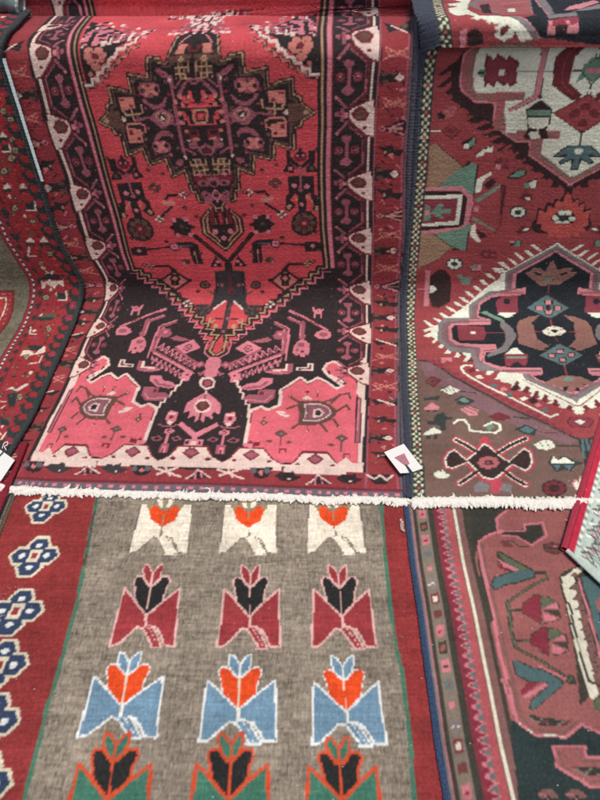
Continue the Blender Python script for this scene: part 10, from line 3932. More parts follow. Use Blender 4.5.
RUG['mat'] = dict(half=.25, v_origin=0, u0=-1, u1=.8, v0=0, v1=.85, origin=[0.8683, 1.081], across=[0.5393, -0.8421], along=[0.4883, 0.8727], z=0.035,
 chart='''w-,-200 -800,800 0,0 2400,-800 0
r-,-20 -80,40 0,0 1680,-40 0
y-,20 0,8 0,0 8,-8 0
W-,20 13,8 0,0 8,-8 0
y-,20 26,8 0,0 8,-8 0
W-,20 38,8 0,0 8,-8 0
y-,20 51,8 0,0 8,-8 0
W-,20 64,8 0,0 8,-8 0
y-,20 77,8 0,0 8,-8 0
W-,20 90,8 0,0 8,-8 0
y-,20 102,8 0,0 8,-8 0
W-,20 115,8 0,0 8,-8 0
y-,20 128,8 0,0 8,-8 0
W-,20 141,8 0,0 8,-8 0
y-,20 154,8 0,0 8,-8 0
W-,20 166,8 0,0 8,-8 0
y-,20 179,8 0,0 8,-8 0
W-,20 192,8 0,0 8,-8 0
y-,20 205,8 0,0 8,-8 0
W-,20 218,8 0,0 8,-8 0
y-,20 230,8 0,0 8,-8 0
W-,20 243,8 0,0 8,-8 0
y-,20 256,8 0,0 8,-8 0
W-,20 269,8 0,0 8,-8 0
y-,20 282,8 0,0 8,-8 0
W-,20 294,8 0,0 8,-8 0
y-,20 307,8 0,0 8,-8 0
W-,20 320,8 0,0 8,-8 0
y-,20 333,8 0,0 8,-8 0
W-,20 346,8 0,0 8,-8 0
y-,20 358,8 0,0 8,-8 0
W-,20 371,8 0,0 8,-8 0
y-,20 384,8 0,0 8,-8 0
W-,20 397,8 0,0 8,-8 0
y-,20 410,8 0,0 8,-8 0
W-,20 422,8 0,0 8,-8 0
y-,20 435,8 0,0 8,-8 0
W-,20 448,8 0,0 8,-8 0
y-,20 461,8 0,0 8,-8 0
W-,20 474,8 0,0 8,-8 0
y-,20 486,8 0,0 8,-8 0
W-,20 499,8 0,0 8,-8 0
y-,20 512,8 0,0 8,-8 0
W-,20 525,8 0,0 8,-8 0
y-,20 538,8 0,0 8,-8 0
W-,20 550,8 0,0 8,-8 0
y-,20 563,8 0,0 8,-8 0
W-,20 576,8 0,0 8,-8 0
y-,20 589,8 0,0 8,-8 0
W-,20 602,8 0,0 8,-8 0
y-,20 614,8 0,0 8,-8 0
W-,20 627,8 0,0 8,-8 0
y-,20 640,8 0,0 8,-8 0
W-,20 653,8 0,0 8,-8 0
y-,20 666,8 0,0 8,-8 0
W-,20 678,8 0,0 8,-8 0
y-,20 691,8 0,0 8,-8 0
W-,20 704,8 0,0 8,-8 0
y-,20 717,8 0,0 8,-8 0
W-,20 730,8 0,0 8,-8 0
y-,20 742,8 0,0 8,-8 0
W-,20 755,8 0,0 8,-8 0
W-,69 390,4 4,3 9,-5 2
b-,119 433,7 3,4 8,-8 2
g-,68 701,5 4,3 10,-5 3
b-,92 608,3 3,3 5,-4 2
b-,91 26,6 3,4 5,-7 2
b-,40 553,7 2,4 7,-8 1
g-,139 621,6 4,4 11,-7 3
y-,140 413,7 2,5 6,-8 1
g-,48 110,4 4,2 11,-4 3
b-,148 604,4 5,3 10,-5 3
W-,85 419,5 4,4 11,-6 3
W-,168 36,3 3,3 9,-4 2
b-,58 608,7 5,5 10,-9 3
y-,49 467,6 5,3 11,-6 3
y-,76 60,6 4,4 12,-7 3
g-,84 62,7 2,4 4,-7 2
y-,146 616,3 4,2 9,-3 2
y-,89 419,5 5,4 11,-6 3
b-,108 703,4 2,2 5,-4 2
y-,112 669,7 3,5 6,-8 2
p-,57 45,6 3,5 7,-8 1
W-,165 276,5 3,3 8,-6 3
b-,161 485,2 4,2 11,-3 3
g-,74 452,5 5,4 11,-6 3
g-,177 375,5 1,3 5,-6 1
p-,178 233,4 3,3 9,-5 2
y-,43 448,4 3,4 10,-6 2
W-,123 208,5 4,3 8,-6 2
b-,37 270,6 3,3 6,-6 2
b-,81 266,4 3,2 7,-4 2
b-,73 558,2 4,2 10,-3 3
y-,134 106,5 4,3 9,-6 3
y-,69 145,4 4,3 9,-5 3
p-,122 669,5 3,4 6,-6 1
y-,46 527,3 3,2 8,-4 3
b-,67 99,5 3,3 5,-6 2
b-,61 208,6 3,4 9,-7 3
y-,84 105,4 4,3 10,-5 3
y-,102 452,4 4,2 8,-4 3
b-,168 123,3 5,1 11,-2 3
p-,178 315,7 4,5 11,-8 3
y-,39 330,6 4,4 10,-7 2
y-,113 628,7 5,4 10,-7 3
b-,52 184,2 4,2 10,-3 3
y-,169 633,7 3,4 9,-8 2
y-,104 99,5 3,3 6,-5 2
y-,111 301,7 3,4 9,-8 2
y-,52 685,5 4,4 10,-6 3
p-,85 152,5 4,4 10,-6 3
y-,69 204,7 3,4 5,-8 2
p-,105 409,4 4,3 9,-5 3
y-,73 379,5 3,3 8,-6 2
g-,159 549,3 2,1 5,-3 2
y-,176 604,3 3,2 8,-3 2
y-,57 65,4 3,3 8,-5 2
b-,87 147,4 3,2 5,-4 2
y-,35 513,6 4,4 8,-7 3
y-,88 432,7 3,4 7,-7 2
W-,125 313,4 3,3 8,-5 2
p-,80 670,4 2,3 4,-5 2
g-,112 494,3 3,2 8,-3 2
b-,53 35,4 5,3 11,-5 3
W-,149 196,5 3,3 5,-5 1
W-,131 626,6 4,4 9,-7 3
g-,80 382,7 4,4 9,-7 3
y-,55 549,3 2,1 5,-3 1
y-,130 275,7 2,4 7,-8 2
y-,38 95,4 4,4 9,-6 3
b-,119 566,2 4,2 9,-3 3
b-,111 180,5 2,4 5,-6 2
p-,43 239,5 4,3 10,-6 3
g-,180 460,4 4,3 10,-5 2
y-,71 428,7 4,4 8,-8 3
p-,89 178,7 4,4 10,-8 3
W-,95 407,5 5,3 10,-6 3
y-,105 458,6 3,5 5,-8 2
b-,107 349,5 4,4 11,-6 3
b-,139 144,4 3,2 5,-4 2
y-,109 659,7 4,4 8,-7 2
y-,132 604,5 4,4 8,-6 3
p-,164 227,4 5,2 9,-4 3
p-,59 264,4 4,3 10,-5 3
b-,95 496,6 2,4 6,-7 2
W-,156 581,5 4,3 7,-6 2
y-,45 668,6 4,4 11,-7 3
W-,102 174,4 4,2 9,-4 3
y-,44 166,4 4,2 10,-4 3
y-,54 444,6 2,3 5,-6 1
y-,59 47,3 2,2 5,-4 2
g-,51 198,7 2,5 4,-8 2
g-,119 481,2 3,2 6,-3 2
g-,89 70,6 4,4 9,-7 3
W-,91 391,3 2,2 7,-3 1
b-,97 318,5 2,3 6,-5 2
y-,171 273,7 5,4 9,-8 3
y-,131 477,7 4,4 10,-8 3
y-,144 677,6 4,3 8,-6 2
W-,131 366,3 3,2 6,-3 2
p-,117 141,5 4,4 9,-7 2
b-,88 649,5 2,3 5,-6 2
b-,55 244,6 4,3 8,-6 3
W-,78 145,5 4,3 9,-6 3
W-,44 508,6 4,4 8,-7 2
p-,91 85,4 2,2 5,-4 1
y-,40 363,4 4,2 10,-4 3
y-,162 666,4 4,3 10,-5 3
y-,86 599,2 2,2 7,-3 1
W-,133 404,7 3,5 5,-8 1
W-,62 303,6 4,4 10,-7 3
b-,53 434,6 4,5 10,-8 3
y-,111 407,3 3,3 6,-4 2
g-,38 569,7 4,5 11,-8 3
b-,80 639,4 4,3 8,-5 2
b-,134 222,7 3,4 8,-7 2
p-,62 452,3 4,2 10,-4 3
b-,106 376,4 3,3 6,-5 1
y-,65 575,7 5,4 11,-8 3
y-,117 676,6 2,5 6,-8 1
y-,125 51,4 2,3 6,-5 2
y-,107 29,4 3,3 7,-5 1
y-,135 108,7 4,4 9,-7 2
y-,139 525,4 4,2 10,-4 3
y-,160 317,6 3,4 8,-7 2
g-,149 297,6 4,5 9,-8 3
W-,107 497,5 3,3 8,-6 2
g-,105 32,5 4,3 9,-5 3
y-,60 635,6 3,4 7,-7 2
p-,99 265,5 4,3 11,-5 4
p-,72 270,6 4,5 8,-8 2
y-,65 133,4 3,3 6,-5 1
y-,54 435,5 2,3 6,-5 2
p-,93 235,2 4,2 9,-3 3
p-,93 289,2 5,2 11,-3 3
y-,69 284,4 3,2 6,-4 2
y-,85 101,2 4,2 10,-3 2
g-,177 664,6 5,5 11,-8 3
y-,70 199,7 4,4 8,-7 3
b-,80 55,5 2,3 5,-5 2
y-,35 37,2 2,2 6,-3 1
g-,104 146,5 3,3 7,-5 2
g-,84 345,4 4,2 9,-4 3
y-,78 434,7 2,5 5,-8 1
b-,61 300,5 4,3 8,-6 2
W-,133 655,4 4,2 9,-4 3
g-,90 661,4 3,3 5,-5 2
p-,98 322,6 3,4 7,-7 1
g-,108 534,7 4,4 9,-8 3
y-,40 134,6 4,4 10,-7 3
W-,145 482,3 3,2 6,-4 1
W-,42 437,3 3,2 8,-3 2
y-,128 702,3 2,1 6,-2 2
p-,83 230,5 4,3 10,-5 3
b-,69 50,3 3,2 9,-3 3
b-,178 93,4 3,2 6,-4 1
b-,109 363,7 3,5 7,-8 2
y-,148 338,6 2,3 4,-6 2
y-,121 607,3 5,2 10,-3 3
b-,47 336,3 4,2 10,-4 3
g-,50 350,5 4,4 9,-6 3
b-,122 323,3 4,2 10,-3 3
y-,99 277,3 2,2 5,-4 1
y-,140 69,4 3,3 8,-5 2
y-,169 488,4 4,3 10,-5 3
y-,122 163,5 5,2 11,-5 3
W-,68 318,4 3,2 7,-4 1
b-,170 516,7 4,4 12,-8 3
p-,102 505,6 3,5 7,-8 2
g-,166 669,5 4,3 10,-6 3
y-,103 420,2 5,2 11,-3 3
b-,61 82,6 3,4 6,-7 2
g-,43 341,3 2,3 6,-4 2
y-,97 253,6 4,4 10,-7 2
p-,55 322,7 3,4 7,-8 2
W-,56 541,6 4,4 12,-7 3
b-,88 127,4 3,3 8,-5 2
y-,180 169,7 3,4 6,-8 2
p-,102 626,6 3,4 6,-7 2
p-,170 373,2 4,2 9,-3 2
g-,112 130,3 3,2 5,-3 2
g-,86 680,4 4,3 8,-5 2
y-,61 25,4 3,3 7,-5 2
W-,122 574,5 3,3 6,-6 2
g-,151 304,4 2,2 5,-4 1
b-,39 701,4 4,2 10,-4 3
b-,70 109,6 5,4 9,-7 3
y-,144 248,3 2,2 5,-4 1
g-,36 458,7 5,5 11,-8 3
b-,110 535,7 5,4 11,-8 3
W-,95 373,3 2,2 6,-4 1
g-,54 589,3 4,2 9,-3 3
p-,100 568,5 5,3 11,-5 3
p-,118 112,3 3,2 8,-3 2
b-,155 657,5 2,4 4,-7 2
y-,121 96,3 4,2 10,-3 3
W-,49 476,4 3,3 8,-5 3
g-,99 230,4 4,3 9,-5 2
y-,80 202,7 5,5 11,-8 3
g-,123 398,3 3,1 7,-3 2
y-,177 71,4 2,2 6,-4 2
y-,136 95,5 2,4 6,-6 1
g-,172 686,5 4,4 7,-7 2
g-,101 215,6 3,3 5,-6 2
g-,174 115,7 3,4 5,-8 2
W-,132 461,4 2,2 5,-4 1
y-,60 146,6 5,4 10,-7 3
g-,111 121,3 4,2 9,-4 3
p-,91 695,4 3,2 5,-4 2
p-,77 280,7 4,5 8,-8 3
y-,35 271,3 3,2 8,-3 2
y-,86 670,4 4,4 9,-6 3
g-,103 525,5 4,3 10,-6 3
b-,117 335,5 3,3 8,-5 2
W-,101 280,6 3,4 6,-7 2
p-,158 139,7 5,5 10,-9 3
y-,80 594,3 4,2 8,-3 3
y-,94 616,3 2,2 5,-4 1
y-,150 698,6 4,3 8,-6 2
b-,48 388,4 2,3 6,-5 1
b-,66 330,5 4,3 8,-6 3
W-,86 430,7 4,5 11,-8 3
y-,156 213,7 3,5 6,-9 2
p-,122 168,7 4,5 10,-9 2
b-,75 681,5 4,3 7,-5 2
b-,149 137,6 3,3 8,-6 3
y-,42 303,5 4,3 8,-6 3
y-,43 604,4 5,3 11,-5 3
W-,109 54,5 2,3 6,-6 1
b-,161 505,4 3,3 7,-5 2
y-,88 318,7 4,4 9,-7 3
b-,119 117,4 3,2 7,-4 2
p-,34 625,3 3,3 8,-4 2
W-,38 387,7 3,5 8,-8 3
y-,87 512,6 3,5 6,-8 1
g-,134 99,6 3,5 7,-8 2
p-,54 227,5 2,4 6,-6 1
y-,121 74,3 3,2 7,-3 2
p-,106 694,4 2,3 6,-5 1
g-,109 313,5 4,4 9,-7 3
y-,76 457,6 4,4 10,-7 3
y-,98 534,8 3,4 4,-8 2
W-,81 644,6 2,3 5,-6 2
p-,82 304,6 5,3 10,-6 3
b-,129 675,2 4,2 7,-3 3
g-,110 411,3 2,2 6,-3 2
g-,154 648,5 3,3 6,-5 2
b-,131 380,3 2,2 7,-4 2
b-,53 382,6 3,3 7,-6 1
g-,159 524,4 2,2 5,-4 1
p-,159 449,5 5,3 10,-5 3
g-,154 661,3 5,2 10,-3 3
p-,157 233,6 3,4 7,-7 1
g-,90 602,7 2,4 5,-8 1
y-,88 170,3 3,3 6,-5 2
g-,135 250,3 3,2 6,-3 1
W-,59 132,5 2,3 6,-5 2
b-,87 176,6 3,4 8,-7 3
y-,113 427,5 3,4 8,-7 2
p-,45 385,5 2,3 5,-5 1
b-,73 634,6 3,4 6,-7 2
p-,178 254,7 3,5 8,-8 2
W-3.2,40 40,36 24,32 -28
p-,56 48,16 8,8 12,-16 -4
W-3.2,40 84,36 24,32 -28
p-,56 92,16 8,8 12,-16 -4
W-3.2,40 128,36 24,32 -28
p-,56 136,16 8,8 12,-16 -4
W-3.2,40 172,36 24,32 -28
p-,56 180,16 8,8 12,-16 -4
W-3.2,40 216,36 24,32 -28
p-,56 224,16 8,8 12,-16 -4
W-3.2,40 260,36 24,32 -28
p-,56 268,16 8,8 12,-16 -4
W-3.2,40 304,36 24,32 -28
p-,56 312,16 8,8 12,-16 -4
W-3.2,40 348,36 24,32 -28
p-,56 356,16 8,8 12,-16 -4
W-3.2,40 392,36 24,32 -28
p-,56 400,16 8,8 12,-16 -4
W-3.2,40 436,36 24,32 -28
p-,56 444,16 8,8 12,-16 -4
W-3.2,40 480,36 24,32 -28
p-,56 488,16 8,8 12,-16 -4
W-3.2,40 524,36 24,32 -28
p-,56 532,16 8,8 12,-16 -4
W-3.2,40 568,36 24,32 -28
p-,56 576,16 8,8 12,-16 -4
W-3.2,40 612,36 24,32 -28
p-,56 620,16 8,8 12,-16 -4
W-3.2,40 656,36 24,32 -28
p-,56 664,16 8,8 12,-16 -4
W-3.2,40 700,36 24,32 -28
p-,56 708,16 8,8 12,-16 -4
W-4.0,120 48,0 672
g-2.4,128 72,0 648
g-,134 96,186 0,0 624,-186 0
w-,160 160,160 0,0 560,-160 0
w-,20 0,380 0,0 32,-380 0
y-1.6,20 36,380 0
g-2.0,120 68,280 0
p-,170 200,10 24,-6 40
p-,190 200,10 24,-6 40
p-,210 200,10 24,-6 40
p-,230 200,10 24,-6 40
p-,250 200,10 24,-6 40
p-,270 200,10 24,-6 40
p-,290 200,10 24,-6 40
p-,310 200,10 24,-6 40
p-,330 200,10 24,-6 40
p-,350 200,10 24,-6 40
p-,370 200,10 24,-6 40
p-,390 200,10 24,-6 40
b-2.8,36 24,20 18,20 -15
p-,44 27,12 7,6 -13
b-2.0,40 18,44 4
b-2.8,48 50,20 17,20 -14
p-,56 53,12 6,6 -13
b-2.0,52 43,44 5
b-2.8,60 75,20 18,20 -15
p-,68 78,12 7,6 -13
b-2.0,64 69,44 5
b-2.8,36 101,20 17,20 -14
p-,44 104,12 6,6 -12
b-2.0,40 94,44 5
b-2.8,48 126,20 18,20 -14
p-,56 130,12 6,6 -13
b-2.0,52 120,44 5
b-2.8,60 152,20 18,20 -15
p-,68 155,12 7,6 -13
b-2.0,64 146,44 4
b-2.8,36 178,20 17,20 -14
p-,44 181,12 6,6 -13
b-2.0,40 171,44 5
b-2.8,48 203,20 18,20 -15
p-,56 206,12 7,6 -13
b-2.0,52 197,44 5
b-2.8,60 229,20 17,20 -14
p-,68 232,12 6,6 -12
b-2.0,64 222,44 5
b-2.8,36 254,20 18,20 -14
p-,44 258,12 6,6 -13
b-2.0,40 248,44 5
b-2.8,48 280,20 18,20 -15
p-,56 283,12 7,6 -13
b-2.0,52 274,44 4
b-2.8,60 306,20 17,20 -14
p-,68 309,12 6,6 -13
b-2.0,64 299,44 5
b-2.8,36 331,20 18,20 -15
p-,44 334,12 7,6 -13
b-2.0,40 325,44 5
b-2.8,48 357,20 17,20 -14
p-,56 360,12 6,6 -12
b-2.0,52 350,44 5
b-2.8,60 382,20 18,20 -14
p-,68 386,12 6,6 -13
b-2.0,64 376,44 5
b-2.8,36 408,20 18,20 -15
p-,44 411,12 7,6 -13
b-2.0,40 402,44 4
b-2.8,48 434,20 17,20 -14
p-,56 437,12 6,6 -13
b-2.0,52 427,44 5
b-2.8,60 459,20 18,20 -15
p-,68 462,12 7,6 -13
b-2.0,64 453,44 5
b-2.8,36 485,20 17,20 -14
p-,44 488,12 6,6 -12
b-2.0,40 478,44 5
b-2.8,48 510,20 18,20 -14
p-,56 514,12 6,6 -13
b-2.0,52 504,44 5
b-2.8,60 536,20 18,20 -15
p-,68 539,12 7,6 -13
b-2.0,64 530,44 4
b-2.8,36 562,20 17,20 -14
p-,44 565,12 6,6 -13
b-2.0,40 555,44 5
b-2.8,48 587,20 18,20 -15
p-,56 590,12 7,6 -13
b-2.0,52 581,44 5
b-2.8,60 613,20 17,20 -14
p-,68 616,12 6,6 -12
b-2.0,64 606,44 5
b-2.8,36 638,20 18,20 -14
p-,44 642,12 6,6 -13
b-2.0,40 632,44 5
b-2.8,48 664,20 18,20 -15
p-,56 667,12 7,6 -13
b-2.0,52 658,44 4
b-2.4,140 104,6 32,-6 16
b-2.4,152 104,6 32,-6 16
b-2.4,164 104,6 32,-6 16
b-2.4,176 104,6 32,-6 16
b-2.4,188 104,6 32,-6 16
b-2.4,200 104,6 32,-6 16
b-2.4,212 104,6 32,-6 16
b-2.4,224 104,6 32,-6 16
b-2.4,236 104,6 32,-6 16
b-2.4,248 104,6 32,-6 16
b-2.4,260 104,6 32,-6 16
b-2.4,272 104,6 32,-6 16
b-2.4,284 104,6 32,-6 16
b-2.4,296 104,6 32,-6 16''')

KNOT = .0025
scene = bpy.context.scene
col = scene.collection
rad = math.radians

# ------------------------------------------------------------------ objects
def tag(o, label=None, cat=None, group=None, kind=None):
    if label: o['label'] = label
    if cat: o['category'] = cat
    if group: o['group'] = group
    if kind: o['kind'] = kind
    return o
def empty(name, loc, label, cat, group=None):
    o = bpy.data.objects.new(name, None); o.location = loc; o.empty_display_size = .1
    col.objects.link(o); return tag(o, label, cat, group)
def link(name, me, mat, parent=None):
    if mat: me.materials.append(mat)
    o = bpy.data.objects.new(name, me); col.objects.link(o)
    if parent:
        o.parent = parent; o.matrix_parent_inverse.identity()
        o.location = -parent.location
    return o
def mesh_np(name, co, quads):
    me = bpy.data.meshes.new(name)
    me.vertices.add(len(co)); me.vertices.foreach_set('co', np.ascontiguousarray(co, np.float32).ravel())
    n = len(quads); k = quads.shape[1]
    me.loops.add(n*k); me.loops.foreach_set('vertex_index', np.ascontiguousarray(quads, np.int32).ravel())
    me.polygons.add(n); me.polygons.foreach_set('loop_start', np.arange(0, n*k, k, dtype=np.int32))
    me.update(calc_edges=True)
    me.polygons.foreach_set('use_smooth', np.ones(n, bool)); me.update()
    return me

# ------------------------------------------------------------------ materials
def new_mat(name):
    m = bpy.data.materials.new(name); m.use_nodes = True
    nt = m.node_tree; b = nt.nodes['Principled BSDF']; return m, nt, b
def wool(name, sheen=.42, bump=.35, scale=420):
    m, nt, b = new_mat(name)
    a = nt.nodes.new('ShaderNodeAttribute'); a.attribute_name = 'dye'
    tc = nt.nodes.new('ShaderNodeTexCoord')
    n1 = nt.nodes.new('ShaderNodeTexNoise'); n1.inputs['Scale'].default_value = scale; n1.inputs['Detail'].default_value = 3
    n2 = nt.nodes.new('ShaderNodeTexNoise'); n2.inputs['Scale'].default_value = 3.2; n2.inputs['Detail'].default_value = 5
    for n in (n1, n2): nt.links.new(tc.outputs['Object'], n.inputs['Vector'])
    r = nt.nodes.new('ShaderNodeMapRange'); r.inputs['From Min'].default_value = .3; r.inputs['From Max'].default_value = .7
    r.inputs['To Min'].default_value = .9; r.inputs['To Max'].default_value = 1.1
    nt.links.new(n2.outputs['Fac'], r.inputs['Value'])
    mx = nt.nodes.new('ShaderNodeMix'); mx.data_type = 'RGBA'; mx.blend_type = 'MULTIPLY'; mx.inputs[0].default_value = 1
    nt.links.new(a.outputs['Color'], mx.inputs[6]); nt.links.new(r.outputs['Result'], mx.inputs[7])
    nt.links.new(mx.outputs[2], b.inputs['Base Color'])
    bp = nt.nodes.new('ShaderNodeBump'); bp.inputs['Strength'].default_value = bump; bp.inputs['Distance'].default_value = .002
    nt.links.new(n1.outputs['Fac'], bp.inputs['Height']); nt.links.new(bp.outputs['Normal'], b.inputs['Normal'])
    b.inputs['Roughness'].default_value = .85; b.inputs['Specular IOR Level'].default_value = .15
    b.inputs['Sheen Weight'].default_value = sheen; b.inputs['Sheen Roughness'].default_value = .25
    b.inputs['Sheen Tint'].default_value = (1, .93, .95, 1)
    return m
def plain(name, rgb, rough=.8, spec=.3, var=.12, scale=60, bump=.3, dist=.003, sheen=0):
    m, nt, b = new_mat(name)
    tc = nt.nodes.new('ShaderNodeTexCoord')
    n = nt.nodes.new('ShaderNodeTexNoise'); n.inputs['Scale'].default_value = scale; n.inputs['Detail'].default_value = 5
    nt.links.new(tc.outputs['Object'], n.inputs['Vector'])
    cr = nt.nodes.new('ShaderNodeValToRGB')
    cr.color_ramp.elements[0].position = .3; cr.color_ramp.elements[1].position = .7
    cr.color_ramp.elements[0].color = tuple(c*(1-var) for c in rgb)+(1,); cr.color_ramp.elements[1].color = tuple(min(1, c*(1+var)) for c in rgb)+(1,)
    nt.links.new(n.outputs['Fac'], cr.inputs['Fac']); nt.links.new(cr.outputs['Color'], b.inputs['Base Color'])
    bp = nt.nodes.new('ShaderNodeBump'); bp.inputs['Strength'].default_value = bump; bp.inputs['Distance'].default_value = dist
    nt.links.new(n.outputs['Fac'], bp.inputs['Height']); nt.links.new(bp.outputs['Normal'], b.inputs['Normal'])
    b.inputs['Roughness'].default_value = rough; b.inputs['Specular IOR Level'].default_value = spec
    if sheen: b.inputs['Sheen Weight'].default_value = sheen
    return m
def lin(c):
    c = np.asarray(c, float)/255
    return np.where(c <= .04045, c/12.92, ((c+.055)/1.055)**2.4)

# ------------------------------------------------------------------ chart -> knots
def parse(chart):
    for line in chart.split('\n'):
        head, pts = line.split(',', 1)
        x = y = 0; q = []
        for p in pts.split(','):
            dx, dy = p.split(); x += int(dx); y += int(dy); q.append((x*.5, y*.5))
        yield head[0], head[1] == '+', float(head[2:] or 0), q
def in_poly(px, py, poly):
    r = np.zeros(px.shape, bool); j = len(poly)-1
    for i in range(len(poly)):
        xi, yi = poly[i]; xj, yj = poly[j]
        if yi != yj: r ^= ((yi > py) != (yj > py)) & (px < (xj-xi)*(py-yi)/(yj-yi)+xi)
        j = i
    return r
def knot(chart, NU, NV):
    g = np.zeros((NV, NU), np.uint8)
    for c, mirror, w, pts in parse(chart):
        for side in ((0, 1) if mirror else (0,)):
            q = [(NU-x, y) for x, y in pts] if side else pts
            a = np.array(q); pad = w/2+1
            x0, y0 = np.floor(a.min(0)-pad).astype(int); x1, y1 = np.ceil(a.max(0)+pad).astype(int)
            x0 = max(x0, 0); y0 = max(y0, 0); x1 = min(x1, NU); y1 = min(y1, NV)
            if x0 >= x1 or y0 >= y1: continue
            gx, gy = np.meshgrid(np.arange(x0, x1)+.5, np.arange(y0, y1)+.5)
            if w == 0: k = in_poly(gx, gy, q)
            else:
                k = np.zeros(gx.shape, bool)
                for (ax, ay), (bx, by) in zip(q[:-1], q[1:]):
                    dx, dy = bx-ax, by-ay; l = dx*dx+dy*dy+1e-9
                    t = np.clip(((gx-ax)*dx+(gy-ay)*dy)/l, 0, 1)
                    k |= ((gx-ax-t*dx)**2+(gy-ay-t*dy)**2) < w*w/4
            g[y0:y1, x0:x1][k] = ord(c)
    return g
def smooth_noise(rng, nv, nu, cv, cu):
    """value noise on a grid, cells of cv x cu knots"""
    a = rng.standard_normal((nv//cv+3, nu//cu+3))
    y = np.arange(nv)/cv; x = np.arange(nu)/cu
    iy = y.astype(int); ix = x.astype(int); fy = (y-iy)[:, None]; fx = (x-ix)[None]
    fy = fy*fy*(3-2*fy); fx = fx*fx*(3-2*fx)
    A = a[iy][:, ix]; B = a[iy][:, ix+1]; Cc = a[iy+1][:, ix]; Dd = a[iy+1][:, ix+1]
    return (A*(1-fx)+B*fx)*(1-fy)+(Cc*(1-fx)+Dd*fx)*fy

class Drape:
    """turns (u, v) of a rug into a point: u across (-1..1), v metres along"""
    def __init__(S, d):
        S.d = d
        if 'profile' in d:
            p = np.array(d['profile'].split(), float).reshape(-1, 2)
            S.py = p[:, 0]/1000; S.pz = p[:, 1]/10000; S.ps = np.arange(len(p))*d['ds']
            S.gu = np.array(d['guide_u']); S.gx = np.array([r.split() for r in d['guide_x'].split('/')], float)/1000
            S.gs = np.array([r.split() for r in d['guide_s'].split('/')], float)/1000
            S.gv = np.linspace(d['v0'], d['v1'], S.gx.shape[1])
    def grid(S, u, v):
        d = S.d
        if 'profile' not in d:
            o = np.array(d['origin']); a = np.array(d['across']); b = np.array(d['along'])
            q = o+((u+1)*d['half'])[None, :, None]*a+v[:, None, None]*b
            z = d['z']+.012*np.exp(-((v[:, None])/.12)**2)*0+.02*np.maximum(0, u[None]+.2)**2
            return np.dstack([q, z*np.ones((len(v), len(u)))])
        gx = np.array([np.interp(v, S.gv, r) for r in S.gx]); gs = np.array([np.interp(v, S.gv, r) for r in S.gs])
        k = np.clip(np.searchsorted(S.gu, u)-1, 0, len(S.gu)-2); f = (u-S.gu[k])/(S.gu[k+1]-S.gu[k])
        X = (gx[k]*(1-f[:, None])+gx[k+1]*f[:, None]).T; s = (gs[k]*(1-f[:, None])+gs[k+1]*f[:, None]).T
        return np.dstack([X, np.interp(s, S.ps, S.py), np.interp(s, S.ps, S.pz)])

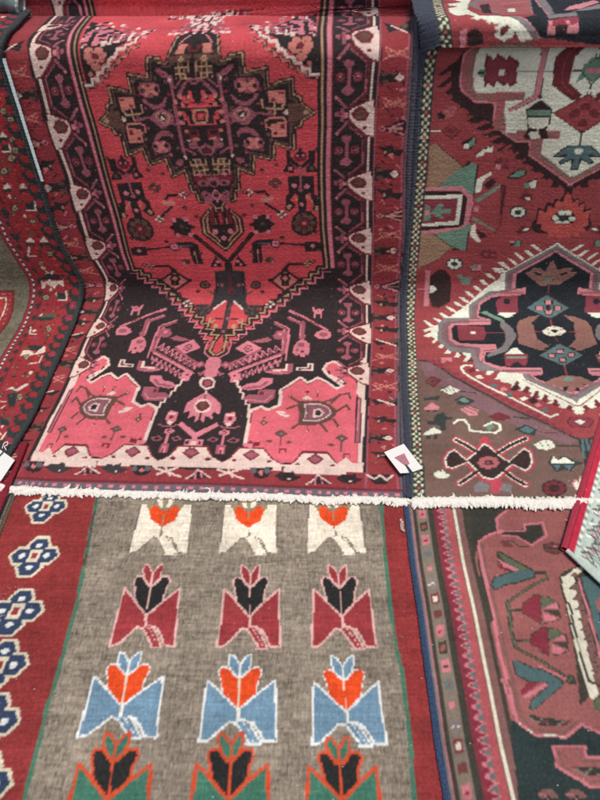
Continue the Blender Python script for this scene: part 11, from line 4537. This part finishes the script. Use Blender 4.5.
def make_pile(name, key, palette, mat, parent, seed, wrinkle=.003, speck=None, pile=.0006, fade=.045, grain=1.6, rib=.35):
    d = RUG[key]; D = Drape(d); rng = np.random.default_rng(seed)
    NU = int(round(d['half']*2/KNOT)); NV = int(round((d['v1']-d['v_origin'])/KNOT))+4
    g = knot(d['chart'], NU, NV)
    c0 = int(round((d['u0']+1)/2*NU)); c1 = int(round((d['u1']+1)/2*NU)); r0 = int(round((d['v0']-d['v_origin'])/KNOT)); r1 = NV-4
    g = g[r0:r1, c0:c1]; nv, nu = g.shape
    u = (np.arange(c0, c1)+.5)/NU*2-1; v = d['v_origin']+(np.arange(r0, r1)+.5)*KNOT
    P = D.grid(u, v)
    # dyed wool: one colour per knot, uneven from row to row and knot to knot
    lut = np.zeros((256, 3)); default = lin(next(iter(palette.values()))); lut[:] = default
    for c, rgb in palette.items(): lut[ord(c)] = lin(rgb)
    # knots are coarser than the mesh: sample the chart once per knot so the edges step
    kr = (np.floor(np.arange(nv)/grain)*grain+grain/2).astype(int).clip(0, nv-1); kc = (np.floor(np.arange(nu)/grain)*grain+grain/2).astype(int).clip(0, nu-1)
    g = g[kr][:, kc]
    C = lut[g]
    row = np.interp(np.arange(nv), np.arange(0, nv+9, 7), rng.standard_normal(len(np.arange(0, nv+9, 7))))
    f = 1+fade*row[:, None]+.05*smooth_noise(rng, nv, nu, 40, 18)+.05*rib*smooth_noise(rng, nv, nu, 2, 26)+.04*smooth_noise(rng, nv, nu, 120, 90)+.10*rng.standard_normal((nv, nu))+.07*smooth_noise(rng, nv, nu, 4, 1)
    C = C*np.clip(f, .55, 1.6)[..., None]
    fuzz = np.abs(rng.standard_normal((nv, nu)))**2*.012          # stray pale fibres
    C = C+fuzz[..., None]*np.array([1, .9, .9])*.5
    if speck:
        for letters, amt in speck:
            k = np.isin(g, [ord(x) for x in letters])
            s = amt*(.6*smooth_noise(rng, nv, nu, 7, 1)+.5*smooth_noise(rng, nv, nu, 2, 1)+.5*smooth_noise(rng, nv, nu, 2, 10)+.3*smooth_noise(rng, nv, nu, 34, 30)+.3*np.maximum(0, smooth_noise(rng, nv, nu, 3, 1)-1.1)*2)
            s2 = np.clip(1+s, .35, 2.2)
            C = np.where(k[..., None], C*s2[..., None]*np.array([1.02, 1, .97]), C)
    # yarn ends mix a little across the colour edges; lint caught in the pile
    B = C.copy(); B[1:-1] = .6*C[1:-1]+.2*(C[:-2]+C[2:]); C = B.copy(); C[:, 1:-1] = .6*B[:, 1:-1]+.2*(B[:, :-2]+B[:, 2:])
    lint = rng.random((nv, nu)) < .0004; lint[:, 1:] |= lint[:, :-1] & (rng.random((nv, nu-1)) < .6)
    C = np.where(lint[..., None], C*.4+.33, C)
    # relief: soft wrinkles, pile height per knot
    dv = np.gradient(P, axis=0); du = np.gradient(P, axis=1); N = np.cross(du, dv); N /= np.linalg.norm(N, axis=2, keepdims=True)+1e-12
    h = wrinkle*np.maximum(-.6, .75*smooth_noise(rng, nv, nu, 130, 150)+.25*smooth_noise(rng, nv, nu, 60, 110))+pile*.8*rng.standard_normal((nv, nu))+pile*.9*rib*smooth_noise(rng, nv, nu, 2, 40)+pile*.5*smooth_noise(rng, nv, nu, 3, 2)
    lum = lut[g].mean(2); h = h+.0012*(lum-.2)*(lum > .3)
    P = P+N*h[..., None]
    # a turned-down rim gives the sheet its thickness
    co = np.concatenate([P.reshape(-1, 3)]); idx = np.arange(nv*nu).reshape(nv, nu)
    q = np.stack([idx[:-1, :-1], idx[:-1, 1:], idx[1:, 1:], idx[1:, :-1]], -1).reshape(-1, 4)
    rim = np.concatenate([idx[0, :], idx[1:, -1], idx[-1, -2::-1], idx[-2:0:-1, 0]])
    low = co[rim]-N.reshape(-1, 3)[rim]*.009
    k = np.arange(len(rim)); kn = np.roll(k, -1); base = len(co)
    q = np.concatenate([q, np.stack([rim[kn], rim[k], base+k, base+kn], -1)])
    co = np.concatenate([co, low]); C = np.concatenate([C.reshape(-1, 3), C.reshape(-1, 3)[rim]*.8])
    me = mesh_np(name, co, q)
    at = me.color_attributes.new('dye', 'FLOAT_COLOR', 'POINT')
    at.data.foreach_set('color', np.concatenate([np.clip(C, .004, .95), np.ones((len(C), 1))], 1).astype(np.float32).ravel())
    return link(name, me, mat, parent)

# ------------------------------------------------------------------ trims
def tube_mesh(name, path, rw, rt, sides=8, up=None, ridge=.0):
    """elliptical cord along path (n,3): rw half width, rt half thickness, up = normals"""
    path = np.asarray(path, float); n = len(path)
    t = np.gradient(path, axis=0); t /= np.linalg.norm(t, axis=1, keepdims=True)
    up = np.tile([0, 0, 1.], (n, 1)) if up is None else up
    sd = np.cross(t, up); sd /= np.linalg.norm(sd, axis=1, keepdims=True)+1e-9; nn = np.cross(sd, t)
    a = np.arange(sides)/sides*2*math.pi
    rr = 1+ridge*np.sin(np.arange(n)*2.1)[:, None]+ridge*.8*np.random.default_rng(n).standard_normal((n, sides))
    co = path[:, None]+sd[:, None]*(np.cos(a)*rw*rr)[..., None]+nn[:, None]*(np.sin(a)*rt*rr)[..., None]
    idx = np.arange(n*sides).reshape(n, sides); nx = np.roll(idx, -1, 1)
    q = np.stack([idx[:-1], nx[:-1], nx[1:], idx[1:]], -1).reshape(-1, 4)
    return mesh_np(name, co.reshape(-1, 3), q)
def edge_path(key, side, dx, v0, v1, step=.004, lift=.002):
    D = Drape(RUG[key]); v = np.arange(v0, v1, step)
    p = D.grid(np.array([side]), v)[:, 0]; t = np.gradient(p, axis=0)
    n = np.stack([np.zeros(len(p)), -t[:, 2], t[:, 1]], 1); n /= np.linalg.norm(n, axis=1, keepdims=True)+1e-9
    p = p+n*lift; p[:, 0] += dx
    k = np.ones(9)/9; ps = p.copy()
    for i in range(3): ps[4:-4, i] = np.convolve(p[:, i], k, 'valid')
    return ps, n
def fringe(name, key, u0, u1, length, mat, parent, seed, count=330, zmin=.004, bright=1.):
    """knotted wool ends along the lower edge of a rug"""
    d = RUG[key]; D = Drape(d); rnd = random.Random(seed)
    u = np.linspace(u0, u1, count); p = D.grid(u, np.array([d['v0']]))[0]
    co = []; qs = []; S = 6; base = 0
    prof = [.8, 1.1, 1.3, 1.05, 1.25, 1.0, .45]
    wave = [rnd.uniform(-1, 1) for _ in range(40)]; sway = [rnd.uniform(-1, 1) for _ in range(12)]
    for layer in range(3):
        for i in range(count):
            x, y, z = p[i]; x += rnd.gauss(0, .003); f = i/count*38; fs = i/count*10; y += .006*(sway[int(fs)]*(1-fs % 1)+sway[int(fs)+1]*(fs % 1))-.003
            L = length*(.86+.10*(wave[int(f)]*(1-f % 1)+wave[int(f)+1]*(f % 1))+rnd.gauss(0, .07))*(1, .93, .8)[layer]
            ang = rnd.gauss(0, .38)+.25*wave[(int(f)+7) % 39]; r0 = rnd.uniform(.0042, .0068); bend = rnd.gauss(0, .8)
            lift = rnd.uniform(0, .004)+layer*.003; yy = y+.003; xx = x; zz = z+.003
            n = len(prof)
            for k in range(n):
                t = k/(n-1); a = ang+bend*t
                cx = xx+math.sin(a)*L*t; cy = yy-math.cos(a)*L*t; cz = max(zmin+.003, zz+lift*math.sin(t*2.6)-t*(zz-zmin-.004))
                r = r0*prof[k]*rnd.uniform(.85, 1.15)
                for s in range(S):
                    b = s/S*2*math.pi; co.append((cx+math.cos(b)*r*math.cos(a), cy+math.cos(b)*r*math.sin(a), cz+math.sin(b)*r))
            for k in range(n-1):
                for s in range(S):
                    qs.append((base+k*S+s, base+k*S+(s+1) % S, base+(k+1)*S+(s+1) % S, base+(k+1)*S+s))
            base += n*S
    return link(name, mesh_np(name, np.array(co), np.array(qs)), mat, parent)

def slab(name, corners, thick, mat, parent, curl=0., sub=1):
    """thin card from a polygon of 3D corners"""
    n = len(corners); c = np.array(corners, float)
    top = c+np.array([0, 0, thick]); co = np.concatenate([c, top])
    me = bpy.data.meshes.new(name)
    faces = [list(range(n, 2*n)), list(range(n-1, -1, -1))]+[[i, (i+1) % n, n+(i+1) % n, n+i] for i in range(n)]
    me.from_pydata(co.tolist(), [], faces); me.update()
    return link(name, me, mat, parent)
def box_mesh(name, x0, x1, y0, y1, z0, z1):
    me = bpy.data.meshes.new(name)
    v = [(x, y, z) for x in (x0, x1) for y in (y0, y1) for z in (z0, z1)]
    me.from_pydata(v, [], [(0, 1, 3, 2), (4, 6, 7, 5), (0, 4, 5, 1), (2, 3, 7, 6), (0, 2, 6, 4), (1, 5, 7, 3)]); me.update(); return me

# ------------------------------------------------------------------ setting
g = bpy.data.meshes.new('ground'); g.from_pydata([(-40, -40, 0), (40, -40, 0), (40, 40, 0), (-40, 40, 0)], [], [(0, 1, 2, 3)])
tag(link('ground', g, plain('worn concrete', (.30, .29, .27), .9, .2, .2, 6, .4, .01)), kind='structure')
pl = link('platform', box_mesh('platform', -2.2, 2.2, 2.46, 3.6, .0, 1.13), plain('dark timber', (.06, .05, .045), .8))
tag(pl, kind='structure')
pl2 = link('platform', box_mesh('platform_step', -2.2, 2.2, 2.83, 3.6, 1.131, 1.225), pl.data.materials[0]); tag(pl2, kind='structure')

white_wool = plain('bleached wool fringe', (.88, .85, .79), .9, .1, .08, 150, .5, .002, .3)
navy = plain('navy goat hair selvage', (.035, .045, .075), .75, .35, .45, 190, .9, .004, .25)
slate = plain('slate blue selvage', (.085, .085, .12), .75, .3, .4, 190, .9, .004, .3)
dark = plain('dark green selvage', (.022, .032, .034), .6, .4, .4, 150, .9, .004, .2)
blue = plain('blue selvage', (.03, .062, .135), .8, .2, .35, 190, .8, .003, .2)

# ------------------------------------------------------------------ the rugs
PALETTES = {
    'centre': dict(r=(204, 80, 88), o=(146, 58, 64), p=(218, 104, 118), k=(48, 40, 42), w=(228, 202, 192), i=(212, 128, 142), m=(158, 90, 104), d=(118, 44, 54), t=(186, 148, 118), b=(104, 74, 66), g=(104, 98, 108), s=(206, 128, 118), G=(60, 58, 60)),
    'right': dict(e=(156, 72, 76), C=(216, 214, 180), n=(116, 92, 84), w=(226, 230, 212), k=(58, 40, 42), K=(34, 40, 46), i=(206, 134, 142), q=(168, 98, 100), j=(138, 120, 108), m=(138, 62, 74), d=(112, 50, 56), a=(88, 118, 120), g=(112, 146, 128), c=(158, 130, 106), o=(192, 88, 84), y=(128, 122, 124), v=(130, 98, 104), x=(58, 42, 42), h=(56, 64, 64), b=(146, 106, 98), f=(186, 72, 88)),
    'left': dict(r=(150, 48, 54), d=(112, 44, 50), k=(48, 54, 54), f=(108, 104, 90), w=(222, 206, 190), t=(168, 150, 120), o=(172, 62, 58), p=(150, 54, 74), G=(86, 90, 72)),
    'tulip': dict(r=(142, 52, 54), y=(138, 129, 117), g=(72, 120, 98), G=(74, 72, 66), w=(236, 228, 212), O=(226, 78, 32), o=(204, 80, 48), c=(150, 56, 62), i=(222, 178, 172), k=(36, 38, 38), b=(110, 144, 170), W=(228, 232, 230), f=(64, 118, 100), t=(222, 212, 188), n=(150, 140, 112), d=(112, 106, 98), N=(52, 68, 98)),
    'salmon': dict(s=(150, 92, 90), h=(62, 60, 52), N=(50, 68, 100), y=(128, 116, 116), i=(196, 118, 128), t=(126, 114, 102), d=(128, 48, 62), g=(98, 110, 110), p=(168, 84, 88), w=(216, 212, 192), m=(124, 88, 84), b=(112, 62, 62), q=(144, 82, 80), n=(92, 100, 80), k=(54, 54, 48), K=(40, 54, 54), a=(76, 102, 104)),
    'mat': dict(w=(190, 204, 194), r=(190, 45, 70), y=(130, 146, 136), p=(188, 140, 142), g=(112, 136, 128), b=(96, 104, 102), W=(240, 245, 240))
}

hang = 'rugs draped over the bench'; lay = 'rugs laid flat in front'
r = empty('rug', (-.05, 1.9, 0), 'long red rug in the middle with a dark stepped medallion and ivory zigzag border', 'rug', hang)
make_pile('pile', 'centre', PALETTES['centre'], wool('red medallion rug wool'), r, 11, .0035)
fringe('fringe', 'centre', -.97, 1.0, .035, white_wool, r, 5, 270, .006)
p, n = edge_path('centre', 1., .010, .09, 2.62); link('selvage', tube_mesh('selvage', p, .0105, .007, 8, n, .13), slate, r)
p, n = edge_path('centre', -1., -.008, .09, 2.55); link('selvage', tube_mesh('selvage', p, .010, .006, 8, n, .13), slate, r)

r = empty('rug', (.8, 1.9, 0), 'rug on the right with cream and black spiked hexagons and a checkered edge strip', 'rug', hang)
make_pile('pile', 'right', PALETTES['right'], wool('hexagon rug wool'), r, 12, .0025)
fringe('fringe', 'right', -1.0, .62, .043, white_wool, r, 6, 260, .012)
p, n = edge_path('right', -1., -.010, RUG['right']['v0'], 2.36); link('selvage', tube_mesh('selvage', p, .0115, .008, 8, n, .13), navy, r)
fl = make_pile('folded_flap', 'flap', PALETTES['right'], wool('hexagon rug flap wool'), r, 13, .002)
p, n = edge_path('flap', -1., -.030, .0, .45); f2 = link('selvage', tube_mesh('selvage', p, .034, .010, 10, n, .10), navy, fl); f2.location = (0, 0, 0)

r = empty('rug', (-1.1, 1.9, 0), 'dark grey rug with a busy red border hanging at the far left', 'rug', hang)
make_pile('pile', 'left', PALETTES['left'], wool('grey field rug wool'), r, 14, .003, speck=(('f', .22),))
p, n = edge_path('left', 1., .006, .12, 2.5); link('selvage', tube_mesh('selvage', p, .011, .009, 8, n, .13), dark, r)
cy = plain('painted pale cyan glint', (.74, .96, 1.), .2, .6, .05, 40, .1, .001)  # highlight on the rug edge, painted pale cyan and built as a strip
p, n = edge_path('left', 1., .020, 1.70, 2.15, lift=.008); s = link('edge_glint', tube_mesh('edge_glint', p, .0068, .0045, 8, n, .06), cy, r); s['label'] = 'pale cyan strip modelled for the glint along the rug edge'
fringe('fringe', 'left', -.3, 1.0, .04, white_wool, r, 8, 150, .014)

r = empty('rug', (-.3, .9, 0), 'taupe rug with rows of white, red, blue and green tulips between red borders', 'rug', lay)
make_pile('pile', 'tulip', PALETTES['tulip'], wool('tulip rug wool', .25, .5), r, 15, .003, rib=1., speck=(('y', .30), ('rcbOwf', .13)))
p, n = edge_path('tulip', -.81, -.004, .22, 1.59); link('selvage', tube_mesh('selvage', p, .009, .004, 8, n, .12), plain('brown selvage', (.12, .085, .06), .85, .2, .3, 190, .8, .003), r)
y = np.linspace(1.165, 1.212, 24)
tp = np.stack([.346+.0016*np.sin(np.arange(24)*1.7), y, .0105+.002*np.sin(np.arange(24)*.9)], 1)
link('tuft', tube_mesh('tuft', tp, .0062, .004, 9, None, .30), plain('pink tuft wool', (.60, .40, .37), .9, .1, .3, 260, .9, .003), r)

r = empty('rug', (.8, .9, 0), 'salmon pink rug with teal bird shapes and a zigzag striped border, lower right', 'rug', lay)
make_pile('pile', 'salmon', PALETTES['salmon'], wool('salmon rug wool', .25), r, 16, .002)
p, n = edge_path('salmon', -1., -.002, .2, 1.49); link('selvage', tube_mesh('selvage', p, .0075, .005, 8, n, .12), blue, r)

# a sliver of one more rug at the left margin
RUG['sliver'] = dict(half=.15, v_origin=0, u0=-1, u1=1, v0=0, v1=.9, origin=[-1.33, .65], across=[1, 0], along=[0, 1], z=.004, chart=(
    'd-,-10 -10,300 0,0 900,-300 0\nk-,96 -10,18 0,0 900,-18 0\nb-,114 -10,10 0,0 900,-10 0\n'+'\n'.join('%s-,%d %d,%d 0,0 6,%d 0' % (random.Random(i).choice('wiwpw'), 196+random.Random(i).randint(-3, 6), 20+i*11, 22, -22) for i in range(60))
    +'\n'+'\n'.join('%s-,%d %d,40 8,-30 14,-20 -8' % ('pik'[i % 3], 120, 10+i*30) for i in range(22))))
r = empty('rug', (-1.2, 1.1, 0), 'sliver of dark red rug with pink and white dashes at the left margin', 'rug', lay)
make_pile('pile', 'sliver', dict(d=(130, 35, 48), k=(60, 35, 38), b=(90, 70, 55), w=(225, 205, 195), i=(205, 120, 130), p=(190, 70, 90)), wool('sliver rug wool', .25), r, 18, .001)

r = empty('mat', (1.0, 1.3, 0), 'pale mint mat corner with a bright crimson bound edge at the right margin', 'mat', lay)
make_pile('pile', 'mat', PALETTES['mat'], wool('mint mat wool', .3), r, 17, .002)
D = Drape(RUG['mat']); v = np.arange(-.004, .85, .004); p = D.grid(np.array([-1.]), v)[:, 0]+np.array([0, 0, -.009])
o = np.array(RUG['mat']['across']); p[:, 0] -= o[0]*.010; p[:, 1] -= o[1]*.010
link('binding', tube_mesh('binding', p, .011, .010, 10, None, .015), plain('crimson cotton binding', (.42, .030, .065), .85, .2, .25, 240, .9, .004, .2), r)
uu = np.linspace(-1, .8, 110); p = D.grid(uu, np.array([-.002]))[0]+np.array([0, 0, -.004])
link('hem', tube_mesh('hem', p, .008, .007, 8, None, .05), plain('mint cotton hem', (.50, .60, .55), .85, .2), r)

# ------------------------------------------------------------------ price tags and the wrapped roll
paper = plain('white card', (.86, .86, .85), .55, .4, .02, 30, .05, .001)
def tagobj(label, corners, zoff): 
    c = np.array(corners); t = empty('price_tag', tuple(c.mean(0)), label, 'price tag', 'paper price tags')
    # card bowed slightly, with its own thickness
    c = c+np.array([0, 0, zoff]); return t, c
t, c = tagobj('white card tag with a pink printed patch beside the checkered strip', [(.3112, 1.4841, .0356), (.3883, 1.5254, .0359), (.4434, 1.409, .0352), (.4045, 1.392, .0351), (.392, 1.419, .0352), (.3865, 1.4165, .0352), (.397, 1.389, .0352), (.3594, 1.3863, .0351)], .006)
slab('card', c, .0012, paper, t)
pm, nt, b = new_mat('pink print')
tcn = nt.nodes.new('ShaderNodeTexCoord'); nz = nt.nodes.new('ShaderNodeTexVoronoi'); nz.inputs['Scale'].default_value = 150
nt.links.new(tcn.outputs['Object'], nz.inputs['Vector']); cr = nt.nodes.new('ShaderNodeValToRGB')
cr.color_ramp.elements[0].position = .2; cr.color_ramp.elements[0].color = (.62, .22, .32, 1); cr.color_ramp.elements[1].position = .7; cr.color_ramp.elements[1].color = (.36, .17, .20, 1)
nt.links.new(nz.outputs['Distance'], cr.inputs['Fac']); nt.links.new(cr.outputs['Color'], b.inputs['Base Color']); b.inputs['Roughness'].default_value = .6
slab('print', np.array([(.3455, 1.4579, .0355), (.3847, 1.4793, .0356), (.3985, 1.4298, .0353), (.3832, 1.4172, .0352)])+np.array([0, 0, .0073]), .0006, pm, t)
thread = plain('dark blue thread', (.03, .07, .11), .7)
def string(path, r_, mat, parent):
    p = np.array(path, float); k = np.linspace(0, len(p)-1, 40); q = np.stack([np.interp(k, np.arange(len(p)), p[:, i]) for i in range(3)], 1)
    for _ in range(3): q[1:-1] = (q[:-2]+2*q[1:-1]+q[2:])/4
    return link('string', tube_mesh('string', q, r_, r_, 6), mat, parent)
string([(.3845, 1.423, .044), (.3931, 1.3976, .0445), (.3975, 1.378, .042), (.394, 1.345, .036)], .0035, thread, t)
t, c = tagobj('plain white card tag at the left margin tied with a pale curled thread', [(-1.1354, 1.5107, .0358), (-1.0403, 1.4438, .0354), (-1.0592, 1.3483, .0348), (-1.1536, 1.4159, .0352)], .010)
slab('card', c, .0012, paper, t)
string([(-1.13, 1.42, .0485), (-1.1087, 1.4438, .0485), (-1.0963, 1.4721, .0485), (-1.0916, 1.4913, .048)], .003, thread, t)
string([(-1.1026, 1.4961, .050), (-1.1046, 1.5231, .051), (-1.0912, 1.528, .052), (-1.0875, 1.511, .052), (-1.0982, 1.5061, .051), (-1.0849, 1.4885, .049)], .0018, white_wool, t)

r = empty('wrapped_roll', (-1.3, 2.69, 1.17), 'grey green plastic wrapped roll with a pale rim at the top left corner', 'roll')
pth = np.array([(-1.56+i*.0125, 2.69, 1.212) for i in range(42)])
pth[:, 2] += .004*np.sin(np.arange(42)*.9)
w = link('wrap', tube_mesh('wrap', pth, .043, .043, 22, None, .035), plain('cloudy grey green plastic', (.16, .23, .24), .22, .6, .5, 14, .6, .01), r)
a = np.linspace(0, 2*math.pi, 49)
rim = np.stack([np.full(49, -1.046)+.004*np.sin(a*3), 2.69+.042*np.cos(a), 1.212+.042*np.sin(a)], 1)
link('rim', tube_mesh('rim', rim, .006, .006, 8, np.tile([1., 0, 0], (49, 1)), .15), plain('pale plastic rim', (.62, .74, .72), .25, .6, .2, 30), r)
bm_co = [(-1.050, 2.69, 1.212)]+[(-1.050, 2.69+.040*math.cos(x), 1.212+.040*math.sin(x)) for x in a[:-1]]
me = bpy.data.meshes.new('end_cap'); me.from_pydata(bm_co, [], [(0, 1+i, 1+(i+1) % 48) for i in range(48)]); me.update()
link('end_cap', me, plain('grey wrapped end', (.22, .27, .27), .35, .5, .5, 40), r)

# ------------------------------------------------------------------ light, camera
SUN_EL, SUN_AZ = rad(77), rad(166)       # azimuth of the light, from +Y clockwise
w = bpy.data.worlds.new('World'); scene.world = w; w.use_nodes = True
nt = w.node_tree; bg = nt.nodes['Background']; sky = nt.nodes.new('ShaderNodeTexSky'); sky.sky_type = 'NISHITA'; sky.sun_disc = False
sky.sun_elevation = SUN_EL; sky.sun_rotation = SUN_AZ; sky.dust_density = 4; sky.air_density = 1.2
nt.links.new(sky.outputs['Color'], bg.inputs['Color']); bg.inputs['Strength'].default_value = .072
L = bpy.data.lights.new('sun', 'SUN'); L.energy = 2.3; L.angle = rad(16); L.color = (1, .93, .84)
so = bpy.data.objects.new('sun', L); col.objects.link(so)
dirv = (math.sin(SUN_AZ)*math.cos(SUN_EL), math.cos(SUN_AZ)*math.cos(SUN_EL), math.sin(SUN_EL))
from mathutils import Vector
so.rotation_euler = Vector(dirv).to_track_quat('Z', 'Y').to_euler(); so.location = (0, -2, 5)

cam = bpy.data.cameras.new('camera'); cam.sensor_width = 36; cam.lens = 36*620/800; cam.clip_end = 500; cam.clip_start = .05
c = bpy.data.objects.new('camera', cam); col.objects.link(c); c.location = (0, 0, 1.8); c.rotation_euler = (rad(45), 0, 0); scene.camera = c
scene.render.resolution_x = 768; scene.render.resolution_y = 1024
vs = scene.view_settings; vs.view_transform = 'Standard'; vs.look = 'None'; vs.exposure = 0.05; vs.gamma = 1
